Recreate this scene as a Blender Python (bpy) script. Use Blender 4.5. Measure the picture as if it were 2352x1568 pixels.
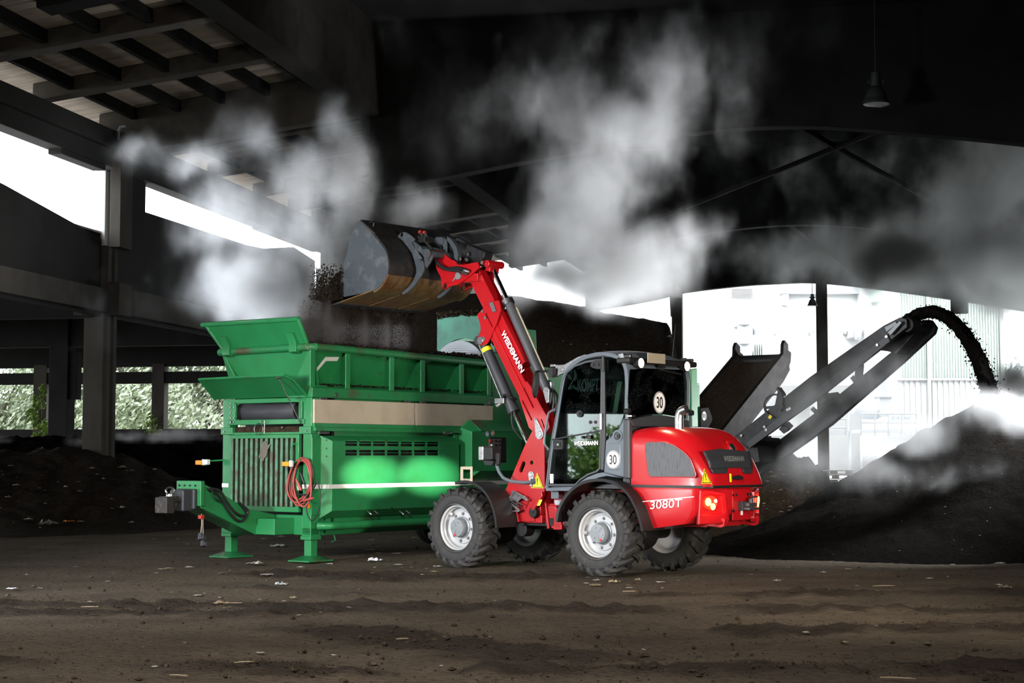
import bpy, bmesh, math, random
from math import sin, cos, pi, atan, atan2, radians, sqrt
from mathutils import Vector, Matrix, noise
from mathutils.geometry import tessellate_polygon

for o in list(bpy.data.objects): bpy.data.objects.remove(o)
SC = bpy.context.scene
COL = SC.collection
# ------------------------------------------------------------------ camera
FPX, HORIZON, CAM_H = 3750.0, 1042.0, 1.4          # focal length and horizon in pixels of the 2352x1568 frame
PITCH = atan((HORIZON-784)/FPX)
cam = bpy.data.objects.new('camera', bpy.data.cameras.new('camera')); COL.objects.link(cam)
cam.data.sensor_width = 36; cam.data.lens = FPX/2352*36
cam.data.clip_start = .1; cam.data.clip_end = 400
cam.location = (0, 0, CAM_H); cam.rotation_euler = (pi/2+PITCH, 0, 0)
SC.camera = cam
# ------------------------------------------------------------------ view, world, lights
SC.view_settings.view_transform = 'Standard'; SC.view_settings.look = 'None'
SC.view_settings.gamma = 1; SC.view_settings.use_curve_mapping = False
SC.view_settings.exposure = 0.0
SC.cycles.use_denoising = True
SC.cycles.max_bounces = 5; SC.cycles.diffuse_bounces = 2; SC.cycles.glossy_bounces = 3
SC.cycles.transmission_bounces = 4; SC.cycles.transparent_max_bounces = 16; SC.cycles.volume_bounces = 1
SC.cycles.volume_step_rate = 2.0; SC.cycles.volume_max_steps = 128
SC.cycles.sample_clamp_indirect = 4; SC.cycles.caustics_reflective = False; SC.cycles.caustics_refractive = False
world = bpy.data.worlds.new('overcast_sky'); SC.world = world; world.use_nodes = True
bg = world.node_tree.nodes['Background']; bg.inputs[0].default_value = (.93, .97, 1, 1); bg.inputs[1].default_value = 6.0

def lamp(name, kind, loc, target, power, size=1, size_y=None, col=(1, 1, 1), **kw):
    d = bpy.data.lights.new(name, kind); d.energy = power; d.color = col
    if kind == 'AREA':
        d.shape = 'RECTANGLE'; d.size = size; d.size_y = size_y or size
    elif kind in ('SPOT', 'POINT'): d.shadow_soft_size = size
    for k, v in kw.items(): setattr(d, k, v)
    o = bpy.data.objects.new(name, d); COL.objects.link(o); o.location = loc
    o.rotation_euler = (Vector(target)-Vector(loc)).to_track_quat('-Z', 'Y').to_euler()
    return o
# two studio flashes either side of the camera, then added lights for floor and steam
lamp('flash_or_added_fill', 'AREA', (-9.6, 11.0, 2.7), (-.8, 19.5, 1.6), 335, 1.6, 1.6, (.96, .98, 1), spread=radians(70))
lamp('flash_or_added_fill', 'AREA', (5.2, 10.2, 1.5), (.2, 20.0, 1.8), 120, 1.0, 1.0, (1, .90, .74), spread=radians(65))
lamp('flash_or_added_fill', 'AREA', (-2.5, 1, 6.5), (-1, 14.0, 0), 470, 3.0, 3.0, (1, .95, .88), spread=radians(75))  # added overhead for the broad light on the floor
lamp('flash_or_added_fill', 'AREA', (-9.6, 25.8, 2.6), (-3.6, 25.2, 4.9), 190, .8, .8, (.86, .93, 1), spread=radians(58))   # added out of sight behind the machine to brighten the left steam
lamp('flash_or_added_fill', 'AREA', (9.3, 33.0, .9), (1.4, 29.2, 5.6), 360, .8, .8, (.97, .99, 1), spread=radians(62))  # added behind the mound to brighten the tall steam column
lamp('flash_or_added_fill', 'AREA', (9.9, 33.2, .9), (14.2, 38.5, 6.2), 260, .8, .8, (.95, .99, 1), spread=radians(60))  # added behind the mound, in place of daylight on the right haze
lamp('flash_or_added_fill', 'AREA', (10.6, 24.4, 5.2), (6.9, 23.5, 1.8), 120, .7, .7, (.95, .98, 1), spread=radians(38))  # added beyond the right edge to brighten the steam on the mound
def portal(loc, target, sx, sy):
    o = lamp('daylight_portal', 'AREA', loc, target, 1, sx, sy); o.data.cycles.is_portal = True; return o
# ------------------------------------------------------------------ frames of reference
CAMP = Vector((0, 0, CAM_H)); C_F = Vector((0, cos(PITCH), sin(PITCH))); C_R = Vector((1, 0, 0)); C_U = Vector((0, -sin(PITCH), cos(PITCH)))
def ray(u, v): return C_F+C_R*((u-1176)/FPX)+C_U*((784-v)/FPX)
def ground(u, v, z=0.0):
    d = ray(u, v); return CAMP+d*((z-CAM_H)/d.z)
def at_depth(u, v, y):
    d = ray(u, v); return CAMP+d*(y/d.y)
class Frame:
    def __init__(s, ox, oy, deg):
        a = radians(deg); s.a = a; s.o = Vector((ox, oy, 0))
        s.ax = [Vector((cos(a), sin(a), 0)), Vector((-sin(a), cos(a), 0)), Vector((0, 0, 1))]
    def w(s, x, y, z): return s.o+s.ax[0]*x+s.ax[1]*y+s.ax[2]*z
    def l(s, P): d = P-s.o; return Vector([d.dot(k) for k in s.ax])
    def un(s, u, v, ax, val):          # the point of a known plane that a sight line meets
        d = ray(u, v); n = s.ax[ax]
        return s.l(CAMP+d*((val-(CAMP-s.o).dot(n))/d.dot(n)))
    def xz(s, y, *pts): return [(q.x, q.z) for q in (s.un(u, v, 1, y) for u, v in pts)]
LD = Frame(1.5, 19.4, 138.5)           # wheel loader: x forward, y to its left side (towards us)
TR = Frame(-2.62, 21.366, 52.8)        # screening machine: x along its side, y across its front
BD = Frame(-8.8085, 35, 78.34)         # hall: x along the left wall, y to the left, z=0 ground
CV = Frame(2.75, 28.3, -35)            # discharge conveyor: x along it

# ------------------------------------------------------------------ geometry builder
class G:
    def __init__(s): s.v = []; s.f = []; s.m = []; s.cm = 0
    def add(s, vs, fs):
        b = len(s.v); s.v += [tuple(p) for p in vs]
        for f in fs: s.f.append([b+i for i in f]); s.m.append(s.cm)
        return s
    def box(s, c, d, rot=None):
        R = rot or Matrix.Identity(3); vs = []
        for i in (-.5, .5):
            for j in (-.5, .5):
                for k in (-.5, .5): vs.append(Vector(c)+R@Vector((i*d[0], j*d[1], k*d[2])))
        return s.add(vs, [(0, 1, 3, 2), (4, 6, 7, 5), (0, 4, 5, 1), (2, 3, 7, 6), (0, 2, 6, 4), (1, 5, 7, 3)])
    def bx(s, x0, x1, y0, y1, z0, z1): return s.box(((x0+x1)/2, (y0+y1)/2, (z0+z1)/2), (abs(x1-x0), abs(y1-y0), abs(z1-z0)))
    def plate(s, pts, a, b, plane='xz', holes=()):
        def P(p, h): return {'xz': (p[0], h, p[1]), 'xy': (p[0], p[1], h), 'yz': (h, p[0], p[1])}[plane]
        loops = [list(pts)]+[list(h) for h in holes]
        flat = [p for l in loops for p in l]; n = len(flat)
        vs = [P(p, a) for p in flat]+[P(p, b) for p in flat]
        fs = []
        if len(loops) == 1: fs += [tuple(range(n)), tuple(range(2*n-1, n-1, -1))]
        else:
            for t in tessellate_polygon([[Vector((p[0], p[1], 0)) for p in l] for l in loops]):
                fs += [tuple(t), tuple(i+n for i in reversed(t))]
        k = 0
        for l in loops:
            m = len(l)
            for i in range(m): fs.append((k+i, k+(i+1) % m, n+k+(i+1) % m, n+k+i))
            k += m
        return s.add(vs, fs)
    def loft(s, rings, cap=True, close=True):
        n = len(rings[0]); vs = [p for r in rings for p in r]; fs = []
        for i in range(len(rings)-1):
            for j in range(n if close else n-1):
                k = (j+1) % n
                fs.append((i*n+j, i*n+k, (i+1)*n+k, (i+1)*n+j))
        if cap and close: fs += [tuple(range(n-1, -1, -1)), tuple(range((len(rings)-1)*n, len(rings)*n))]
        return s.add(vs, fs)
    def tube(s, pts, r, n=10, cap=True, flat=None):
        pts = [Vector(p) for p in pts]; rings = []; up = None
        for i, p in enumerate(pts):
            t = (pts[min(i+1, len(pts)-1)]-pts[max(i-1, 0)]).normalized()
            if up is None:
                up = Vector((0, 0, 1)) if abs(t.z) < .9 else Vector((1, 0, 0))
            a = t.cross(up).normalized(); b = a.cross(t).normalized(); up = b
            rr = r[i] if isinstance(r, (list, tuple)) else r
            rings.append([p+a*(rr*cos(2*pi*k/n))+b*(rr*(flat or 1)*sin(2*pi*k/n)) for k in range(n)])
        return s.loft(rings, cap)
    def sect(s, pts, sec, up=(0, 1, 0)):     # sweep a 2d section (side, up) along a path with a fixed up
        pts = [Vector(p) for p in pts]; U = Vector(up); rings = []
        for i, p in enumerate(pts):
            t = (pts[min(i+1, len(pts)-1)]-pts[max(i-1, 0)]).normalized()
            a = t.cross(U).normalized()
            rings.append([p+a*x+U*y for x, y in sec])
        return s.loft(rings)
    def lathe(s, prof, o=(0, 0, 0), axis='y', n=32, a0=0, a1=2*pi):
        o = Vector(o); full = abs(a1-a0-2*pi) < 1e-6; rings = []
        for r, h in prof:
            ring = []
            for k in range(n if full else n+1):
                a = a0+(a1-a0)*k/n; c, d = r*cos(a), r*sin(a)
                ring.append(o+Vector({'y': (c, h, d), 'z': (c, d, h), 'x': (h, c, d)}[axis]))
            rings.append(ring)
        return s.loft(rings, cap=False, close=full)
    def cyl(s, p0, p1, r0, r1=None, n=20):
        return s.tube([p0, p1], [r0, r0 if r1 is None else r1], n)
    def obj(s, name, mat, parent=None, bev=0, seg=2, smooth=35, loc=None):
        me = bpy.data.meshes.new(name); me.from_pydata(s.v, [], s.f)
        for m in (mat if isinstance(mat, (list, tuple)) else [mat]): me.materials.append(m)
        if any(s.m): me.polygons.foreach_set('material_index', s.m)
        bm = bmesh.new(); bm.from_mesh(me)
        bmesh.ops.recalc_face_normals(bm, faces=bm.faces); bm.to_mesh(me); bm.free()
        if smooth:
            me.polygons.foreach_set('use_smooth', [True]*len(me.polygons))
            me.set_sharp_from_angle(angle=radians(smooth))
        o = bpy.data.objects.new(name, me); COL.objects.link(o)
        if parent: o.parent = parent
        if loc is not None: o.location = loc
        if bev:
            b = o.modifiers.new('edge', 'BEVEL'); b.width = bev; b.segments = seg; b.limit_method = 'ANGLE'; b.angle_limit = radians(40)
            b.harden_normals = True
        return o
def circ(cx, cz, r, n=20, rz=None): return [(cx+r*cos(2*pi*k/n), cz+(rz or r)*sin(2*pi*k/n)) for k in range(n)]
def slot(cx, cz, w, h, n=6, ang=0):
    r = min(w, h)/2; pts = []
    L = max(w, h)/2-r; a0 = ang+(0 if w >= h else pi/2)
    for sgn in (1, -1):
        for k in range(n+1):
            a = (-pi/2+pi*k/n)+(0 if sgn > 0 else pi)
            x, z = sgn*L+r*cos(a), r*sin(a)
            pts.append((cx+x*cos(a0)-z*sin(a0), cz+x*sin(a0)+z*cos(a0)))
    return pts
def rrect(x0, x1, z0, z1, r, n=4):
    pts = []
    for cx, cz, a in ((x1-r, z1-r, 0), (x0+r, z1-r, pi/2), (x0+r, z0+r, pi), (x1-r, z0+r, 1.5*pi)):
        for k in range(n+1): pts.append((cx+r*cos(a+pi/2*k/n), cz+r*sin(a+pi/2*k/n)))
    return pts
def curve(pts, n=6):                     # Catmull-Rom through points of any dimension
    pts = [Vector(p) for p in pts]; out = []
    for i in range(len(pts)-1):
        p0, p1, p2, p3 = pts[max(i-1, 0)], pts[i], pts[i+1], pts[min(i+2, len(pts)-1)]
        for k in range(n):
            t = k/n
            out.append(.5*((2*p1)+(p2-p0)*t+(2*p0-5*p1+4*p2-p3)*t*t+(3*p1-p0-3*p2+p3)*t**3))
    return out+[pts[-1]]

def tag(o, label, cat, group=None, kind=None):
    o['label'] = label; o['category'] = cat
    if group: o['group'] = group
    if kind: o['kind'] = kind
    return o
def thing(name, label, cat, frame=None, loc=None, group=None):
    o = bpy.data.objects.new(name, None); COL.objects.link(o); o.empty_display_size = .2
    if frame: o.location = frame.o; o.rotation_euler = (0, 0, frame.a)
    if loc is not None: o.location = loc
    return tag(o, label, cat, group)
def lab(o, label): o['label'] = label; return o
def struct(o): o['kind'] = 'structure'; return o
def lettering(body, mat, parent, o, xd, yd, h, width=None, name='lettering', bold=.0, depth=.002):
    cu = bpy.data.curves.new(name, 'FONT'); cu.body = body; cu.size = 1; cu.extrude = .003; cu.offset = bold; cu.align_x = 'CENTER'; cu.align_y = 'CENTER'
    t = bpy.data.objects.new(name, cu); COL.objects.link(t)
    bpy.context.view_layer.update()
    me = bpy.data.meshes.new_from_object(t.evaluated_get(bpy.context.evaluated_depsgraph_get()))
    bpy.data.objects.remove(t); bpy.data.curves.remove(cu)
    xs = [v.co.x for v in me.vertices]; ys = [v.co.y for v in me.vertices]
    cx, cy = (min(xs)+max(xs))/2, (min(ys)+max(ys))/2; sy = h/(max(ys)-min(ys)); sx = (width/(max(xs)-min(xs))) if width else sy
    X = Vector(xd).normalized(); Y = Vector(yd).normalized(); N = X.cross(Y); o = Vector(o)
    for v in me.vertices: v.co = o+X*((v.co.x-cx)*sx)+Y*((v.co.y-cy)*sy)+N*(v.co.z*.3)
    me.materials.clear(); me.materials.append(mat); me.name = name
    ob = bpy.data.objects.new(name, me); COL.objects.link(ob); ob.parent = parent
    return ob

# ------------------------------------------------------------------ materials
def nd(nt, t, loc=None, **kw):
    n = nt.nodes.new(t)
    for k, v in kw.items(): setattr(n, k, v)
    return n
def pm(name, col, rough=.5, metal=0, coat=0, mix=None, bump=None, spec=.5, emit=None, coords='Object', mixmap=(.45, .65), stretch=None, wear=None, rmix=None):
    """principled material; mix=(scale, colour, detail) blends a second colour in by noise; bump=(scale, strength)"""
    m = bpy.data.materials.new(name); m.use_nodes = True; nt = m.node_tree; b = nt.nodes['Principled BSDF']; lk = nt.links.new
    b.inputs['Base Color'].default_value = (*col, 1); b.inputs['Roughness'].default_value = rough; b.inputs['Metallic'].default_value = metal
    b.inputs['Coat Weight'].default_value = coat; b.inputs['Coat Roughness'].default_value = .08; b.inputs['Specular IOR Level'].default_value = spec
    if emit: b.inputs['Emission Color'].default_value = (*emit[0], 1); b.inputs['Emission Strength'].default_value = emit[1]
    if mix or bump or wear:
        tc = nd(nt, 'ShaderNodeTexCoord'); vec = tc.outputs[coords]
        if stretch:
            mp = nd(nt, 'ShaderNodeMapping'); mp.inputs['Scale'].default_value = stretch; lk(vec, mp.inputs['Vector']); vec = mp.outputs[0]
    last = None
    for i, mx in enumerate([mix, wear]):
        if not mx: continue
        nz = nd(nt, 'ShaderNodeTexNoise'); nz.inputs['Scale'].default_value = mx[0]; nz.inputs['Detail'].default_value = mx[2]; nz.inputs['Roughness'].default_value = .62
        lk(vec, nz.inputs['Vector'])
        mr = nd(nt, 'ShaderNodeMapRange'); lo, hi = mixmap if i == 0 else mx[3]
        mr.inputs['From Min'].default_value = lo; mr.inputs['From Max'].default_value = hi; lk(nz.outputs[0], mr.inputs[0])
        mc = nd(nt, 'ShaderNodeMix'); mc.data_type = 'RGBA'; lk(mr.outputs[0], mc.inputs[0])
        if last: lk(last, mc.inputs[6])
        else: mc.inputs[6].default_value = (*col, 1)
        mc.inputs[7].default_value = (*mx[1], 1); last = mc.outputs[2]
        if rmix and i == 0:
            rr = nd(nt, 'ShaderNodeMapRange'); rr.inputs['To Min'].default_value = rough; rr.inputs['To Max'].default_value = rmix
            lk(mr.outputs[0], rr.inputs[0]); lk(rr.outputs[0], b.inputs['Roughness'])
    if last: lk(last, b.inputs['Base Color'])
    if bump:
        nz = nd(nt, 'ShaderNodeTexNoise'); nz.inputs['Scale'].default_value = bump[0]; nz.inputs['Detail'].default_value = 6; nz.inputs['Roughness'].default_value = .65
        lk(vec, nz.inputs['Vector'])
        bp = nd(nt, 'ShaderNodeBump'); bp.inputs['Strength'].default_value = bump[1]; bp.inputs['Distance'].default_value = bump[2] if len(bump) > 2 else .02
        lk(nz.outputs[0], bp.inputs['Height']); lk(bp.outputs[0], b.inputs['Normal'])
    return m
RED = pm('red_paint', (.43, .005, .010), .28, 0, .6, (70, (.35, .010, .012), 4), mixmap=(.5, .75), bump=(160, .06, .004))
REDF = pm('red_frame_paint', (.40, .005, .010), .36, 0, .35, (40, (.31, .01, .012), 4), bump=(120, .05, .004))
GRN = pm('green_paint', (.018, .215, .070), .42, 0, .25, (2.2, (.016, .18, .052), 5), bump=(90, .04, .004), wear=(5, (.07, .055, .035), 8, (.62, .82)))
GRND = pm('green_paint_soiled', (.014, .19, .06), .5, 0, .1, (3, (.075, .05, .03), 8), mixmap=(.5, .72))
GRNS = pm('green_slat_paint', (.10, .25, .15), .6, 0, 0, (9, (.10, .085, .06), 8), mixmap=(.42, .62))
TEAL = pm('faded_green_paint', (.035, .25, .155), .6, 0, 0, (3, (.02, .12, .08), 7), mixmap=(.5, .72))
CREAM = pm('cream_panel', (.50, .44, .35), .55, 0, 0, (3, (.42, .36, .28), 6))
SILV = pm('silver_paint', (.55, .56, .58), .3, .25, .3)
HUBG = pm('hub_grey_paint', (.22, .24, .26), .4, .2)
CABG = pm('cab_grey_paint', (.105, .125, .15), .35, .1, .3)
DARKP = pm('dark_grey_plastic', (.035, .037, .044), .45)
MESHG = pm('grille_mesh', (.085, .088, .098), .5, .2, 0, (34, (.035, .037, .042), 4), stretch=(1.6, 1.6, .22), mixmap=(.50, .70))
MESHD = pm('rear_mesh', (.036, .038, .046), .45, .2)
BLK = pm('black_plastic', (.011, .011, .012), .5, spec=.35)
BLKS = pm('black_steel', (.013, .014, .018), .45, .3, 0, (14, (.03, .028, .028), 5))
BLKM = pm('matte_black', (.012, .011, .012), .9, 0, 0, (6, (.022, .02, .02), 5), spec=.08)
RUB = pm('tyre_rubber', (.022, .022, .023), .72, 0, 0, (9, (.045, .04, .034), 6), mixmap=(.5, .75))
HOSE = pm('black_hose', (.012, .012, .013), .5)
CHR = pm('chrome', (.75, .76, .78), .14, 1)
STEEL = pm('bare_steel', (.45, .45, .46), .35, 1, 0, (20, (.3, .3, .3), 5))
ALU = pm('aluminium', (.6, .6, .62), .3, 1, 0, (30, (.4, .4, .42), 4))
BKT = pm('bucket_grey_paint', (.055, .068, .082), .5, .2, 0, (5, (.15, .16, .17), 9), mixmap=(.52, .78), wear=(26, (.02, .018, .016), 8, (.6, .75)))
BKTD = pm('bucket_dark_steel', (.022, .023, .026), .55, .4, 0, (8, (.045, .042, .04), 6))
RUST = pm('worn_rusty_steel', (.21, .13, .055), .55, .5, 0, (4, (.14, .055, .02), 8), mixmap=(.45, .65), wear=(7, (.035, .027, .02), 8, (.56, .72)), stretch=(1, 2.5, 1))
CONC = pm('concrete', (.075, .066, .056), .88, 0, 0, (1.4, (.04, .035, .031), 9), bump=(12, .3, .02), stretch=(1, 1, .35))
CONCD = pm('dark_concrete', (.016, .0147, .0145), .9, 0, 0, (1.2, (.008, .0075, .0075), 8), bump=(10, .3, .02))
CONCK = pm('near_black_concrete', (.009, .0084, .008), .9, 0, 0, (1.2, (.005, .005, .005), 8), spec=.1)  # near-black tone set in the base colour of beams and ceilings
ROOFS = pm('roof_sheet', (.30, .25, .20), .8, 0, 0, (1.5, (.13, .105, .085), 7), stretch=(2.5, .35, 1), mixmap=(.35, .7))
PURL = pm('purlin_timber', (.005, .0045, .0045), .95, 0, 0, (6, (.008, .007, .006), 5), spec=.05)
CONB = pm('dark_brown_concrete', (.040, .033, .026), .9, 0, 0, (2.2, (.022, .018, .014), 9), bump=(10, .3, .02))  # dark brown tone set in the base colour of the rafters
COMP = pm('compost', (.022, .016, .012), .95, 0, 0, (16, (.045, .032, .022), 9), bump=(24, 1, .05), spec=.15)
COMPB = pm('brown_compost', (.04, .027, .018), .95, 0, 0, (16, (.075, .05, .03), 9), bump=(30, 1, .04), spec=.15)
COMPK = pm('black_compost', (.0045, .0038, .0035), .98, 0, 0, (18, (.010, .008, .0065), 8), bump=(24, .8, .04), spec=.02)
WHT = pm('white_reflective_tape', (.72, .72, .72), .4)
WLET = pm('white_lettering', (.85, .85, .85), .5)
YEL = pm('yellow_sticker', (.80, .68, .02), .45)
INK = pm('black_print', (.008, .008, .008), .5)
SIGNW = pm('white_sign', (.80, .81, .83), .45)
ORNG = pm('orange_lens', (.95, .30, .01), .3)
CLRL = pm('clear_lens', (.7, .72, .75), .15)
CABLE_R = pm('red_cable', (.42, .07, .06), .5)
LBLK = pm('grey_lettering', (.16, .165, .17), .5)
BEIGE = pm('galvanised_plate', (.42, .36, .27), .5, .3)
SEATM = pm('seat_fabric', (.02, .02, .022), .85)
def emis(name, col, s):
    m = bpy.data.materials.new(name); m.use_nodes = True; nt = m.node_tree; nt.nodes.clear()
    e = nd(nt, 'ShaderNodeEmission'); e.inputs[0].default_value = (*col, 1); e.inputs[1].default_value = s
    o = nd(nt, 'ShaderNodeOutputMaterial'); nt.links.new(e.outputs[0], o.inputs[0]); return m
LAMP = emis('work_lamp_glow', (1, .80, .45), 60)
TAILO = emis('tail_lamp_glow', (1, .42, .08), 9)
TAILR = emis('brake_lamp_glow', (1, .035, .01), 6)
def glass(name, tint, refl=1.0, drops=0):
    m = bpy.data.materials.new(name); m.use_nodes = True; nt = m.node_tree; nt.nodes.clear(); lk = nt.links.new
    tr = nd(nt, 'ShaderNodeBsdfTransparent'); tr.inputs[0].default_value = (*tint, 1)
    gl = nd(nt, 'ShaderNodeBsdfGlossy'); gl.inputs[0].default_value = (refl, refl, refl, 1); gl.inputs[1].default_value = .015
    fr = nd(nt, 'ShaderNodeFresnel'); fr.inputs[0].default_value = 1.55
    mx = nd(nt, 'ShaderNodeMixShader'); lk(fr.outputs[0], mx.inputs[0]); lk(tr.outputs[0], mx.inputs[1]); lk(gl.outputs[0], mx.inputs[2])
    out = mx.outputs[0]
    if drops:                               # rain drops and dust specks
        tc = nd(nt, 'ShaderNodeTexCoord'); vo = nd(nt, 'ShaderNodeTexVoronoi'); vo.inputs['Scale'].default_value = drops; lk(tc.outputs['Object'], vo.inputs['Vector'])
        lt = nd(nt, 'ShaderNodeMath', operation='LESS_THAN'); lt.inputs[1].default_value = .16; lk(vo.outputs['Distance'], lt.inputs[0])
        nz = nd(nt, 'ShaderNodeTexNoise'); nz.inputs['Scale'].default_value = 5; nz.inputs['Detail'].default_value = 5; lk(tc.outputs['Object'], nz.inputs['Vector'])
        g2 = nd(nt, 'ShaderNodeMath', operation='GREATER_THAN'); g2.inputs[1].default_value = .5; lk(nz.outputs[0], g2.inputs[0])
        mu = nd(nt, 'ShaderNodeMath', operation='MULTIPLY'); lk(lt.outputs[0], mu.inputs[0]); lk(g2.outputs[0], mu.inputs[1])
        m2 = nd(nt, 'ShaderNodeMath', operation='MULTIPLY'); m2.inputs[1].default_value = .28; lk(mu.outputs[0], m2.inputs[0])
        df = nd(nt, 'ShaderNodeBsdfDiffuse'); df.inputs[0].default_value = (.55, .6, .62, 1)
        ms = nd(nt, 'ShaderNodeMixShader'); lk(m2.outputs[0], ms.inputs[0]); lk(out, ms.inputs[1]); lk(df.outputs[0], ms.inputs[2]); out = ms.outputs[0]
    o = nd(nt, 'ShaderNodeOutputMaterial'); lk(out, o.inputs[0]); return m
GLS = glass('cab_glass', (.42, .50, .48), 1, 130)
GLSR = glass('rear_glass', (.40, .48, .46), 1, 120)
# ================================================================== the hall
R = random.Random(7)
def fbm(x, y, z=0, s=1.0, o=4):
    v = 0; a = 1
    for k in range(o):
        v += a*noise.noise(Vector((x*s, y*s, z+k*7.3))); a *= .5; s *= 2.03
    return v
def smooth01(t): t = max(0, min(1, t)); return t*t*(3-2*t)
# loosened dark soil along the wheel tracks
BANDS = [((-9, 15.9), (0, 15.0), .42, 1), ((-9, 14.6), (9, 14.9), .45, .8), ((-1.6, 13.2), (.4, 11.2), .75, .9), ((-5, 11.6), (-1, 10.6), .5, .55), ((2.0, 13.2), (6.5, 13.6), .5, 1),
         ((0, 10.7), (4.5, 11.0), .5, .8), ((3.6, 10.6), (6, 12.6), .9, .8), ((1.5, 16.4), (9, 17.0), .6, .7), ((-2.6, 19.2), (.3, 18.6), .8, .9), ((-3.2, 17.6), (-1, 16), .3, .5)]
def loose(x, y):
    v = 0
    for (a, b), (c, d), w, k in BANDS:
        dx, dy = c-a, d-b; t = max(0, min(1, ((x-a)*dx+(y-b)*dy)/(dx*dx+dy*dy)))
        e = sqrt((x-a-dx*t)**2+(y-b-dy*t)**2)/w
        v = max(v, k*(1-smooth01(e*.75)))
    return smooth01((v+.55*fbm(x, y*1.5, 3, .9, 4)-.28)*2.0)
def frange(a, b, d):
    n = max(1, round((b-a)/d)); return [a+(b-a)*i/n for i in range(n)]
def build_floor():
    xs = frange(-70, -14, 8)+frange(-14, -8, .5)+frange(-8, 8, .075)+frange(8, 16, .5)+frange(16, 60, 6)+[60]
    ys = frange(-25, 7, 4)+frange(7, 9.5, .4)+frange(9.5, 16, .045)+frange(16, 23, .08)+frange(23, 34, .3)+frange(34, 66, 4)+[66]
    nx = len(xs); vs = []; lo = []
    for y in ys:
        for x in xs:
            f = smooth01((40-abs(x)*2)/10)*smooth01((33-y)/6)*smooth01((y-5)/3)
            if f > 0:
                L = loose(x, y); z = .022*fbm(x, y, 0, .5, 3)+.008*fbm(x, y*2.2, 5, 4, 3)
                z += L*(.07*abs(fbm(x, y, 9, 2.6, 5))+.022*fbm(x, y, 2, 9, 3))+.007*fbm(x, y, 4, 14, 2)
                z += .012*L*max(0, sin((x*.8+y*1.5)*9))       # tread prints
                z = (z-.01)*f
            else: L = 0; z = -.01
            vs.append((x, y, z)); lo.append(L)
    fs = [(j*nx+i, j*nx+i+1, (j+1)*nx+i+1, (j+1)*nx+i) for j in range(len(ys)-1) for i in range(nx-1)]
    me = bpy.data.meshes.new('floor'); me.from_pydata(vs, [], fs)
    at = me.attributes.new('loose', 'FLOAT', 'POINT'); at.data.foreach_set('value', lo)
    me.polygons.foreach_set('use_smooth', [True]*len(fs))
    m = pm('trampled_soil', (.122, .094, .066), .9, 0, 0, (1.1, (.080, .061, .043), 9), mixmap=(.42, .62), bump=(30, 1, .05), spec=.2, wear=(26, (.040, .030, .021), 9, (.50, .68)), stretch=(.6, 1, 1))
    nt = m.node_tree; b = nt.nodes['Principled BSDF']; src = b.inputs['Base Color'].links[0].from_socket
    a = nd(nt, 'ShaderNodeAttribute'); a.attribute_name = 'loose'
    mc = nd(nt, 'ShaderNodeMix'); mc.data_type = 'RGBA'; nt.links.new(a.outputs['Fac'], mc.inputs[0]); nt.links.new(src, mc.inputs[6])
    mc.inputs[7].default_value = (.036, .026, .019, 1)
    vo = nd(nt, 'ShaderNodeTexVoronoi'); vo.inputs['Scale'].default_value = 9; tcd = nd(nt, 'ShaderNodeTexCoord'); nt.links.new(tcd.outputs['Object'], vo.inputs['Vector'])   # tiny pale bits trodden into the soil
    lt = nd(nt, 'ShaderNodeMath', operation='LESS_THAN'); nt.links.new(vo.outputs['Distance'], lt.inputs[0])
    sz = nd(nt, 'ShaderNodeMath', operation='MULTIPLY_ADD'); nt.links.new(vo.outputs['Color'], sz.inputs[0]); sz.inputs[1].default_value = .16; sz.inputs[2].default_value = -.06; nt.links.new(sz.outputs[0], lt.inputs[1])
    m3 = nd(nt, 'ShaderNodeMix'); m3.data_type = 'RGBA'; nt.links.new(lt.outputs[0], m3.inputs[0]); nt.links.new(mc.outputs[2], m3.inputs[6]); m3.inputs[7].default_value = (.23, .20, .16, 1)
    nt.links.new(m3.outputs[2], b.inputs['Base Color'])
    me.materials.append(m); o = bpy.data.objects.new('floor', me); COL.objects.link(o); struct(o)
build_floor()

hall_parts = []
def hall(g, name, mat, bev=.015, smooth=30):
    o = g.obj(name, mat, None, bev, 1, smooth); o.location = BD.o; o.rotation_euler = (0, 0, BD.a); return struct(o)
ST = [-14.2, 0, 14.2, 28.4]
# main columns of the left wall
yl, yr = BD.un(187, 1050, 0, -.3).y, BD.un(238, 1050, 0, -.3).y
for i, x in enumerate(ST):
    g = G()
    g.plate([(x-.3, yl), (x-.3, yr+.06), (x-.24, yr), (x-.05, yr), (x-.02, yr+.05), (x+.05, yr+.05), (x+.08, yr), (x+.24, yr), (x+.3, yr+.06), (x+.3, yl)], -.2, 5.85, 'xy')
    g.bx(x-.3, x+.3, -.52, -.27, 5.8, 8.28)
    g.bx(x-.32, x+.32, yr-.02, yr-.3, 4.35, 5.05)      # corbel under the rail beam
    g.bx(x-.9, x-.3, yl-.25, yl-.05, 4.3, 4.85)
    hall(g, 'column', CONC)
YW0, YW1 = yl+.1, yr-.02
# eave beam / lintel
g = G(); g.bx(-40, 46, -.42, .1, 7.9, 8.30); g.bx(-40, 46, -.3, .1, 7.53, 7.92); g.bx(-2.5, -.5, -.26, .04, 7.42, 7.55); g.bx(9, 14, -.26, .04, 7.45, 7.55)
hall(g, 'lintel', CONCD)
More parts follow.
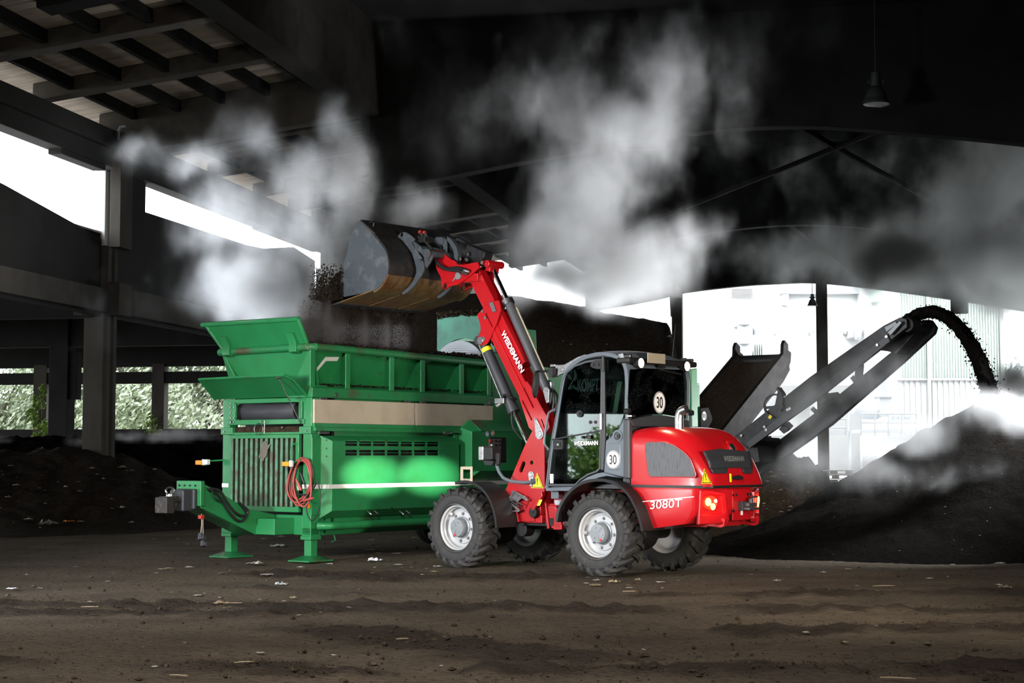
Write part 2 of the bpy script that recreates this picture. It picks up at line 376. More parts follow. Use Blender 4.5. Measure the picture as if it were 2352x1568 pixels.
# wall panels, their tops follow the neighbouring roof
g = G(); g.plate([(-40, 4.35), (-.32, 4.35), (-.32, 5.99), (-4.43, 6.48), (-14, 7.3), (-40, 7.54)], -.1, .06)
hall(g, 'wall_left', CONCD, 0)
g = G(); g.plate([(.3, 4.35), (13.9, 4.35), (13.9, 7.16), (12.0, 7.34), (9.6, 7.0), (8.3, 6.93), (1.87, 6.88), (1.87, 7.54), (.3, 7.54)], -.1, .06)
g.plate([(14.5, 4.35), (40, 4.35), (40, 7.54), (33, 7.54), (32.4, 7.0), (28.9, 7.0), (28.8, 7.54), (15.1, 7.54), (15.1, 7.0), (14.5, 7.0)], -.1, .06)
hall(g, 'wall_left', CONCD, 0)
g = G(); g.bx(-40, -.3, -.32, .05, 4.4, 4.9); g.bx(.3, 40, -.32, .05, 4.42, 5.0)
hall(g, 'beam', CONC)
# rafters, purlins, roof sheet over the aisle beside the left wall
EXR = pm('pale_plaster', (.7, .7, .7), .8)
RS = .128
for x in [-18, -15, -12, -9, -6, -3, 0, 3, 6, 9.2, 12, 14.2, 17.2, 20.2, 23.2, 26.2]:
    g = G(); w = .17 if x not in ST else .24; d = .36 if x not in ST else .95
    z0 = 8.36 if x not in ST else 7.75
    for a in (-w, w): pass
    g.plate([(.05, z0), (-5.8, z0+RS*5.8), (-5.8, z0+RS*5.8+d), (.05, z0+d)], x-w, x+w, 'yz')
    hall(g, 'rafter', CONB, .02)
for k in range(6):
    y = -.78-1.0*k; z = 8.48-RS*y
    g = G(); g.box((6, y, z+.09), (52, .12, .24)); hall(g, 'purlin', PURL, 0)
g = G(); n = 1420; x0 = -34; rows = []
for j in range(2):
    y = (.9, -6.0)[j]; rows.append([(x0+64*i/n, y, 8.72-RS*y+.020*cos(i*pi/2*.999)) for i in range(n+1)])
g.add(rows[0]+rows[1], [(i, i+1, n+2+i, n+1+i) for i in range(n)]); hall(g, 'roof_sheet', ROOFS, 0, 40)
g = G(); g.bx(-40, 29, -6.3, -5.75, 8.36, 10.5); hall(g, 'valley_beam', pm('brown_concrete', (.010, .0078, .006), .9, 0, 0, (2, (.004, .0034, .0028), 8), spec=.1), .02)
g = G(); g.box((1.4, -5.62, 8.45), (.7, .25, .42)); hall(g, 'bracket', CONB)
# arched beams of the wide bay
SOFF = [(-6, 6.85), (-7.5, 7.06), (-9, 7.30), (-10.5, 7.52), (-12, 7.72), (-13.2, 7.83), (-14.3, 7.86), (-15.5, 7.80), (-17, 7.62), (-18.5, 7.42), (-20.5, 7.1), (-22, 6.85), (-25, 6.3), (-33, 4.9)]
FARS = [(-6, 6.75), (-8.54, 7.14), (-9.69, 7.40), (-11.8, 7.61), (-13.2, 7.67), (-14.5, 7.675), (-16.5, 7.44), (-19.6, 6.93), (-21.9, 6.5), (-25, 5.9), (-33, 4.6)]
for x in [-28.4, -14.2, 0, 14.2, 28.4]:
    s = FARS if x > 28 else SOFF
    g = G(); sm = [tuple(p) for p in curve([(a, b, 0) for a, b in s], 3)]; lo_ = [(p[0], p[1]) for p in sm]
    g.plate(lo_+[(-33, 10.3), (-6, 10.3)], x-.2, x+.2, 'yz')
    if x > 28: g.bx(x-.25, x+.1, -19.35, -19.95, 6.45, 7.4)
    hall(g, 'arched_beam', CONCK, .02)
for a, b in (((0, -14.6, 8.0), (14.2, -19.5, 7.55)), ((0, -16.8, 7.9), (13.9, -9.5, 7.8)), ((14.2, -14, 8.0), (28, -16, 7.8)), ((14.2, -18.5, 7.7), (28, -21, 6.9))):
    g = G(); g.tube([a, b], .06, 6); hall(g, 'brace', CONCK, 0)
g = G(); g.bx(-34, 29, -33.4, -6, 10.2, 10.5); g.bx(-34, -20, -6, 0, 9.9, 10.2); hall(g, 'ceiling', CONCK, 0)
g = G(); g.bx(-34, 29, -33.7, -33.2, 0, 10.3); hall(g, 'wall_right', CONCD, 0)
g = G(); g.bx(-34.4, -34, -33.5, .1, 0, 10.3); hall(g, 'wall_front', CONCK, 0)
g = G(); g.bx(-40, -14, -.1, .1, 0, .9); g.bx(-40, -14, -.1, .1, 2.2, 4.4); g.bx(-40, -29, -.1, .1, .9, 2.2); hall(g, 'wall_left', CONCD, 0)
for x in (-27.5, -20.8):
    g = G(); g.bx(x-.25, x+.25, 25.6, 26.1, 0, 5.9); hall(g, 'column', CONC)
g = G(); g.bx(.05, .35, .0, .22, 5.9, 7.6); hall(g, 'trim_1', EXR)
q = lambda x, y, z: tuple(BD.w(x, y, z))
portal(q(-21.5, .3, 1.6), q(-21.5, -5, 1.6), 15, 1.4); portal(q(7, .3, 6.9), q(7, -5, 6.0), 30, 1.4); portal(q(28.9, -17, 3.6), q(0, -17, 3.6), 22, 7.0); portal(q(20.5, 11, 3.1), q(0, 11, 3.1), 22, 1.7)
g = G(); g.bx(28.2, 28.6, -14.97, -14.56, 0, 7.75); hall(g, 'post', CONC)
g = G(); g.bx(28.2, 28.6, -9.65, -9.26, 0, 7.45); g.plate([(28.0, 7.3), (28.4, 6.5), (28.4, 7.4)], -9.2, -9.3); g.bx(25.5, 28.6, -9.62, -9.3, 7.2, 7.5); hall(g, 'post', CONC)
# neighbouring hall on the left: roof, back wall with a window band, columns
g = G(); g.plate([(.05, 6.2), (22, 5.9), (22, 6.1), (.05, 6.4)], -40, 26, 'yz') if False else None
g.plate([(-40, 5.9), (20.5, 5.9), (20.5, 6.15), (-40, 6.15)], .1, 26); hall(g, 'ceiling_of_side_hall', CONCK, 0)
g = G(); g.bx(-40, 20.5, .1, 26, 6.16, 6.2); hall(g, 'roof_of_side_hall', pm('pale_roofing', (.62, .6, .57), .8), 0)
g = G()
g.bx(20, 20.3, -4, 26, 0, 2.25); g.bx(20, 20.3, -4, 26, 3.82, 4.22); g.bx(20, 20.3, -4, 26, 4.4, 5.95)
hall(g, 'wall_back', CONCD, 0)
for y, w in ((7.55, .45), (11.95, .5), (16.6, .45), (3.2, .45), (-1.0, .45)):
    g = G(); g.bx(19.95, 20.35, y-w/2, y+w/2, 0, 4.5); hall(g, 'window_post', CONC)
ya, yb = BD.un(117, 1000, 0, 12).y, BD.un(160, 1000, 0, 12).y
g = G(); g.bx(11.8, 12.3, yb, ya, 0, 5.9); g.bx(11.9, 12.2, yb-.25, yb, 3.0, 4.4); hall(g, 'column', CONCD)
g = G(); g.plate([(12, 4.6), (12, 3.95), (26, 5.2), (26, 5.9)], 11.6, 12, 'yz') if False else None
g.bx(4, 4.4, 2, 24, 4.7, 5.9); g.bx(11.9, 12.3, 0, 24, 4.55, 5.9); hall(g, 'beam', CONCD)

# ================================================================== outside, seen through the openings
LEAFG = pm('pale_leaves', (.30, .36, .24), .8, 0, 0, (1.5, (.50, .55, .42), 4)); LEAFF = pm('haze_tinted_leaves', (.62, .66, .64), .9); TRUNK = pm('bark', (.08, .06, .045), .9)  # second leaf tone: distance haze put into the far tree's colour
LEAFV = pm('vine_leaves', (.22, .36, .03), .6, 0, 0, (3, (.10, .22, .02), 4))
def leaf_cloud(blobs, n, size, seed):
    r = random.Random(seed); g = G()
    tot = sum(b[1]**2 for b in blobs)
    for c, rad, sq in blobs:
        for k in range(int(n*rad*rad/tot)):
            d = Vector((r.gauss(0, 1), r.gauss(0, 1), r.gauss(0, 1))).normalized(); q = rad*r.uniform(.72, 1.05)
            p = Vector(c)+Vector((d.x*q, d.y*q, d.z*q*sq)); t = Vector((r.gauss(0, 1), r.gauss(0, 1), r.gauss(0, 1))).normalized()
            a = (d*.7+t*.8).orthogonal().normalized(); b = (d*.7+t*.8).normalized().cross(a); s = size*r.uniform(.6, 1.3)
            g.add([p-a*s, p-b*s*.45, p+a*s, p+b*s*.45], [(0, 1, 2, 3)])
    return g
yard = G(); yard.bx(29, 70, -75, 70, -.06, .02); hall(yard, 'pavement', pm('yard_concrete', (.6, .6, .58), .9), 0)
yard = G(); yard.bx(20.5, 29, 1, 70, -.06, .02); hall(yard, 'pavement', pm('verge', (.2, .24, .1), .9), 0)
tl = ['broad pale leafy tree behind the window band, hard by the left picture edge', 'pale tree seen just left of the thick concrete column', 'pale tree in the window between thick column and slim post', 'pale tree in the window beside the green hopper']
TX = [(-30, 11), (150, 12), (320, 11), (470, 12)]
proto = None
for i, (u, h) in enumerate(TX):
    p = at_depth(u, 1042, 68+3*(i % 2)); p.z = 0
    r = random.Random(40+i)
    bl = [((r.uniform(-2.6, 2.6), r.uniform(-2, 2), r.uniform(1.6, 8.0)), r.uniform(1.3, 2.2), .85) for k in range(15)]
    t = thing('tree', tl[i], 'tree', None, p, 'trees outside the side hall')
    lab(leaf_cloud(bl, 15000, .13, i).obj('crown', LEAFG, t, smooth=0), 'pale sunlit leaves')
    g = G(); g.tube([(0, 0, 0), (.1, 0, 2), (-.1, .1, 5)], [.28, .22, .12], 8); [g.tube([(0, 0, 1.5+k*.5), (r.uniform(-2, 2), r.uniform(-1, 1), 4+k*.6)], [.1, .03], 6) for k in range(5)]
    g.obj('trunk', TRUNK, t)
for i, (x, y) in enumerate(((-27, 33), (-20, 36), (-33, 35))):        # on the far side of the hall, mirrored in the cab glass
    p = BD.w(x, y, 0); r = random.Random(60+i)
    t = thing('tree', 'leafy tree beyond the side hall, mirrored in the glass of the cab door', 'tree', None, p, 'trees on the camera side')
    leaf_cloud([((r.uniform(-2.6, 2.6), r.uniform(-2, 2), r.uniform(.4, 1.9)), r.uniform(.8, 1.2), .8) for k in range(13)], 5200, .14, 90+i).obj('crown', LEAFV, t, smooth=0)
    g = G(); g.tube([(0, 0, 0), (.1, 0, 1.6)], [.25, .15], 8); g.obj('trunk', TRUNK, t)
for nm, lb, u, x, hh, n, w in (('climbing_vine', 'bright green vine climbing the wall below the thick side hall column', 88, 19.6, 2.0, 620, .5), ('climbing_vine', 'small green vine tuft on the sill beside the slim window post', 345, 19.7, .55, 140, .35)):
    q = BD.un(u, 1012 if hh > 1 else 990, 0, x); p = BD.w(*q); r = random.Random(int(u))
    t = thing(nm, lb, 'vine', None, p)
    bl = [((r.uniform(-w, w)*(1-k/14), r.uniform(-.1, .1), hh*k/11), .26*(1-k/20), 1.0) for k in range(11)]
    leaf_cloud(bl, n, .075, 5).obj('leaves', LEAFV, t, smooth=0)
    g = G(); g.tube([(0, 0, -.3), (.1, 0, hh*.5), (-.05, 0, hh*.95)], .015, 5); g.tube([(.1, 0, -.3), (-.2, 0, hh*.4)], .012, 5); g.obj('stem', TRUNK, t)

EXW = pm('bright_render', (.86, .87, .87), .8); EXG = pm('pale_green_cladding', (.62, .74, .66), .6); EXS = pm('galvanised_duct', (.62, .64, .66), .5, .2); EXC = pm('grey_plinth', (.5, .5, .5), .9)
EXT = Frame(0, 74, 0)
def ex(u, v, y=0): q = EXT.un(u, v, 1, y); return q.x, q.z
def epx(u0, v0, u1, v1, g, y0, y1):
    (a, b), (c, d) = ex(u0, v0, y0), ex(u1, v1, y0); g.bx(a, c, y0, y1, d, b)
b1 = thing('industrial_building', 'overexposed white process building outside, behind the slim hall post', 'building', EXT)
g = G(); epx(1150, 560, 2000, 1075, g, 0, 8); g.obj('wall', EXW, b1)
g = G(); epx(1900, 885, 2010, 1090, g, -.6, 0); epx(1570, 885, 1860, 1000, g, -.3, 0); lab(g.obj('plinth', EXC, b1), 'grey lower wall')
g = G(); epx(1795, 660, 2010, 674, g, -.5, 0); epx(1798, 674, 1812, 700, g, -.45, 0); g.obj('canopy', EXS, b1)
g = G()
for k in range(8): epx(1680, 662+k*3, 1730, 663.5+k*3, g, -.1, 0)
g.obj('louvre', EXS, b1)
g = G()
for k in range(10):
    (a, z1), (c, z0) = ex(1705+k*5, 790, -.2), ex(1708+k*5, 830, -.2); g.bx(a, c, -.25, 0, z0, z1)
g.obj('cladding', EXG, b1)
b2 = thing('clad_hall', 'pale building outside with vertical green and white cladding ribs', 'building', EXT)
g = G(); epx(2000, 600, 2310, 1080, g, -3, 8); g.obj('wall', EXW, b2)
g = G()
for k in range(38):
    u = 2064+k*6.4; (a, z1), (c, z0) = ex(u, 600, -3), ex(u+3.2, 868, -3); g.bx(a, c, -3.12, -3, z0, z1)
lab(g.obj('cladding', EXG, b2), 'pale green upper cladding ribs')
g = G()
for k in range(19):
    u = 2064+k*12.8; (a, z1), (c, z0) = ex(u, 874, -3), ex(u+1.2, 1000, -3); g.bx(a, c, -3.1, -3, z0, z1)
epx(2062, 868, 2300, 873, g, -3.15, -3)
for u in (2128, 2296): epx(u, 640, u+14, 1050, g, -3.3, -3)
lab(g.obj('panel_joints', EXC, b2), 'grey ribs of the lower wall')
g = G(); epx(2005, 665, 2030, 692, g, -4, -3); g.obj('canopy', EXG, b2)
def extube(pts, r, y, g): g.tube([(ex(u, v, y)[0], y, ex(u, v, y)[1]) for u, v in pts], r, 12)
t = thing('exhaust_duct', 'pale curved exhaust duct on the white building above the tilted belt', 'duct', EXT)
g = G(); extube([(1712, 748), (1730, 746), (1740, 752), (1744, 765)], .28, -1.4, g); extube([(1712, 745), (1712, 800), (1702, 850)], .36, -1.4, g); g.obj('duct', EXS, t)
for v in (738, 782): g = G(); epx(1698, v, 1723, v+7, g, -1.9, 0); g.obj('flange', EXC, t)
t = thing('pipe_run', 'thin horizontal pipe with brackets high on the white building', 'pipe', EXT)
g = G(); extube([(1778, 761), (1870, 762), (1965, 761)], .05, -.3, g); g.obj('pipe', EXS, t)
for u in (1780, 1860, 1940): g = G(); epx(u, 757, u+5, 767, g, -.4, 0); g.obj('bracket', EXC, t)
t = thing('fan_unit', 'grey fan box on the white building beside the conveyor head', 'ventilator', EXT)
g = G(); epx(1955, 755, 1975, 775, g, -1.2, 0); g.obj('housing', EXC, t, .03); g = G(); extube([(1965, 765), (1976, 765)], .3, -1.3, g); g.obj('outlet', EXS, t)
t = thing('dust_collector', 'pale dust collector with bent duct behind the far railing', 'machine', EXT)
g = G(); extube([(2030, 872), (2036, 890), (2036, 910)], .42, -5, g); extube([(1965, 935), (1985, 945), (2010, 946), (2020, 940)], .33, -5, g); g.obj('duct', EXS, t)
g = G(); epx(2020, 908, 2050, 955, g, -5.4, -4.4); epx(2018, 906, 2052, 912, g, -5.5, -4.3); g.obj('housing', EXS, t, .03)
t = thing('walkway', 'raised walkway with pale railing outside, above the heap slope', 'walkway', EXT)
g = G(); epx(1902, 990, 1950, 998, g, -6.5, -4.4); epx(1978, 986, 2108, 993, g, -6.5, -4.4); g.obj('deck', EXS, t)
g = G()
for v in (950, 970):
    extube([(1978, v), (2108, v)], .035, -6.5, g); extube([(1902, v+12), (1946, v+12)], .035, -6.5, g)
g.obj('handrail', EXC, t)
for u in (1979, 2010, 2041, 2072, 2106, 1904, 1944):
    g = G(); extube([(u, 950 if u > 1950 else 962), (u, 1000)], .035, -6.5, g); g.obj('rail_post', EXC, t)
for u in (1950, 2040):
    g = G(); epx(u, 905 if u < 2000 else 993, u+7, 1122, g, -6.4, -6.2); g.obj('support', EXS, t)
t = thing('control_cabinet', 'pale blue cabinet with four dials on the far walkway', 'cabinet', EXT)
g = G(); epx(2046, 950, 2094, 986, g, -5.9, -5.3); g.obj('body', pm('pale_blue', (.55, .63, .7), .6), t, .02)
for u in (2052, 2066, 2082, 2090):
    g = G(); x, z = ex(u, 958, -5.95); g.cyl((x, -5.95, z), (x, -5.89, z), .06); g.obj('dial', EXC, t)
t = thing('yard_wall', 'low sunlit block wall outside below the walkway', 'wall', EXT)
g = G(); epx(1980, 1000, 2140, 1075, g, -8, -7.6); g.obj('blocks', EXW, t)
WOODP = pm('pallet_wood', (.40, .33, .22), .8)
pal = None
plab = ['wooden pallet at the bottom of the small outdoor stack', 'wooden pallet second from the bottom of the outdoor stack', 'wooden pallet in the middle of the outdoor stack', 'wooden pallet second from the top of the outdoor stack', 'wooden pallet lying on top of the small outdoor stack']
for k in range(5):
    p = at_depth(1917, 1042, 58); p.z = .02+k*.165
    if not pal:
        pal = t = thing('pallet', plab[0], 'pallet', None, p, 'pallets stacked in the yard')
        g = G(); [g.bx(-.6, .6, -.4+i*.16, -.27+i*.16, .12, .145) for i in range(5)]; g.obj('deck', WOODP, t)
        for y in (-.35, 0, .3):
            g = G(); g.bx(-.6, .6, y-.05, y+.05, 0, .02); [g.bx(a-.06, a+.06, y-.05, y+.05, .02, .12) for a in (-.54, 0, .54)]; g.obj('runner', WOODP, t)
    else:
        t = pal.copy(); COL.objects.link(t); t.location = p+Vector((R.uniform(-.05, .05), 0, 0)); t['label'] = plab[k]
        for ch in list(pal.children): c = ch.copy(); c.parent = t; COL.objects.link(c)
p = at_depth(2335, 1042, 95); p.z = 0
t = thing('tree', 'haze-tinted pale tree outside at the far right beyond the clad hall', 'tree', None, p)
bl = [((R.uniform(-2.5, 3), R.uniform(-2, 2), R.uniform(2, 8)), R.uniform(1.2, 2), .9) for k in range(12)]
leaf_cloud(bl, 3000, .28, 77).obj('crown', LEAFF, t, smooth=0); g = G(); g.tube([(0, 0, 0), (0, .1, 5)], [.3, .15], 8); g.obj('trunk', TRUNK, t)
# ================================================================== heaps
def heap(name, label, zf, x0, x1, y0, y1, d, mat, rough=.1, seed=0, group=None, cat='compost heap', lf=.9):
    nx, ny = int((x1-x0)/d), int((y1-y0)/d); idx = {}; vs = []; fs = []; zz = {}
    for j in range(ny+1):
        for i in range(nx+1):
            x, y = x0+(x1-x0)*i/nx, y0+(y1-y0)*j/ny; z = zf(x, y)
            if z > -.3: z += rough*(fbm(x, y, seed, .9, 3)*lf+abs(fbm(x, y, seed+5, 3.2, 4))*.55-.15)*min(1, max(.25, z*2+.3))
            zz[i, j] = (x, y, z)
    def V(k):
        if k not in idx: idx[k] = len(vs); vs.append(zz[k])
        return idx[k]
    for j in range(ny):
        for i in range(nx):
            q = [(i, j), (i+1, j), (i+1, j+1), (i, j+1)]
            if max(zz[k][2] for k in q) > -.03: fs.append([V(k) for k in q])
    g = G(); g.v = vs; g.f = fs; g.m = [0]*len(fs); o = g.obj(name, mat, None, 0, smooth=80)
    return tag(o, label, cat, group)
def interp(x, tab):
    if x <= tab[0][0]: return tab[0][1]
    for (a, b), (c, d) in zip(tab, tab[1:]):
        if x <= c: return b+(d-b)*smooth01((x-a)/(c-a))
    return tab[-1][1]
def uof(x, y): return 1176+FPX*x/y
def z_left(x, y):
    u = uof(x, y); H = interp(u, [(0, 1.30), (220, 1.28), (280, 1.22), (350, 1.0), (420, .74), (500, .3), (560, -.1), (640, -.6)])
    toe = interp(u, [(0, 27.6), (250, 28.6), (450, 30.2), (560, 31.5)])
    t = (y-toe)/(34.4-toe); return H*(1.12*smooth01(t*.82+.02)/smooth01(.84) if t < 1 else 1.12) * (1 if H > 0 else 1)-.02*max(0, y-34.4)-(.25 if t < 0 else 0)
heap('compost_heap', 'low dark compost heap strewn with scraps at the foot of the thick column', z_left, -14.5, -3.6, 27, 37.5, .085, COMP, .13, 3)
def z_back(x, y): return 1.80*smooth01((y-37.5)/4.0)-.02-(.3 if y < 37.5 else 0)
heap('compost_heap', 'long black compost heap steaming below the window band', z_back, -18, -4, 37.5, 46, .12, COMPK, .18, 11)
def z_wind(x, y):
    u = uof(x, y); H = interp(u, [(950, 5.1), (1180, 4.95), (1535, 4.40), (1552, 3.9), (1566, 1.2), (1650, -.5)])
    return H*smooth01((y-31)/5.5*.94)-.02-(.4 if y < 31 else 0)
heap('compost_windrow', 'tall dark windrow of compost behind the red boom and cab', z_wind, -2.4, 5.2, 31, 40, .1, COMP, .1, 21, cat='compost heap')
def z_waste(x, y):
    e = sqrt(((x-4.4)/2.0)**2+((y-29.5)/3.0)**2); return 1.75*(1-e**1.6)-.02
heap('waste_heap', 'rough waste heap full of glinting plastic under the conveyor', z_waste, 2, 7, 26, 32.5, .06, COMPB, .35, 31, cat='waste heap')
PK = CV.w(*CV.un(2285, 903, 1, 0.0))
def z_mound(x, y):
    dx, dy = x-PK.x, y-PK.y
    e = sqrt(dx*dx+dy*dy+.06)
    e2 = sqrt((dx+1.2)**2*.55+(dy+1.0)**2)            # spreads towards the loader
    a = PK.z+.08-.60*e; b = 1.15-.40*e2
    return max(a, b)+.25*smooth01((min(a, b)+.6))*0-.02
heap('compost_mound', 'big black conical compost mound piling up under the conveyor stream', z_mound, 2.2, 13, 20.2, 31, .07, COMPK, .13, 41, lf=.25)

# crumbs of compost as loose material
def crumbs(name, label, pts, mat, parent=None, kind='stuff', cat='compost', jag=.5, seed=1):
    r = random.Random(seed); g = G()
    base = [(1, 0, 0), (-1, 0, 0), (0, 1, 0), (0, -1, 0), (0, 0, 1), (0, 0, -1)]
    fc = [(0, 2, 4), (2, 1, 4), (1, 3, 4), (3, 0, 4), (2, 0, 5), (1, 2, 5), (3, 1, 5), (0, 3, 5)]
    for (x, y, z, s, st) in pts:
        k = [r.uniform(1-jag, 1+jag) for _ in range(6)]; a = r.uniform(0, 6.28); c, d = cos(a), sin(a)
        g.add([(x+s*q*(b[0]*c-b[1]*d), y+s*q*(b[0]*d+b[1]*c), z+s*q*b[2]*st) for b, q in zip(base, k)], fc)
    o = g.obj(name, mat, parent, smooth=0)
    if not parent: tag(o, label, cat, None, kind)
    return o
r = random.Random(3); pts = []
for k in range(42000):
    y = 9.6+r.random()**1.5*19; x = r.uniform(-.36, .36)*y
    l = loose(x, y)
    if r.random() > .10+.7*l: continue
    s = r.uniform(.003, .010)*(1+1.8*(r.random() < .05)); pts.append((x, y, .002+l*.02, s, .7))
crumbs('soil_crumbs', 'loose dark soil crumbs scattered over the trampled floor', pts, COMPB, cat='soil')
# ================================================================== discharge conveyor on the right
cv = thing('belt_conveyor', 'long dark discharge conveyor rising to the right and throwing compost onto the mound', 'conveyor', CV)
A = CV.xz(-.45, (1690, 1003), (1865, 865), (2033, 748), (2071, 729), (2086, 733), (2088, 752), (2047, 784), (1875, 920), (1720, 1028))
g = G(); g.plate(A, -.52, -.40); lab(g.obj('side_frame', BLKS, cv, .012), 'near side frame')
A2 = CV.xz(-.53, (1715, 1016), (1870, 896), (2040, 768), (2046, 784), (1876, 919), (1722, 1030))
g = G(); g.plate(A2, -.56, -.50); g.obj('side_rail', DARKP, cv, .008)
Bp = CV.xz(.45, (1728, 1060), (1928, 908), (2071, 792), (2124, 735), (2140, 735), (2152, 752), (2148, 766), (2077, 832), (1912, 975), (1736, 1098))
g = G(); g.plate(Bp, .38, .52); lab(g.obj('side_frame', BLKS, cv, .012), 'far side frame')
def belt(x0, z0, x1, z1, y0, y1, th, g): g.plate([(x0, z0), (x1, z1), (x1-.03, z1+th), (x0-.03, z0+th)], y0, y1)
a0, a1 = CV.un(2040, 760, 1, -.45), CV.un(2086, 735, 1, -.45)
g = G(); belt(a0.x-.25, a0.z-.28, a1.x, a1.z-.03, -.4, .42, .06, g); g.cyl((a1.x-.04, -.42, a1.z-.07), (a1.x-.04, .42, a1.z-.07), .11); g.obj('belt', RUB, cv)
b0, b1_ = CV.un(1990, 830, 1, 0), CV.un(2120, 745, 1, .2)
g = G(); g.plate(CV.xz(.2, (2030, 800), (2105, 735), (2138, 745), (2075, 815)), -.1, .4); g.obj('head_guard', BLKS, cv, .01)
for (u0, v0, u1, v1, w) in ((1975, 838, 1972, 870, .07), (1885, 918, 1925, 912, .09), (1868, 940, 1880, 950, .05), (1800, 985, 1812, 978, .08), (1735, 1012, 1790, 1015, .07), (1960, 868, 1968, 880, .05)):
    a, b = CV.un(u0, v0, 1, -.42), CV.un(u1, v1, 1, .42)
    g = G(); g.tube([(a.x, -.42, a.z), (b.x, .42, b.z)], w, 4); g.obj('cross_member', BLKS, cv, .005)
c = CV.un(1782, 932, 1, -.55)
g = G(); g.lathe([(.17, -.02), (.20, -.02), (.20, .02), (.17, .02), (.17, -.02)], (c.x, -.58, c.z), 'y', 28, .9, 4.6)
g.plate(CV.xz(-.58, (1758, 933), (1800, 930), (1800, 938), (1758, 939)), -.6, -.56); g.obj('guide_ring', BLKS, cv)
g = G(); g.plate(CV.xz(-.58, (1778, 945), (1789, 891), (1800, 908), (1795, 945)), -.6, -.56); g.plate(CV.xz(-.58, (1787, 894), (1790, 889), (1801, 905), (1799, 910)), -.66, -.5); g.obj('pivot_bracket', BLKS, cv)
c = CV.un(1769, 957, 1, -.6); g = G(); g.box((c.x, -.605, c.z), (.05, .004, .06), Matrix.Rotation(.6, 3, 'Y')); lab(g.obj('sticker', YEL, cv), 'small yellow sticker')
g = G()
for u, v in ((1757, 980), (1761, 987), (1810, 941), (1815, 938), (2016, 792), (2037, 773), (1704, 1000)):
    c = CV.un(u, v, 1, -.56); g.cyl((c.x, -.59, c.z), (c.x, -.55, c.z), .022, n=10)
lab(g.obj('bolts', STEEL, cv), 'bright bolts')
g = G(); g.plate(CV.xz(-.57, (2033, 752), (2058, 738), (2062, 744), (2038, 762)), -.6, -.55); g.plate(CV.xz(-.6, (2040, 763), (2068, 737), (2073, 741), (2047, 770)), -.63, -.58); lab(g.obj('bearing_slide', HUBG, cv, .004), 'bright steel belt tensioner')
g = G(); g.plate(CV.xz(-.3, (1668, 1010), (1735, 1000), (1745, 1060), (1680, 1080)), -.3, .3); g.obj('tail_box', BLKS, cv, .01)
# stream thrown off the belt
arc = [CV.un(u, v, 1, 0) for u, v in ((2060, 752), (2085, 735), (2110, 722), (2142, 716), (2175, 728), (2207, 757), (2236, 801), (2257, 850), (2272, 896), (2284, 925))]
arc = [CV.w(*p) for p in arc]; ac = curve(arc, 8); g = G(); n = 18; rings = []
r = random.Random(9)
for i, p in enumerate(ac):
    t = (ac[min(i+1, len(ac)-1)]-ac[max(i-1, 0)]).normalized(); s = t.cross(Vector((0, 1, 0))).normalized(); u = Vector((-.57, .82, 0))
    w = .075+.0009*i
    rings.append([p+(s*cos(6.2832*k/n)+Vector((.3, .8, 0))*3.2*sin(6.2832*k/n))*w*(1+.3*noise.noise(Vector((i*.35, k*.9, 0)))) for k in range(n)])
g.loft(rings); pt = []
for k in range(5200):
    i = r.randrange(len(ac)-1); p = ac[i].lerp(ac[i+1], r.random())
    q = Vector((r.gauss(0, 1), r.gauss(0, 2.6), r.gauss(0, 1)))*(.027+.0006*i); pt.append((*(p+q), r.uniform(.005, .018), 1))
o = crumbs('compost_stream', 'dark stream of compost arching off the conveyor head down to the mound', pt, COMPK)
g.obj('stream_core', COMPK, o, smooth=60)
# ================================================================== oversize conveyor behind the cab
oc = thing('belt_conveyor', 'short wide trough conveyor rising behind the cab against the bright yard', 'conveyor', TR, group=None)
p0, p1 = Vector((11.0, 0, 1.83)), Vector((13.42, 0, 3.37))
dv = p1-p0; L0 = dv.length; dv.normalize(); up = Vector((-dv.z, 0, dv.x))
def OC(t, y, h): return p0+dv*t+Vector((0, y, 0))+up*h
g = G(); g.loft([[OC(t, y, h) for y, h in ((.2, .03), (.4, -.06), (.95, -.06), (1.2, .03), (1.2, -.02), (.95, -.11), (.4, -.11), (.2, -.02))] for t in (-1.0, L0*.3, L0*.7, L0)]); g.obj('belt', COMPB, oc)
for y, nm in ((.12, 'near'), (1.2, 'far')):
    g = G(); g.plate([tuple(OC(t, 0, h).xz) for t, h in ((-1.0, .05), (L0-.1, .05), (L0+.02, .20), (L0+.12, .24), (L0+.20, .10), (L0+.14, .0), (L0+.22, -.10), (L0+.1, -.24), (L0+.0, -.28), (L0-.02, -.36), (L0-.4, -.42), (-1.0, -.42))], y, y+.07); lab(g.obj('side_frame', BLKM, oc, .01), nm+' side frame')
for t in (.1, .3, .5, .7, .9):
    g = G(); q = OC(L0*t, 0, -.18); g.cyl(q+Vector((0, .15, 0)), q+Vector((0, 1.22, 0)), .05); g.obj('roller', BLKS, oc)
g = G(); q = OC(L0-.06, 0, -.12); g.cyl(q+Vector((0, .15, 0)), q+Vector((0, 1.22, 0)), .13); g.obj('head_drum', BLKS, oc)
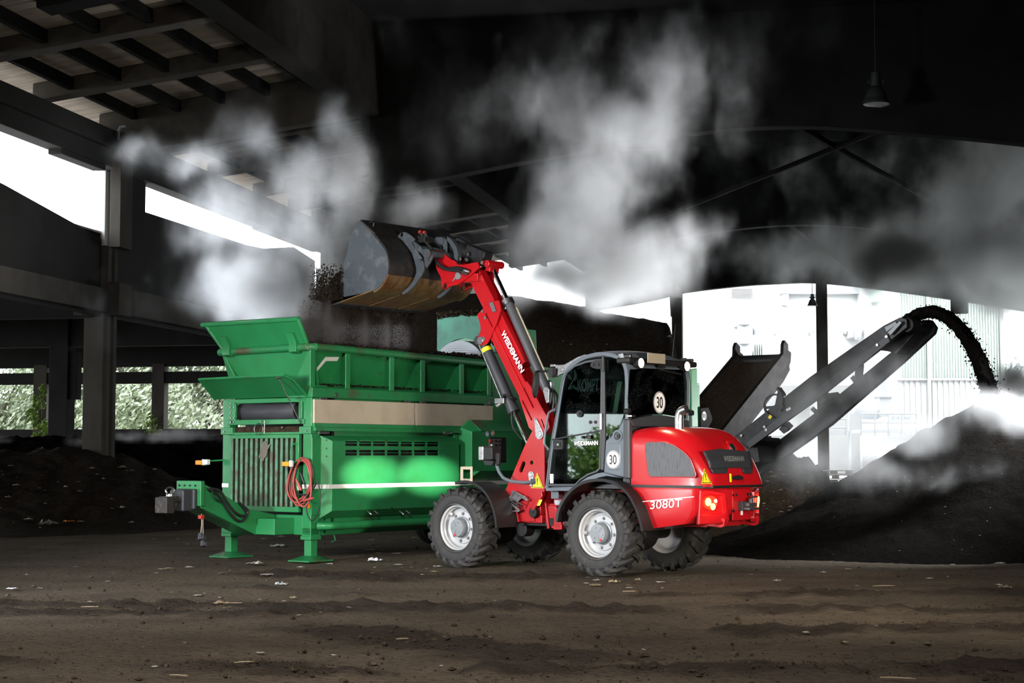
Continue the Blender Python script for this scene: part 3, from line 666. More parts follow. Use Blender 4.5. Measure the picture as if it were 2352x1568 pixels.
# ================================================================== screening machine (green)
tr = thing('screening_machine', 'large green mobile drum screen being filled with compost from above', 'screening machine', TR)
def S(y, *p): return TR.xz(y, *p)
def Y0(u, v, x=0): q = TR.un(u, v, 0, x); return (q.y, q.z)
W = 1.68
g = G(); g.bx(.15, 9.9, .06, .22, .33, .56); g.bx(.15, 9.9, W-.22, W-.06, .33, .56); g.bx(0, .2, .15, W-.12, .34, .60); g.bx(2.9, 3.1, .2, W-.2, .36, .5); g.bx(6, 6.2, .2, W-.2, .36, .5)
g.obj('chassis', GRN, tr, .012)
g = G(); g.bx(.42, 3.9, .06, W-.06, .5, 1.7); g.bx(.5, 3.9, .06, W-.06, 1.68, 2.25); g.obj('engine_housing', GRN, tr, .01)
g = G(); g.plate([(2.95, .42), (2.95, 1.7), (3.86, 1.7), (3.86, 2.92), (4.3, 2.92), (4.33, 3.32), (4.95, 3.32), (5.0, 2.72), (9.9, 2.62), (9.9, .42)], .0, .08); g.plate([(3.86, .5), (3.86, 2.7), (5.0, 2.7), (9.9, 2.62), (9.9, .5)], W-.08, W); g.plate([(4.95, 2.72), (9.9, 2.62), (9.9, 2.66), (4.95, 2.76)], 0, W); g.bx(4.9, 4.95, .05, W-.05, 2.6, 3.3)
g.obj('drum_housing', GRN, tr, .01)
yc, zc, rr = .63, 2.56, .60
g = G(); g.plate([(.02, 1.7), (.02, 3.36), (.2, 3.52), (1.14, 3.52), (1.14, 2.9), (W, 2.8), (W, 1.7)], 3.92, 3.97, 'yz', [circ(yc, zc, rr, 40)])
lab(g.obj('drum_cover', TEAL, tr), 'faded green end wall with round opening')
PERF = pm('perforated_steel', (.30, .31, .32), .5, .6)
nt = PERF.node_tree; b = nt.nodes['Principled BSDF']; tc = nd(nt, 'ShaderNodeTexCoord'); vo = nd(nt, 'ShaderNodeTexVoronoi'); vo.inputs['Scale'].default_value = 30; vo.inputs['Randomness'].default_value = 0
nt.links.new(tc.outputs['Object'], vo.inputs['Vector']); lt = nd(nt, 'ShaderNodeMath', operation='LESS_THAN'); lt.inputs[1].default_value = .36; nt.links.new(vo.outputs['Distance'], lt.inputs[0])
mc = nd(nt, 'ShaderNodeMix'); mc.data_type = 'RGBA'; nt.links.new(lt.outputs[0], mc.inputs[0]); mc.inputs[6].default_value = (.20, .205, .215, 1); mc.inputs[7].default_value = (.03, .03, .03, 1); nt.links.new(mc.outputs[2], b.inputs['Base Color'])
g = G(); g.lathe([(.56, 3.82), (.57, 4.4), (.57, 4.9)], (0, yc, zc), 'x', 40); g.lathe([(.56, 3.82), (.02, 3.84)], (0, yc, zc), 'x', 40); lab(g.obj('screen_drum', PERF, tr), 'grey perforated drum')
# front frame
g = G(); g.bx(0, .16, 0, .155, .34, 2.14); g.bx(.0, .3, -.012, .02, .6, 1.62); g.obj('corner_post', GRN, tr, .01)
g = G(); g.bx(0, .16, W-.13, W, .34, 2.14); g.obj('corner_post', GRN, tr, .01)
g = G(); g.bx(-.02, .1, .12, W-.1, 1.79, 1.86); g.bx(-.015, .1, .16, W-.14, 1.655, 1.69); g.bx(-.03, .12, W-.22, W+.01, 1.66, 1.76); g.bx(-.03, .12, -.01, .2, 1.66, 1.76); g.bx(0, .1, .1, W-.1, 2.08, 2.14)
g.obj('cross_bar', GRN, tr, .008)
g = G(); g.bx(-.02, .02, W-.26, W-.16, 1.8, 2.1); g.obj('bearing_plate', GRN, tr, .005); g = G(); g.bx(-.02, .02, .16, .22, 1.86, 2.1); g.obj('bearing_plate', GRN, tr, .005)
g = G()
for y in (W-.24, W-.18):
    for z in (1.83, 1.89, 1.96, 2.03, 2.08): g.cyl((-.032, y, z), (-.015, y, z), .012, n=8)
for y, z in ((.18, 1.83), (.5, 1.75), (.06, 1.7), (1.62, 1.7), (.9, 1.83)): g.cyl((-.045, y, z), (-.0, y, z), .011, n=8)
lab(g.obj('bolts', STEEL, tr), 'bright bolts')
g = G(); g.bx(.4, .45, .02, W-.02, .5, 2.3); g.obj('recess_wall', BLK, tr)
q0, q1 = TR.un(686, 938, 0, .2), TR.un(552, 942, 0, .2)
g = G(); g.lathe([(.02, q0.y), (.125, q0.y), (.13, q0.y+.02), (.13, q1.y-.03), (.10, q1.y), (.03, q1.y+.01)], (.22, 0, 1.97), 'y', 28); g.cyl((.22, q1.y, 1.97), (.22, q1.y+.12, 1.97), .04)
lab(g.obj('belt_roller', pm('worn_roller_rubber', (.045, .045, .055), .45, 0, 0, (6, (.075, .075, .085), 6), stretch=(1, .4, 1)), tr), 'dark rubber covered roller')
g = G(); g.bx(.02, .35, .2, W-.2, 1.6, 1.765); g.obj('packed_soil', COMPB, tr, .02)
# radiator grille door
y0, y1, z0, z1 = .20, 1.53, .635, 1.655
g = G(); g.plate([(y0, z0), (y1, z0), (y1, z1), (y0, z1)], -.03, .03, 'yz', [[(y0+.06, z0+.07), (y0+.06, z1-.05), (y1-.05, z1-.05), (y1-.05, z0+.07)]]); gd = g.obj('grille_door', GRN, tr, .006)
g = G(); ns = 13
for k in range(ns):
    y = y0+.12+(y1-y0-.19)*k/(ns-1)
    g.box((-.024, y+.01, (z0+z1)/2+.01), (.010, .046, z1-z0-.12)); g.box((.012, y+.03, (z0+z1)/2+.01), (.062, .006, z1-z0-.12))
lab(g.obj('slats', GRNS, gd, 0), 'dusty vertical slats')
g = G(); g.bx(.06, .08, y0, y1, z0, z1); lab(g.obj('radiator_core', pm('dusty_core', (.045, .07, .04), .9, 0, 0, (8, (.06, .042, .028), 8), mixmap=(.4, .6)), gd), 'dust covered core')
g = G(); g.tube(curve([(-.03, y0+.05, 1.53), (-.08, y0+.07, 1.52), (-.085, y0+.08, 1.45), (-.085, y0+.08, 1.36), (-.08, y0+.07, 1.30), (-.03, y0+.04, 1.29)], 4), .014, 8); g.obj('handle', GRN, gd)
# plastic rag stuck in the grille
def scrap_mesh(seed, w, l, crump, n=7, name='scrap'):
    r = random.Random(seed); g = G(); vs = []; ang = r.uniform(0, 6)
    for j in range(n):
        for i in range(n):
            a, b = i/(n-1)-.5, j/(n-1)-.5
            e = 1+.35*noise.noise(Vector((a*4, b*4, seed))); x, y = a*w*e, b*l*e
            x += crump*.5*noise.noise(Vector((a*5+seed, b*5, 3))); y += crump*.5*noise.noise(Vector((a*5, b*5+seed, 8)))
            z = crump*(.35+noise.noise(Vector((a*6+seed*3, b*6, 5)))+.5*noise.noise(Vector((a*13+seed, b*13, 1))))
            vs.append((x, y, max(.002, z*(1-1.2*max(abs(a), abs(b))))))
    g.add(vs, [(j*n+i, j*n+i+1, j*n+n+i+1, j*n+n+i) for j in range(n-1) for i in range(n-1)])
    return g
q = TR.un(607, 1035, 0, -.05); g = scrap_mesh(4, .12, .24, .05); o = g.obj('plastic_rag', pm('grey_rag', (.14, .12, .10), .8), None, smooth=60)
o.location = TR.w(-.045, q.y, q.z); o.rotation_euler = (radians(90), .5, radians(52.8-90)); tag(o, 'crumpled grey plastic rag caught in the radiator slats', 'rag')
# legs
for y, nm in ((.085, 'near leg'), (1.585, 'far leg')):
    g = G(); g.bx(.0, .18, y-.085, y+.085, .28, .44); g.bx(-.01, .19, y-.095, y+.095, .28, .33); lg = g.obj('support_leg', GRN, tr, .008)
    g = G(); g.bx(.03, .15, y-.062, y+.062, .05, .3); g.obj('inner_tube', GRN, lg, .006)
    g = G(); g.plate([(.09+.23*a, y+.19*b) for a, b in ((-1, -1), (1, -1), (1, 1), (-1, 1))], 0, .02, 'xy')
    g.loft([[(.09+k*a, y+k*.85*b, h) for a, b in ((-1, -1), (1, -1), (1, 1), (-1, 1))] for k, h in ((.21, .02), (.08, .075))]); lab(g.obj('foot_pad', GRND, lg, .004), 'soiled foot plate')
# drawbar
db = [(-1.30, 1.03), (-1.08, .95), (-.80, .82), (-.524, .69), (-.02, .60), (.0, .337), (-.364, .342), (-1.31, .72)]
g = G(); g.plate(db, .64, 1.04); g.bx(-.36, .02, .30, 1.30, .35, .56); dbo = g.obj('drawbar', GRN, tr, .01)
g = G(); g.bx(-1.36, -1.29, .60, 1.06, .74, 1.06); g.obj('end_plate', GRN, dbo, .012)
g = G(); [g.cyl((-1.37, .70+k*.1, 1.0), (-1.355, .70+k*.1, 1.0), .014, n=10) for k in range(4)]; g.obj('bolt_hole', BLK, dbo)
g = G(); g.bx(-1.42, -1.36, .66, 1.0, .70, .96); g.bx(-1.56, -1.40, .70, .96, .68, .95); lab(g.obj('coupling_block', DARKP, dbo, .02), 'black rubber block')
g = G(); g.bx(-1.78, -1.5, .75, .91, .80, .87); g.bx(-1.81, -1.68, .72, .94, .66, .86); g.bx(-1.66, -1.58, .78, .88, .70, .82); lab(g.obj('tow_jaw', pm('worn_black_steel', (.04, .038, .036), .5, .4, 0, (20, (.16, .12, .08), 6), mixmap=(.55, .7)), dbo, .012), 'worn black towing jaw')
g = G(); pth = [(-1.66+.07*cos(a), .83+.01*sin(a), .935+.045*sin(a)) for a in [2*pi*k/16 for k in range(17)]]; g.tube(pth, .012, 8); g.cyl((-1.66, .83, .86), (-1.66, .83, .9), .05); lab(g.obj('lifting_eye', STEEL, dbo), 'steel eye')
for k, pp in enumerate((((478, 1122), (496, 1132), (512, 1152), (528, 1178), (548, 1196), (562, 1192), (567, 1180), (560, 1166), (548, 1152)), ((482, 1122), (505, 1127), (520, 1150), (536, 1172), (552, 1183), (566, 1183), (569, 1172), (556, 1160)), ((486, 1124), (492, 1140), (503, 1150), (510, 1152)))):
    g = G(); g.tube(curve([(q.x, .60-.012*k, q.z) for q in (TR.un(u, v, 1, .60-.012*k) for u, v in pp)], 5), .017 if k < 2 else .009, 8); g.obj('hydraulic_hose', HOSE, tr)
for k, (u0, v0, u1, v1) in enumerate(((463, 1180, 461, 1228), (466, 1182, 467, 1243))):
    a, b = TR.un(u0, v0, 1, .7), TR.un(u1, v1, 1, .7)
    g = G(); g.tube([(a.x, .7, a.z), (a.x+.004, .7, (a.z+b.z)/2), (b.x, .7, b.z)], .006, 6); pl = g.obj('plug_cord', BEIGE, tr)
    g = G(); g.cyl((b.x, .7, b.z+.02), (b.x-.02, .68, b.z-.06), .028, .034); g.cyl((b.x-.01, .66, b.z-.03), (b.x-.01, .61, b.z-.03), .026); lab(g.obj('plug', DARKP, pl), 'dark trailer plug')
a = TR.un(462, 1186, 1, .7); g = G(); g.bx(a.x-.03, a.x+.03, .67, .73, a.z-.03, a.z+.02); lab(g.obj('coupling', pm('red_plastic', (.4, .03, .02), .4), tr, .008), 'small red coupling')
# marker lights on arms
for u0, u1, ua, ub, v, y_ in ((452, 468, 472, 512, 1062, None), (651, 668, 668, 692, 1065, None)):
    a, b = TR.un(u0, v, 0, -.22), TR.un(u1, v, 0, -.22); c, d = TR.un(ua, v-3, 0, -.2), TR.un(ub, v-6, 0, -.02)
    g = G(); g.bx(-.23, -.19, b.y-.02, b.y+.03, a.z-.035, a.z+.045); mk = g.obj('marker_lamp', SIGNW, tr, .004)
    g = G(); g.bx(-.25, -.19, b.y+.02, a.y, a.z-.03, a.z+.03); lab(g.obj('orange_lens', ORNG, mk, .008), 'orange lens')
    g = G(); g.tube([(-.2, c.y, c.z), (-.0, d.y, d.z)], .012, 6); g.obj('arm', GRN, mk)
    if u0 < 500: g = G(); g.bx(-.25, -.18, b.y-.09, b.y-.02, a.z-.03, a.z+.045); lab(g.obj('clear_lens', CLRL, mk, .012), 'clear front lens')
for u, v, m in ((709, 1162, ORNG), (694, 1160, SIGNW)):
    g = G(); ax = 1 if u > 700 else 0
    if ax: q = TR.un(u, v, 1, -.013); g.cyl((q.x, -.02, q.z), (q.x, -.008, q.z), .028)
    else: q = TR.un(u, v, 0, -.005); g.cyl((-.012, q.y, q.z), (0, q.y, q.z), .026)
    lab(g.obj('reflector', m, tr), 'round orange reflector' if ax else 'round white reflector')
# white reflective stripe
g = G(); g.bx(-.006, .0, W-.13, W, .945, 1.0); g.bx(-.006, 0, .0, .155, .945, 1.0); g.bx(0, .3, -.02, -.012, .945, 1.0); g.bx(.3, .4, -.006, 0, .945, 1.0); g.bx(3.0, 6.5, -.006, 0, .945, 1.0)
lab(g.obj('stripe', WHT, tr), 'white reflective tape')
# engine side door
x0, x1, z0, z1, yo = .16, 2.93, .555, 1.64, -.13
g = G(); c = .10
slots = []
for v in (1014.5, 1021.6, 1036, 1042.8):
    for a, b in ((358, 497), (513, 655), (670, 812), (828, 966), (982, 1116), (1132, 1265), (1280, 1408)):
        p, q = TR.un(720+a/4.9, 960+(v-960), 1, yo), TR.un(720+b/4.9, 960+(v-960), 1, yo); zz = TR.un(900, v, 1, yo).z
        slots.append(rrect(p.x, q.x, zz-.017, zz+.017, .014, 2))
g.plate([(x0+c, z0+c), (x1-.03, z0+c), (x1-.03, z1-.07), (x0+c, z1-.07)], yo, yo+.01, 'xz', slots)
o4 = [(x0, z0), (x1, z0), (x1, z1), (x0, z1)]; i4 = [(x0+c, z0+c), (x1-.03, z0+c), (x1-.03, z1-.07), (x0+c, z1-.07)]
g.add([(a, .0, b) for a, b in o4]+[(a, yo, b) for a, b in i4], [(i, (i+1) % 4, 4+(i+1) % 4, 4+i) for i in range(4)])
sd = g.obj('engine_door', GRN, tr, 0, smooth=20)
g = G(); g.bx(x0+.4, x1-.2, -.02, -.01, 1.2, 1.62); g.obj('louvre_backing', BLK, sd)
g = G(); g.bx(x0+.04, x1, yo-.004, yo-.001, .945, 1.0); lab(g.obj('stripe', WHT, sd), 'white reflective tape')
g = G(); g.add([(x0+.02, -.03, 1.0), (x0+.02, -.03, .945), (x0+c-.005, yo-.003, .945), (x0+c-.005, yo-.003, 1.0)], [(0, 1, 2, 3)]); g.obj('stripe', WHT, sd)
for u in (857, 931):
    q = TR.un(u, 1181, 1, yo-.02); g = G(); w = .07
    g.tube(curve([(q.x-w, yo+.03, q.z+.05), (q.x-w, yo-.04, q.z+.01), (q.x-w+.02, yo-.05, q.z), (q.x+w-.02, yo-.05, q.z), (q.x+w, yo-.04, q.z+.01), (q.x+w, yo+.03, q.z+.05)], 3), .011, 8); lab(g.obj('handle', STEEL, sd), 'bright bow handle')
g = G()
for a in (145, 515, 830, 1130, 1423):
    for b_ in (247, 340, 430): q = TR.un(720+a/4.9, 960+b_/4.9, 1, yo); g = G(); g.cyl((q.x, yo-.006, q.z), (q.x, yo, q.z), .010, n=8); g.obj('rivet', STEEL, sd)
g = G(); q = TR.un(900, 1167, 1, yo); g.cyl((q.x, yo-.004, q.z), (q.x, yo, q.z), .016, n=10); g.obj('lock', BLK, sd)
for u in (743, 1028):
    q = TR.un(u, 994, 1, -.05); g = G(); g.bx(q.x-.09, q.x+.09, -.07, -.03, q.z-.012, q.z+.012); g.cyl((q.x-.1, -.06, q.z+.01), (q.x+.1, -.06, q.z+.01), .012); g.obj('hinge', STEEL, sd)
# tube bumper along the chassis
g = G(); g.tube(curve([(.12, -.0, .46), (.2, -.10, .46), (.34, -.14, .46), (1, -.14, .46), (3.4, -.14, .46), (9.6, -.14, .46)], 6), .052, 12); g.obj('side_bumper', GRN, tr)
g = G(); g.plate([(.3, .36), (9.8, .36), (9.8, .56), (.3, .56)], .02, .06); g.obj('side_skirt', GRND, tr)
g = G(); q = TR.un(762, 1222, 1, .1); g.tube([(q.x, .1, q.z+.05), (q.x+.05, .08, q.z-.11), (q.x-.05, .05, q.z-.12)], .012, 6); g.obj('crank_handle', GRN, tr)
# cream side covers and ledges
for a, b in ((.02, 2.035), (2.06, 3.83)):
    g = G(); g.bx(a, b, -.03, .05, 1.80, 2.115); cp = g.obj('side_cover', CREAM, tr, .01)
    g = G(); g.plate([(-.035, 1.80), (-.035, 1.755), (-.06, 1.74), (-.06, 1.70), (.05, 1.70), (.05, 1.80)], a, b, 'yz'); lab(g.obj('lower_edge', GRN, cp), 'green lower edge')
    g = G(); [g.cyl((a+t*(b-a), -.068, 1.715), (a+t*(b-a), -.058, 1.715), .010, n=8) for t in (.06, .35, .65, .94)]; lab(g.obj('screws', STEEL, cp), 'bright screws')
    g = G(); [g.bx(a+t*(b-a)-.06, a+t*(b-a)+.06, -.045, -.02, 2.12, 2.14) for t in (.08, .92)]; g.obj('hinge', STEEL, cp)
g = G(); g.plate([(-.03, 2.14), (-.03, 2.26), (.0, 2.285), (.42, 2.33), (.42, 2.14)], -.02, 3.86, 'yz'); g.obj('ledge', GRND, tr, .006)
g = G()
for u, v in ((772, 907), (976, 917), (1124, 924)):
    q = TR.un(u, v, 1, -.035); g.lathe([(.0, -.045), (.018, -.045), (.018, -.038), (.034, -.038), (.034, -.028)], (q.x, 0, q.z), 'y', 16)
lab(g.obj('filler_cap', STEEL, tr), 'round steel caps')
# hopper
ho = G(); ho.cm = 0
def quad(g, p): g.add(p, [(0, 1, 2, 3)])
t_ = .02
for s in (0, 1):
    ya, yb = (.34, .03) if s == 0 else (W-.34, W+.04)
    g_ = ho; g_.loft([[(x, ya, 2.28), (x, yb, 2.80), (x, yb+t_, 2.80), (x, ya+t_, 2.28)] for x in (.02, 3.86)])
ho.loft([[(.16, y, 2.14), (.0, y2, 2.80), (.02, y2, 2.80), (.18, y, 2.14)] for y, y2 in ((.0, -.0), (1.62, W+.05))])
ho.loft([[(3.88, y, 2.2), (3.88, y, 2.8), (3.9, y, 2.8), (3.9, y, 2.2)] for y in (.0, W)])
hp = ho.obj('hopper', GRN, tr, 0, smooth=20)
g = G(); rim = [(0, W+.08, 2.79), (-.02, .9, 2.795), (-.03, .12, 2.80), (-.02, .03, 2.80), (.06, -.02, 2.80), (.2, -.03, 2.80), (2, -.03, 2.775), (3.9, -.03, 2.745)]
g.tube(curve(rim, 5), .05, 12); g.tube([(0, W+.06, 2.79), (3.9, W+.04, 2.76)], .045, 10); lab(g.obj('rim_pipe', GRND, hp), 'soiled rounded rim')
for u in (716, 797, 898, 969, 1059, 1122):
    q = TR.un(u, 880, 1, -.01); x = q.x; g = G()
    g.plate([(-.02, 2.27), (.34, 2.30), (.05, 2.78), (-.02, 2.76)], x+.01, x+.022, 'yz'); g.bx(x-.045, x+.045, -.03, -.012, 2.27, 2.76); g.obj('rib', GRN, hp, .004)
g = G(); L1 = [(725, 858), (732, 858), (744, 829), (769, 829), (770, 820), (739, 820)]
pl = []
for u, v in L1:
    q = TR.un(u, v, 1, .16); pl.append(q)
def onwall(q): zz = q.z; yy = .34+(zz-2.28)/.52*(-.31)-.006; return (q.x, yy, zz)
g.add([onwall(q) for q in pl], [(0, 1, 2, 5), (2, 3, 4, 5)]); lab(g.obj('corner_mark', WHT, hp), 'white angled marking')
# folding extension above the front rim
def flapquad(bl, br, tr_, tl, th):
    n = (Vector(br)-Vector(bl)).cross(Vector(tl)-Vector(bl)).normalized()*th
    g = G(); g.loft([[Vector(p) for p in (bl, br, tr_, tl)], [Vector(p)+n for p in (bl, br, tr_, tl)]]); return g
bl, br, t1, t2 = (.0, W+.02, 2.83), (.0, .10, 2.83), (-.20, .075, 3.15), (-.20, 1.84, 3.165)
ff = flapquad(bl, br, t1, t2, .015).obj('front_extension', GRN, hp, 0, smooth=20)
g = G(); g.tube([(-.2, 1.90, 3.165), (-.2, .05, 3.155)], .035, 10); g.tube([(-.2, .07, 3.16), (-.18, .055, 3.1), (0, .09, 2.84)], .03, 8); g.tube([(-.2, 1.82, 3.16), (-.02, W+.0, 2.84)], .03, 8); lab(g.obj('edge_tube', GRN, ff), 'rounded edge')
for u in (523, 676):
    q = TR.un(u, 795, 0, -.06); g = G(); y = q.y
    g.plate([(-.10, 2.74), (-.02, 2.72), (.0, 2.80), (.0, 2.86), (-.10, 3.0), (-.17, 2.98), (-.10, 2.86)], y-.065, y+.065); g.obj('hinge', GRN, ff, .006)
g = G(); [g.cyl((-.2+.2*k-.012, yy, 3.16-.32*k), (-.2+.2*k-.03, yy, 3.17-.32*k), .014, n=8) for k in (.25, .5, .75) for yy in (.085-.0*k, 1.80-.1*k)]; lab(g.obj('bolts', STEEL, ff), 'bolts')
# raised inspection flap below the hopper
q1, q2 = TR.un(457, 871, 0, -.45), TR.un(655, 861, 0, -.45); q3, q4 = TR.un(706, 910, 0, 0), TR.un(494, 917, 0, 0)
fl = flapquad((-.45, q1.y, q1.z), (-.45, q2.y, q2.z), (0, q3.y, q3.z), (0, q4.y, q4.z), .02).obj('inspection_flap', GRN, tr, 0, smooth=20)
g = G(); g.tube([(-.455, q1.y, q1.z), (-.455, q2.y, q2.z)], .016, 6); g.tube([(-.45, q2.y, q2.z), (-.34, q2.y-.04, q2.z-.06), (0, q3.y, q3.z)], .018, 6); g.tube([(-.45, q1.y, q1.z), (0, q4.y, q4.z)], .016, 6); g.obj('flap_edge', GRN, fl)
a, b = TR.un(640, 868, 0, -.4), TR.un(691, 973, 0, -.03); g = G(); g.tube([(-.4, a.y, a.z), (-.03, b.y, b.z)], .008, 6); g.cyl((-.4, a.y-.06, a.z+.01), (-.4, a.y+.04, a.z+.01), .016); lab(g.obj('gas_strut', STEEL, fl), 'thin steel strut')
g = G(); g.add([(0, .0, 2.14), (.3, .0, 2.30), (.02, .0, 2.30)], [(0, 1, 2)]); g.loft([[(0.0, .02, 2.12), (.2, .02, 2.33), (.2, .0, 2.33), (0, .0, 2.12)], [(0, .3, 2.14), (.2, .3, 2.33), (.2, .3, 2.31), (0, .3, 2.12)]]); g.obj('corner_plate', GRND, tr)
# wire ring on the cross bar
q = TR.un(594, 985, 0, -.06); g = G(); g.tube([(-.06, q.y+.085*cos(a), q.z+.075*sin(a)) for a in [2*pi*k/24 for k in range(25)]], .005, 5); g.tube([(-.05, q.y-.1, q.z+.11), (-.055, q.y-.1, q.z-.06)], .006, 5); lab(g.obj('wire_loop', STEEL, tr), 'thin wire loop')
# control cabinet
cx0 = TR.un(1053, 1030, 1, 0).x; cx1 = TR.un(1114, 1030, 1, -.25).x; D = -.25
g = G(); g.loft([[(x, 0, zb), (x, D, zb+.02), (x, D, zt), (x, -.06, zt+.16*k), (x, 0, zt+.17*k)] for x, zb, zt, k in ((cx0, 1.17, 1.72, .35), (cx0+.18, 1.13, 1.73, 1), (cx1+.9, 1.13, 1.73, 1))]); cb = g.obj('control_cabinet', GRN, tr, .008, smooth=15)
g = G(); g.loft([[(x, .01, 1.905), (x, -.07, 1.895), (x, D-.01, 1.738), (x, D-.01, 1.73), (x, .01, 1.88)] for x in (cx0+.2, cx1+.9)]); lab(g.obj('cabinet_top', GRND, cb), 'soiled top')
a, b = TR.un(1124, 1004, 1, D), TR.un(1152, 1062, 1, D)
g = G(); g.bx(a.x, b.x+.1, D-.012, D-.004, b.z, a.z); g.obj('panel_frame', BLK, cb, .006)
g = G(); a2, b2 = TR.un(1124, 1007, 1, D-.02), TR.un(1151, 1030, 1, D-.02); g.bx(a2.x, b2.x, D-.02, D-.01, b2.z, a2.z); pn = g.obj('control_panel', pm('panel_grey', (.12, .11, .10), .6), cb)
for u, v, m in ((1126, 1012, 'r'), (1139, 1012, 'k'), (1147, 1013, 'k'), (1139, 1022, 'k'), (1147, 1021, 'k'), (1129, 1022, 'w')):
    q = TR.un(u, v, 1, D-.03); g = G(); g.cyl((q.x, D-.045, q.z), (q.x, D-.02, q.z), .022 if m == 'r' else .014, n=10); g.obj('knob', {'r': pm('red_knob', (.5, .02, .02), .4), 'k': BLK, 'w': SIGNW}[m], pn)
for u, v, m, lb in ((1120, 996, pm('blue_sign', (.03, .07, .28), .5), 'round blue safety sign'), (1132, 994, pm('red_ring', (.5, .05, .04), .5), 'round prohibition sign')):
    q = TR.un(u, v, 1, D-.004); g = G(); g.plate(circ(q.x, q.z, .040), D-.006, D-.003); sg = g.obj('safety_sign', SIGNW, cb); lab(sg, lb)
    g = G(); g.plate(circ(q.x, q.z, .034), D-.008, D-.006, 'xz', [] if u < 1125 else [circ(q.x, q.z, .025)])
    if u > 1125: g.box((q.x, D-.007, q.z), (.058, .002, .009), Matrix.Rotation(radians(45), 3, 'Y'))
    g.obj('print', m, sg)
    if u < 1125: g = G(); g.plate(circ(q.x, q.z+.006, .013, 12), D-.010, D-.008); g.bx(q.x-.017, q.x+.017, D-.010, D-.008, q.z-.022, q.z-.006); g.obj('pictogram', SIGNW, sg)
g = G(); zv = 1.10
for k in range(11): x = cx0+.42+k*.06; g.box((x, D+.06, zv), (.022, .16, .004), Matrix.Rotation(radians(35), 3, 'X'))
g.obj('vent_slots', BLK, cb)
g = G(); g.loft([[(x, 0, 1.0), (x, 0, 1.15), (x, D, 1.15)] for x in (cx0+.18, cx1+.9)]); g.obj('cabinet_underside', GRN, cb)
q = TR.un(1046, 1076, 1, -.02); g = G(); g.bx(q.x-.05, q.x+.05, -.04, 0, q.z-.025, q.z+.025); lab(g.obj('side_marker', ORNG, tr, .008), 'small orange side marker')
q = TR.un(1052, 1042, 1, -.02); g = G(); g.bx(q.x-.06, q.x+.02, -.03, 0, q.z-.015, q.z+.015); g.bx(q.x-.01, q.x+.03, -.02, 0, q.z-.06, q.z+.06); g.obj('latch', STEEL, tr)
# machine's own wheels under the chassis
for x in (4.15, 5.1):
    for y in (.32, W-.32):
        g = G(); g.lathe([(.2, -.12), (.40, -.12), (.44, -.08), (.445, -.03), (.425, -.03), (.425, -.015), (.445, -.015), (.445, .015), (.425, .015), (.425, .03), (.445, .03), (.44, .08), (.40, .12), (.2, .12)], (x, y, .445), 'y', 36); wh = g.obj('wheel', RUB, tr, smooth=30)
        g = G(); g.lathe([(.0, -.06), (.21, -.06), (.21, .06), (0, .06)], (x, y, .445), 'y', 24); g.obj('rim', HUBG, wh)
# speed sign plate at the machine's rear end
P80 = S(-.02, (1606, 938), (1624, 936), (1633, 960), (1631, 968), (1622, 985), (1606, 986))
g = G(); g.plate(P80, -.05, -.03); pb = g.obj('rear_sign_plate', BLKM, tr)
q = TR.un(1617, 955, 1, -.052); g = G(); g.plate(circ(q.x, q.z, .085, 24, .085), -.055, -.051); g.obj('sign_disc', SIGNW, pb)
g = G(); g.plate(circ(q.x, q.z, .083, 24), -.058, -.055, 'xz', [circ(q.x, q.z, .072, 24)]); g.obj('sign_ring', INK, pb)
lettering('80', INK, pb, (q.x, -.059, q.z), (1, 0, 0), (0, 0, 1), .085, .10, 'speed_digits', .01)
g = G(); g.plate(S(-.02, (1583, 848), (1597, 846), (1599, 980), (1585, 980)), -.06, .0); g.obj('rear_post', GRN, tr, .01)
# jumper cable hung over the corner post
jc = thing('jumper_cable', 'coiled red and black jumper cable hanging on the green corner post', 'cable', TR)
r = random.Random(5)
def loopc(cu, cv_, rx, ry, x, tilt=0, a0=0, a1=2*pi, n=26):
    pts = []
    for k in range(n+1):
        a = a0+(a1-a0)*k/n; u = cu+rx*cos(a)*(1+.05*sin(3*a+cu))+tilt*sin(a); v = cv_-ry*sin(a)
        q = TR.un(u, v, 0, x); pts.append((x, q.y, q.z))
    return pts
for k, (cu, cv_, rx, ry, tl_) in enumerate(((690, 1106, 24, 55, 4), (693, 1100, 21, 47, 8), (688, 1104, 27, 50, 6), (695, 1110, 20, 53, -2))):
    g = G(); g.tube(loopc(cu, cv_, rx, ry, -.05-.02*k, tl_), .012, 7); lab(g.obj('red_lead', CABLE_R, jc), 'red lead')
for k, (cu, cv_, rx, ry, a0, a1) in enumerate(((697, 1102, 23, 50, 0, 2*pi), (698, 1108, 27, 28, pi, 2*pi), (719, 1145, 16, 50, pi*.9, 2.35*pi))):
    g = G(); g.tube(loopc(cu, cv_, rx, ry, -.06-.02*k, 2, a0, a1), .008 if k > 1 else .011, 7); lab(g.obj('black_lead', HOSE, jc), 'black lead')
for u0, v0, u1, v1, m in ((680, 1100, 692, 1126, CABLE_R), (697, 1150, 720, 1143, CABLE_R), (690, 1085, 699, 1110, HOSE), (684, 1112, 686, 1126, BEIGE)):
    a, b = TR.un(u0, v0, 0, -.14), TR.un(u1, v1, 0, -.14); g = G(); g.tube([(-.14, a.y, a.z), (-.14, (a.y+b.y)/2, (a.z+b.z)/2), (-.14, b.y, b.z)], [.012, .02, .014], 7); g.obj('clamp', m, jc)
q = TR.un(699, 1054, 0, -.05); g = G(); g.tube([(0, q.y, q.z-.015), (-.13, q.y, q.z-.015), (-.15, q.y, q.z+.02)], .01, 6); g.obj('hook', GRN, tr)
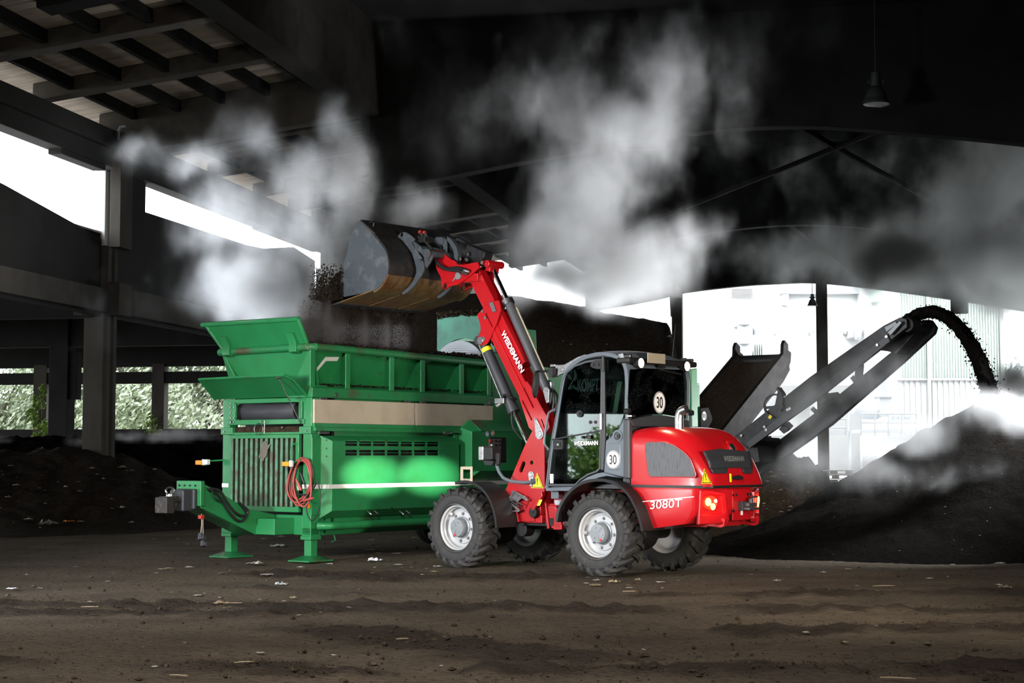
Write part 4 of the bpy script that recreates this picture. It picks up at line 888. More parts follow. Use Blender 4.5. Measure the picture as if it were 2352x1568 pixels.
# compost inside and on top of the hopper
g = G(); nx, ny = 90, 44; vs = []
for j in range(ny+1):
    for i in range(nx+1):
        x = .04+3.82*i/nx; y = .06+1.58*j/ny
        e = smooth01(min(x/.5, 1))*smooth01(min((3.9-x)/.25, 1)); ed = smooth01(min(y/.18, (1.7-y)/.18, 1))
        z = 2.70+.13*ed*e+.20*math.exp(-((x-.55)/.5)**2-((y-.7)/.45)**2)+.05*math.exp(-((x-2.7)/.6)**2)*ed+.035*fbm(x, y, 3, 6, 4)+(.11*math.exp(-(x/.3)**2) if x < 1 else 0)
        vs.append((x, y, z))
g.add(vs, [(j*(nx+1)+i, j*(nx+1)+i+1, (j+1)*(nx+1)+i+1, (j+1)*(nx+1)+i) for j in range(ny) for i in range(nx)])
o = g.obj('compost_fill', COMP, None, smooth=80); o.location = TR.o; o.rotation_euler = (0, 0, TR.a); tag(o, 'dark compost filling the green hopper to its rim', 'compost', None, 'stuff')
r = random.Random(12); pts = []
for k in range(2600):
    x, y = r.uniform(.05, 3.8), r.uniform(-.06, .5)**1; 
    pts.append((*TR.w(x, y, 2.80+.07*r.random()+.02*fbm(x, y, 1, 5, 2)), r.uniform(.008, .024), .8))
for k in range(1500):
    x = r.uniform(0, 3.85); pts.append((*TR.w(x, r.uniform(-.02, .33), 2.31+.02*r.random()), r.uniform(.004, .014), .6))
crumbs('compost_crumbs', 'compost crumbs spilled along the hopper rim and ledge', pts, COMP, cat='compost')
r = random.Random(2); pts = [(*TR.w(3.94+r.uniform(-.06, .08), r.uniform(.12, 1.14), 3.50+.07*r.random()), r.uniform(.015, .05), .7) for k in range(300)]
crumbs('compost_clods', 'clods of compost lying on top of the faded green drum cover', pts, COMPB, cat='compost')
# ================================================================== wheel loader (red)
ld = thing('wheel_loader', 'red telescopic wheel loader tipping compost from its raised bucket into the green machine', 'wheel loader', LD)
def LS(y, *p): return LD.xz(y, *p)
def zq(u, v): return (1220+u/3.92, 760+v/3.92)        # read-off helpers for enlarged crops
def z6(u, v): return (720+u/4.704, 480+v/4.704)
def z7(u, v): return (1000+u/2.8, 560+v/2.8)
WB = 2.22
# ---- wheels
def tyre_mesh():
    g = G(); g.lathe([(.275, .13), (.29, .155), (.34, .172), (.40, .17), (.445, .15), (.462, .10), (.466, 0), (.462, -.10), (.445, -.15), (.40, -.17), (.34, -.172), (.29, -.155), (.275, -.13)], axis='y', n=64)
    g.lathe([(.395, .171), (.402, .176), (.409, .171)], axis='y', n=64); g.lathe([(.305, .160), (.31, .166), (.315, .163)], axis='y', n=64)
    N = 20
    for s in (1, -1):
        for k in range(N):
            a0 = 2*pi*(k+(.5 if s < 0 else 0))/N; rings = []
            for t, y, r0, r1, w in ((0, -.012, .46, .499, .030), (.05, .05, .46, .50, .031), (.13, .115, .455, .497, .034), (.20, .158, .44, .484, .036), (.225, .176, .415, .450, .031), (.235, .178, .40, .415, .024)):
                ring = []
                for rr_, da in ((r0, -w/.47), (r1, -w*.72/.47), (r1, w*.72/.47), (r0, w/.47)):
                    a = a0+t+da; yy = y+(.006 if rr_ == r1 and y > .17 else 0); ring.append((rr_*cos(a), s*yy, rr_*sin(a)))
                rings.append(ring)
            g.loft(rings)
    return g
RIMW = pm('wheel_silver', (.46, .47, .49), .32, .1, .3)
wheel0 = None; lug_tx = [('BKT', -.9), ('12.5-18', -2.6), ('MP 567', 3.0)]
def make_wheel(loc, left, rot):
    global wheel0
    if wheel0 is None:
        e = tyre_mesh().obj('wheel', RUB, ld, 0, smooth=28); e['label'] = 'black lugged tyre'
        g = G(); g.lathe([(.288, .160), (.295, .150), (.285, .138), (.270, .128), (.258, .118), (.255, .085), (.244, .075), (.240, .03), (.226, .018), (.205, .012), (.198, .03), (.10, .034), (.0, .034)], axis='y', n=56)
        g.lathe([(.285, -.15), (.25, -.12), (.24, -.02), (.2, -.01), (0, -.0)], axis='y', n=40); lab(g.obj('rim', RIMW, e), 'silver dished rim')
        g = G(); g.lathe([(.135, .03), (.135, .045), (.118, .05), (.112, .12), (.106, .135), (.0, .137)], axis='y', n=32)
        for k in range(3): a = 2*pi*k/3+.5; g.box((.055*cos(a), .138, .055*sin(a)), (.075, .008, .016), Matrix.Rotation(-a, 3, 'Y'))
        h = g.obj('hub', HUBG, e); lab(h, 'grey planetary hub')
        g = G(); [g.cyl((.07*cos(a), .134, .07*sin(a)), (.07*cos(a), .145, .07*sin(a)), .011, n=8) for a in (1.5, 3.6, 5.7)]
        wheel_b = g.obj('hub_bolts', STEEL, e)
        g = G(); g.cyl((.09*cos(4.4), .13, .09*sin(4.4)), (.09*cos(4.4), .146, .09*sin(4.4)), .013, n=10); lab(g.obj('drain_plug', pm('red_plug', (.6, .03, .02), .4), e), 'small red plug')
        g0 = G(); g0.cyl((0, .03, 0), (0, .06, 0), .016, .013, n=6); g0.cyl((0, .03, 0), (0, .036, 0), .022, n=12); nut = g0.obj('wheel_nut', STEEL, e)
        for k in range(8):
            a = 2*pi*(k+.5)/8; n_ = nut if k == 0 else nut.copy()
            if k: COL.objects.link(n_)
            n_.parent = e; n_.location = (.168*cos(a), 0, .168*sin(a))
        g = G(); g.cyl((.21, .05, .06), (.235, .075, .07), .024, n=12); lab(g.obj('valve_guard', RIMW, e), 'valve guard')
        for txt, a in lug_tx:
            X = (-sin(a)*1, 0, cos(a)); 
            lettering(txt, pm('tyre_lettering', (.05, .05, .052), .6), e, (.365*cos(a), .1735, .365*sin(a)), (sin(a), 0, -cos(a)), (cos(a), 0, sin(a)), .030, None, 'tyre_lettering', .01)
        wheel0 = e; w = e
    else:
        w = wheel0.copy(); COL.objects.link(w)
        for c in list(wheel0.children): d = c.copy(); COL.objects.link(d); d.parent = w
    w.location = loc; w.rotation_euler = (0, rot, 0 if left else pi); return w
for x, l, rot in ((0, 1, .3), (WB, 1, -.5), (0, 0, .1), (WB, 0, .7)): make_wheel((x, .655 if l else -.655, .492), l, rot)
# ---- axles and underbody
g = G(); g.cyl((0, -.5, .49), (0, .5, .49), .10); g.cyl((WB, -.5, .49), (WB, .5, .49), .10)
for x in (0, WB): g.lathe([(.02, -.2), (.2, -.12), (.22, 0), (.2, .12), (.02, .2)], (x, 0, .47), 'y', 20)
g.cyl((.1, 0, .5), (WB-.1, 0, .52), .05); g.obj('axle', BLK, ld, 0)
g = G(); g.bx(-.35, 1.05, -.32, .32, .52, .98); g.bx(.5, 1.2, -.28, .28, .58, .80); g.bx(-1.2, -.3, -.35, .35, .58, .9); lab(g.obj('rear_frame', REDF, ld, .01), 'red rear chassis')
g = G(); g.bx(1.0, 1.6, -.3, .3, .52, .62); g.lathe([(.0, .1), (.09, .1), (.09, .26), (0, .26)], (1.62, 0, .47), 'y', 20); g.obj('underbody', BLK, ld, .01)
# ---- front frame side plates
fp = LS(.38, (1226, 975), (1232, 962), (1242, 962), (1250, 985), (1251, 1120), (1249, 1139), (1230, 1170), (1226, 1184), (1228, 1196), (1166, 1199), (1156, 1178), (1149, 1152), (1176, 1092), (1203, 1028), (1222, 990))
sl = slot(*LS(.38, (1199.5, 1072))[0], .15, .058, 6, radians(118)); sh = circ(*LS(.38, (1221, 1062))[0], .026, 14)
g = G(); g.plate(fp, .355, .38, 'xz', [sl, sh]); g.plate([(x, z) for x, z in fp], -.38, -.355); ffm = g.obj('front_frame', REDF, ld, .006, smooth=25)
g = G(); g.plate(LS(.38, (1249, 1128), (1251, 1139), (1231, 1171), (1222, 1171)), .38, .42); g.bx(1.2, 1.85, -.355, .355, .56, .66); g.plate([(1.72, .6), (1.85, .75), (1.80, .8), (1.70, .66)], -.355, .355); g.bx(1.22, 1.30, -.355, .355, .66, 1.3); g.obj('cross_plate', REDF, ffm, .008)
g = G(); c = LS(.40, (1238, 997))[0]; t2 = LS(.40, (1229, 962))[0]
d2 = Vector((c[0]-t2[0], c[1]-t2[1])).normalized(); n2 = Vector((-d2.y, d2.x)); C0 = Vector(c); T0 = Vector(t2)
g.plate([tuple(C0+(d2*cos(a)+n2*sin(a))*.062) for a in [(-pi/2+pi*k/10) for k in range(11)]]+[tuple(T0+n2*.018), tuple(T0-n2*.018)], .38, .398); g.cyl((c[0], .38, c[1]), (c[0], .408, c[1]), .04); g.cyl((t2[0], .39, t2[1]), (t2[0], .41, t2[1]), .012); lab(g.obj('pin_plate', ALU, ffm, .003), 'bright boom pin plate')
g = G(); c = LS(.39, (1219.5, 1090))[0]; g.plate([(c[0]+.045*cos(a), c[1]+.045*sin(a)) for a in [pi*k/8 for k in range(9)]]+[(c[0]-.018, c[1]-.14), (c[0]+.018, c[1]-.14)], .38, .392); g.cyl((c[0], .38, c[1]), (c[0], .40, c[1]), .03); lab(g.obj('pin_plate', ALU, ffm, .003), 'bright cylinder pin plate')
g = G(); c = LS(.40, (1225.5, 1176))[0]; g.lathe([(.0, .425), (.012, .425), (.012, .418), (.062, .418), (.07, .40), (.07, .38)], (c[0], 0, c[1]), 'y', 24); lab(g.obj('rubber_stop', BLK, ffm), 'round black stop')
def warn(parent, u, v, y, w, h, right=None):
    pass
def warntri(parent, P, X, Z, w):
    """yellow warning triangle with an exclamation mark; P centre, X/Z in-plane axes"""
    X = Vector(X).normalized(); Z = Vector(Z).normalized(); N = X.cross(Z); P = Vector(P); h = w*.90
    def tri(s, off): return [P+N*off+X*(a*w*.5*s)+Z*(b*h*.5+(1-s)*h*-.16) for a, b in ((-s, -s), (s, -s), (0, s))] if False else [P+N*off+X*(a*w*.5*s)+Z*((b*s-(1-s)*.30)*h*.5) for a, b in ((-1, -1), (1, -1), (0, 1))]
    g = G(); g.loft([tri(1, 0), tri(1, .003)]); s = g.obj('warning_sign', YEL, parent); lab(s, 'yellow warning triangle')
    g = G(); o_, i_ = tri(.88, .0045), tri(.76, .0045)
    g.add(o_+i_, [(k, (k+1) % 3, 3+(k+1) % 3, 3+k) for k in range(3)])
    cz = -.12*h
    g.add([P+N*.0045+X*a*w+Z*(b*h) for a, b in ((-.045, .16), (.045, .16), (.03, -.13), (-.03, -.13))], [(0, 1, 2, 3)])
    g.add([P+N*.0045+X*.045*w*cos(k)+Z*(-.22*h+.045*h*sin(k)) for k in [2*pi*j/12 for j in range(12)]], [tuple(range(12))])
    g.obj('print', INK, s, smooth=0)
c = LS(.38, (1235, 1103))[0]; warntri(ffm, (c[0], .385, c[1]), (-1, 0, 0), (0, 0, 1), .205)
g = G(); P = [(x, .424, z) for x, z in LS(.424, (1239, 1147), (1246, 1147), (1240, 1161), (1233, 1161))]; g.add(P, [(0, 1, 2, 3)]); lab(g.obj('sticker', YEL, ffm), 'small yellow sticker')
# wheel chock hung on the frame (lifts off, so a thing of its own)
wc = thing('wheel_chock', 'bright metal wheel chock hanging on the red front frame of the loader', 'wheel chock', LD)
K3 = LS(.45, (1180.5, 1126), (1216.5, 1147), (1207, 1168), (1167, 1147), (1168, 1142))
g = G(); hs = [slot(*LS(.45, (1197, 1147))[0], .16, .036, 5, radians(148)), slot(*LS(.45, (1194.5, 1150.5))[0], .14, .028, 5, radians(148))]
g.plate(K3, .44, .452, 'xz', hs); g.plate(LS(.42, (1180.5, 1126), (1216.5, 1147), (1214, 1150), (1178, 1130)), .385, .452); g.plate(LS(.45, (1167, 1147), (1170, 1150), (1197, 1171), (1190, 1172), (1165, 1152)), .385, .46); g.obj('body', ALU, wc, .004)
g = G(); g.plate(LS(.40, (1164, 1148), (1160, 1168), (1158, 1166), (1170, 1140)), .385, .40); lab(g.obj('label_plate', pm('olive_tab', (.25, .24, .08), .6), wc), 'olive tab')
g = G(); g.plate(LS(.47, (1178, 1172), (1194, 1170), (1192, 1175), (1178, 1175)), .45, .475); g.obj('holder_tab', ALU, wc, .002)
g = G(); [g.tube([(x, .456, z) for x, z in LS(.456, p, q)], .009, 6) for p, q in (((1173, 1143), (1200, 1160)), ((1170, 1147), (1192, 1163)), ((1181, 1131), (1176, 1141)))]; g.obj('ribs', ALU, wc)
# ---- headlight on its arm, both sides
for s in (1, -1):
    y = .40
    pth = [(1207, 1106), (1190, 1108), (1170, 1105), (1158, 1097), (1149, 1084), (1144, 1070), (1143, 1058)]
    pp = [(q.x, q.z) for q in (LD.un(u, v, 1, .55) for u, v in pth)]
    g = G(); g.tube([(x, s*(.40+.17*smooth01(i/3)), z) for i, (x, z) in enumerate(pp)], .020, 10); g.cyl((pp[0][0], s*.38, pp[0][1]), (pp[0][0]+.03, s*.42, pp[0][1]), .035); hb = g.obj('lamp_arm', CABG, ld); lab(hb, 'bent grey lamp arm')
    B0, B1 = LS(.57, (1113, 1026), (1150, 1056))
    g = G(); g.plate(rrect(B1[0]+.06, B0[0], B1[1], B0[1], .02), s*.50, s*.66); hl = g.obj('headlight', BLK, hb, .01)
    g = G(); g.plate(rrect(B0[0]-.07, B0[0]+.012, B1[1]-.005, B0[1]+.008, .012), s*.49, s*.672); lab(g.obj('lamp_shell', STEEL, hl, .008), 'bright lamp shell')
    g = G(); g.plate(rrect(B0[0]+.008, B0[0]+.016, B1[1]+.02, B0[1]-.015, .003), s*.51, s*.65); lab(g.obj('lens', emis('headlamp_glow', (1, .95, .8), 14), hl), 'lit lens')
    g = G(); g.plate(LS(.57, (1117, 1056), (1143, 1058), (1138, 1069), (1122, 1068)), s*.53, s*.64); g.plate(LS(.57, (1140, 1040), (1150, 1040), (1149, 1066), (1143, 1070)), s*.56, s*.60); g.obj('indicator_housing', BLK, hl, .006)
    g = G(); q0, q1 = LS(.6, (1118, 1061), (1122, 1067)); g.plate(rrect(q1[0]-.02, q0[0]+.01, q1[1], q0[1], .006), s*.54, s*.63); lab(g.obj('indicator_lens', ORNG, hl), 'orange indicator')
    P = LD.w(B0[0]+.03, s*.58, (B0[1]+B1[1])/2)
    lamp('headlight_beam', 'SPOT', P, LD.w(4.4, s*.58-.38, 1.10), 950, .03, None, (1, .95, .78), spot_size=radians(19), spot_blend=1.0).scale = (1.9, .8, 1)
# ---- front fender and number plate bracket
def fender(pts, y0, y1, s, name, lip=.03, m=BLK):
    n = len(pts); g = G(); rings = []
    for i, p in enumerate(pts):
        t = (pts[min(i+1, n-1)]-pts[max(i-1, 0)]).normalized(); N = Vector((-t.y, t.x)) if True else 0
        if N.y < 0 and i < n/2: pass
        N = Vector((t.y, -t.x)); 
        rings.append([(p.x, s*y0, p.y), (p.x, s*(y1-.02), p.y), (p.x+N.x*-.004, s*y1, p.y+N.y*-.004), (p.x+N.x*lip, s*(y1+.004), p.y+N.y*lip), (p.x+N.x*lip, s*(y1-.012), p.y+N.y*lip), (p.x+N.x*.014, s*(y1-.016), p.y+N.y*.014), (p.x+N.x*.014, s*y0, p.y+N.y*.014)])
    return g.loft(rings).obj(name, m, ld, 0, smooth=40)
fpts = curve([Vector(p) for p in LS(.82, (1046, 1112), (1060, 1108.5), (1078, 1110), (1100, 1120), (1118, 1140), (1129, 1164), (1135, 1188), (1138, 1212))], 4)
rpts = curve([Vector(p) for p in LS(.82, (1279, 1199), (1286, 1168), (1302, 1140), (1325, 1118), (1352, 1107), (1384, 1105), (1415, 1115), (1440, 1136), (1458, 1168), (1468, 1198), (1473, 1220))], 4)
for s in (1, -1):
    f1 = fender(fpts, .42, .82, s, 'front_fender'); f2 = fender(rpts, .40, .82, s, 'rear_fender')
    if s > 0:
        g = G(); [g.cyl((x, .62, z), (x, .645, z+.01), .012, n=8) for x, z in LS(.63, (1125, 1132), (1149, 1194))]; lab(g.obj('bolts', STEEL, f1), 'bolt heads')
    g = G(); q = LS(.62, (1056, 1071), (1083.5, 1107)); (xa, za), (xb, zb) = q; i_ = LS(.62, (1062, 1078), (1078.5, 1099))
    if s > 0:
        g.plate([(xa, zb), (xb, zb), (xb, za), (xa, za)], .60, .612, 'xz', [[(i_[0][0], i_[1][1]), (i_[1][0], i_[1][1]), (i_[1][0], i_[0][1]), (i_[0][0], i_[0][1])]])
        lab(g.obj('plate_bracket', BEIGE, f1, .004), 'beige open plate bracket'); g = G(); [g.cyl((x, .61, z), (x, .622, z), .012, n=8) for x, z in LS(.62, (1065, 1102), (1074, 1102))]; g.obj('bolts', STEEL, f1)
# ---- steps
g = G(); sp = LS(.60, (1262, 1152), (1265, 1155), (1270, 1190), (1272, 1212), (1268, 1214), (1265, 1195))
for y in (.42, .66): g.plate(sp, y, y+.03)
for v0, u0, u1 in ((1164, 1264, 1282), (1210, 1270, 1290)):
    a, b = LS(.66, (u0, v0), (u1, v0)); g.bx(b[0], a[0], .42, .69, a[1]-.012, a[1]+.012); [g.bx(b[0], a[0], .43+.05*k, .445+.05*k, a[1]+.012, a[1]+.022) for k in range(6)]
g.plate(LS(.69, (1270, 1204), (1290, 1204), (1290, 1216), (1271, 1216)), .66, .69)
g.obj('steps', REDF, ld, .005)
g = G(); a, b = LS(.5, (1264, 1122), (1288, 1146)); g.bx(b[0]+.02, a[0]-.02, .40, .52, b[1], a[1]); cm_ = g.obj('cab_mount', CABG, ld, .012)
g = G(); a = LS(.5, (1278, 1158))[0]; g.lathe([(.0, -.05), (.05, -.05), (.05, -.02), (.042, 0), (.05, .02), (.05, .05), (0, .05)], (a[0], .46, a[1]), 'z', 16); lab(g.obj('rubber_mount', pm('pale_rubber', (.4, .42, .5), .5), cm_), 'pale buffer')
# ---- hood
def hsec(x, hw, zt, rc, zb=1.035, n=6):
    pts = [(x, hw, zb), (x, hw, zb+.2*(zt-zb))]
    for k in range(n+1): a = pi/2*k/n; pts.append((x, hw-rc*(1-cos(a)), zt-rc*(1-sin(a))))
    m = [(x, -y, z) for _, y, z in reversed(pts)]
    return pts+m
st = [(-.345, .60, 1.68, .14), (-.5, .60, 1.71, .17), (-.72, .60, 1.715, .20), (-.92, .60, 1.69, .24), (-1.08, .597, 1.63, .28), (-1.2, .585, 1.54, .30), (-1.30, .555, 1.42, .30), (-1.36, .53, 1.30, .24), (-1.40, .505, 1.16, .14), (-1.41, .49, 1.04, .05)]
g = G(); g.loft([hsec(*a) for a in st]); hood = g.obj('hood', RED, ld, 0, smooth=40)
sub = hood.modifiers.new('soft', 'SUBSURF'); sub.levels = sub.render_levels = 2
for e in hood.data.edges: pass
cr = hood.data.attributes.new('crease_edge', 'FLOAT', 'EDGE')
vv = hood.data.vertices
cr.data.foreach_set('value', [1.0 if (abs(vv[e.vertices[0]].co.x+.345) < 1e-4 and abs(vv[e.vertices[1]].co.x+.345) < 1e-4) or (abs(vv[e.vertices[0]].co.z-1.035) < 1e-3 and abs(vv[e.vertices[1]].co.z-1.035) < 1e-3) else (.55 if (vv[e.vertices[0]].co.x < -1.05 and vv[e.vertices[1]].co.x < -1.05 and abs(vv[e.vertices[0]].co.y) > .4 and abs(vv[e.vertices[0]].co.z-vv[e.vertices[1]].co.z) > .02 and 0) else 0.0) for e in hood.data.edges])
gp = LS(.60, zq(1030, 1008), zq(1060, 1000), zq(1200, 1000), zq(1290, 1030), zq(1370, 1085), zq(1430, 1150), zq(1460, 1230), zq(1477, 1290), zq(1468, 1312), zq(1080, 1312), zq(1058, 1290), zq(1045, 1210), zq(1030, 1080))
g = G(); g.plate(gp, .55, .606); lab(g.obj('side_grille', MESHG, hood, .006), 'grey mesh side grille')
gpo = [((x-sum(p[0] for p in gp)/len(gp))*1.045+sum(p[0] for p in gp)/len(gp), (z-sum(p[1] for p in gp)/len(gp))*1.06+sum(p[1] for p in gp)/len(gp)) for x, z in gp]
g = G(); g.plate(gpo, .58, .602); g.obj('grille_seat', RED, hood, .006)
# rear grille panel follows the rear face: it is cut from a slightly larger copy of the hood's own sections
def rear_x(z): return interp(z, [(1.03, -1.412), (1.16, -1.402), (1.30, -1.362), (1.42, -1.305), (1.54, -1.205)])
def rearpt(u, v, off=.012):
    z = 1.2; x = -1.4
    for _ in range(8):
        q = LD.un(u, v, 0, x); x = rear_x(q.z)-off
    return LD.un(u, v, 0, x)
rg = [zq(1540, 1060), zq(1700, 1058), zq(1830, 1060), zq(1960, 1065), zq(1978, 1110), zq(1995, 1200), zq(1993, 1290), zq(1925, 1300), zq(1900, 1225), zq(1775, 1225), zq(1755, 1305), zq(1650, 1300), zq(1620, 1240), zq(1585, 1150)]
def rearpatch(poly, off, name, mat, parent, th=.02, nu=14, nv=8):
    us = [p[0] for p in poly]; vs_ = [p[1] for p in poly]
    g = G()
    # triangulate densely: split the polygon in horizontal strips
    V = sorted(set([min(vs_)+(max(vs_)-min(vs_))*k/nv for k in range(nv+1)]))
    def spans(v):
        xs = []
        for i in range(len(poly)):
            (a, b), (c, d) = poly[i], poly[(i+1) % len(poly)]
            if (b-v)*(d-v) < 0 or (b == v and d != v and 0): xs.append(a+(c-a)*(v-b)/(d-b))
        xs.sort(); return list(zip(xs[::2], xs[1::2]))
    for v0, v1 in zip(V, V[1:]):
        s0, s1 = spans(v0+.01), spans(v1-.01)
        if len(s0) != len(s1): 
            n = min(len(s0), len(s1)); s0, s1 = (s0 if len(s0) == n else s1), (s1 if len(s1) == n else s0)
            if len(s0) != len(s1): s1 = s0
        for (a, b), (c, d) in zip(s0, s1):
            n = nu
            ring = [[rearpt(a+(b-a)*k/n, v0, off) for k in range(n+1)], [rearpt(c+(d-c)*k/n, v1, off) for k in range(n+1)]]
            back = [[p+Vector((th, 0, 0)) for p in r_] for r_ in ring]
            g.add(ring[0]+ring[1], [(k, k+1, n+2+k, n+1+k) for k in range(n)])
    o = g.obj(name, mat, parent, smooth=60)
    bm = bmesh.new(); bm.from_mesh(o.data); bmesh.ops.remove_doubles(bm, verts=bm.verts, dist=.008); bmesh.ops.recalc_face_normals(bm, faces=bm.faces); bm.to_mesh(o.data); bm.free(); return o
rgo = rearpatch(rg, .014, 'rear_grille', MESHD, hood, nv=10); lab(rgo, 'dark grey rear grille')
sol = rgo.modifiers.new('thick', 'SOLIDIFY'); sol.thickness = .012; sol.offset = -1
q = rearpt(1686, 1053, .022); lettering('WEIDEMANN', LBLK, hood, q, (0, -1, 0), (.25, 0, 1), .062, .40, 'lettering', .02)
q = rearpt(1682, 1027, .02); g = G(); N = Vector((-1, 0, .55)).normalized(); A_ = Vector((0, 1, 0)); B_ = N.cross(A_)
g.loft([[q+N*h+A_*(r_*cos(t))+B_*(r_*sin(t)) for t in [2*pi*k/20 for k in range(20)]] for r_, h in ((.05, -.02), (.05, .008), (.04, .014), (.032, .010), (.001, .012))]); lab(g.obj('badge', STEEL, hood), 'round badge')
g = G(); g.loft([[q+N*h+A_*a+B_*b for a, b in ((-.05, -.09), (.05, -.09), (.07, 0), (.05, .07), (-.05, .07), (-.09, 0))] for h in (-.03, .004)]); g.obj('badge_seat', RED, hood, .008)
q = rearpt(1621, 1093, .02); q0, q1 = rearpt(1610, 1100, .03), rearpt(1632, 1100, .03); warntri(hood, q+Vector((-.0, .01, 0)), q1-q0, (.18, 0, 1), .19)
pts = [rearpt(*zq(a, b), .018) for a, b in ((1783, 1283), (1803, 1283), (1806, 1360), (1786, 1360))]; g = G(); g.add(pts, [(0, 1, 2, 3)]); lab(g.obj('sticker', YEL, hood), 'small yellow sticker')
a, b = rearpt(*zq(1815, 1322), .03), rearpt(*zq(1900, 1322), .03); g = G(); g.tube([a, a.lerp(b, .5)+Vector((-.02, 0, .005)), b], [.016, .026, .018], 8); g.obj('handle', BLK, hood)
g = G(); g.loft([[(-.30, .615, 1.02), (-1.2, .605, 1.02), (-1.41, .50, 1.02), (-1.43, 0, 1.02), (-1.41, -.50, 1.02), (-1.2, -.605, 1.02), (-.3, -.615, 1.02)], [(-.30, .615, 1.05), (-1.2, .605, 1.05), (-1.41, .50, 1.05), (-1.43, 0, 1.05), (-1.41, -.50, 1.05), (-1.2, -.605, 1.05), (-.3, -.615, 1.05)]]); lab(g.obj('gap_seal', BLK, ld), 'black seal under the hood')
g = G(); p = [(-.74, -.30, 1.68), (-.74, -.30, 1.80), (-.74, -.30, 1.84), (-.76, -.325, 1.885), (-.80, -.37, 1.91), (-.83, -.40, 1.915)]
c0 = LD.un(1560, 975, 2, 1.70); 
e0, e1, e2, e3 = [LD.un(u, v, 1, c0.y) for u, v in ((1560, 978), (1560, 958), (1564, 945), (1577, 939))]
g.tube(curve([(e0.x, c0.y, e0.z-.03), (e1.x, c0.y, e1.z), (e2.x, c0.y, e2.z), (e3.x, c0.y, e3.z)], 5), .045, 14, cap=False); g.tube(curve([(e0.x, c0.y, e0.z-.03), (e1.x, c0.y, e1.z), (e2.x, c0.y, e2.z), (e3.x, c0.y, e3.z)], 5), .040, 14, cap=True); lab(g.obj('exhaust_pipe', STEEL, ld), 'polished bent exhaust')
# ---- counterweight
plan = [(-.36, .62), (-1.2, .63), (-1.24, .61), (-1.42, .22), (-1.43, .16), (-1.43, -.16), (-1.42, -.22), (-1.24, -.61), (-1.2, -.63), (-.36, -.62)]
def cws(z, ins, fx): return [(min(x, fx) if x > -.4 else x+ins, y*(1-ins*.3), z) for x, y in plan]
zb = [(.53, .12, -.50), (.60, .03, -.47), (.68, 0, -.43), (.90, 0, -.38), (1.0, 0, -.36), (1.02, .01, -.36)]
g = G(); rings = []
for z, ins, fx in zb: rings.append([(x, y, z+(0 if z > .9 else .13*max(0, min(1, (-x-.45)/.9)))) for x, y, _ in cws(z, ins, fx)])
g.loft(rings); cw = g.obj('counterweight', RED, ld, .014, smooth=28)
g = G(); q = [LD.un(u, v, 1, .634) for u, v in ((1455, 1152.5), (1594, 1139.5), (1594, 1141.5), (1455, 1154.5))]; g.add([(p.x, .635, p.z) for p in q], [(0, 1, 2, 3)]); lab(g.obj('pinstripe', WLET, cw), 'white pinstripe')
q = LD.un(1530, 1157, 1, .635); qa, qb = LD.un(1491, 1160, 1, .635), LD.un(1569, 1154, 1, .635); X = Vector((qb.x-qa.x, 0, qb.z-qa.z)); lettering('3080T', WLET, cw, (q.x, .636, q.z), X, (X.z*1.0, 0, -X.x) if X.x > 0 else (-X.z*-1.0*-1, 0, -X.x), .092, .44, 'lettering', .004)
def face(P0, P1, s):       # chamfer at the rear corner
    pass
for s in (1, -1):
    A0, A1 = Vector((-1.24, s*.61, 0)), Vector((-1.42, s*.22, 0)); D = (A1-A0); Ln = D.length; D.normalize(); N = Vector((D.y, -D.x, 0))*(1 if s > 0 else -1)
    if N.x > 0: N = -N
    def F(a, z, h=0): p = A0+D*(a*Ln)+N*h; return (p.x, p.y, z)
    g = G(); loop_o = [(.04, .62), (.10, 1.0), (.30, 1.005), (.86, .97), (.97, .67), (.90, .63)]; loop_i = [(.16, .73), (.20, .94), (.36, .955), (.74, .93), (.82, .78), (.76, .745)]
    g.loft([[F(a, z, -.01) for a, z in loop_o], [F(a, z, .035) for a, z in loop_o], [F(a+(.5-a)*.06, z+(.82-z)*.06, .042) for a, z in loop_o], [F(a+(.5-a)*-.06, z+(.84-z)*-.06, .042) for a, z in loop_i], [F(a, z, .012) for a, z in loop_i]], cap=True)
    ps = g.obj('lamp_surround', RED, cw, .006, smooth=25)
    ca = .40
    g = G(); c0_ = Vector(F(ca, .86, .015)); rng = []
    for r_, h in ((.085, -.01), (.09, .02), (.085, .035)): rng.append([c0_+D*(r_*cos(t))+Vector((0, 0, .88*r_*sin(t)))+N*h for t in [2*pi*k/24 for k in range(24)]])
    g.loft(rng); tl_ = g.obj('tail_lamp', pm('red_lens', (.5, .02, .015), .2, emit=((1, .05, .01), 1.1)), cw, 0); lab(tl_, 'lit red tail lamp')
    for (dx, dz, rr_, m, nm, lb) in ((-.035, .01, .040, TAILO, 'bulb', 'glowing bulb'), (.025, -.042, .034, TAILO, 'bulb', 'glowing bulb'), (.06, .02, .022, CLRL, 'clear_segment', 'pale segment')):
        g = G(); c1 = c0_+D*dx+Vector((0, 0, dz))+N*.036; g.loft([[c1+D*(rr_*k*cos(t))+Vector((0, 0, rr_*k*1.15*sin(t)))+N*h for t in [2*pi*j/18 for j in range(18)]] for k, h in ((1, -.004), (.9, .004), (.4, .008))]); lab(g.obj(nm, m, tl_), lb)
    P = LD.w(*(c0_+N*.09)); lamp('tail_lamp_light', 'POINT', P, P+Vector((0, -1, 0)), 2.2, .05, None, (1, .12, .03))
    g = G(); ey = s*.33
    g.plate([(-1.02, .66), (-1.20, .60), (-1.40, .585), (-1.44, .60), (-1.455, .68), (-1.30, .70)], ey-.02, ey+.02, 'xz', [slot(-1.385, .64, .085, .045)]); g.obj('towing_eye', RED, cw, .006)
g = G(); g.bx(-1.44, -1.42, -.19, .17, .66, .99); g.obj('hitch_plate', RED, cw, .006)
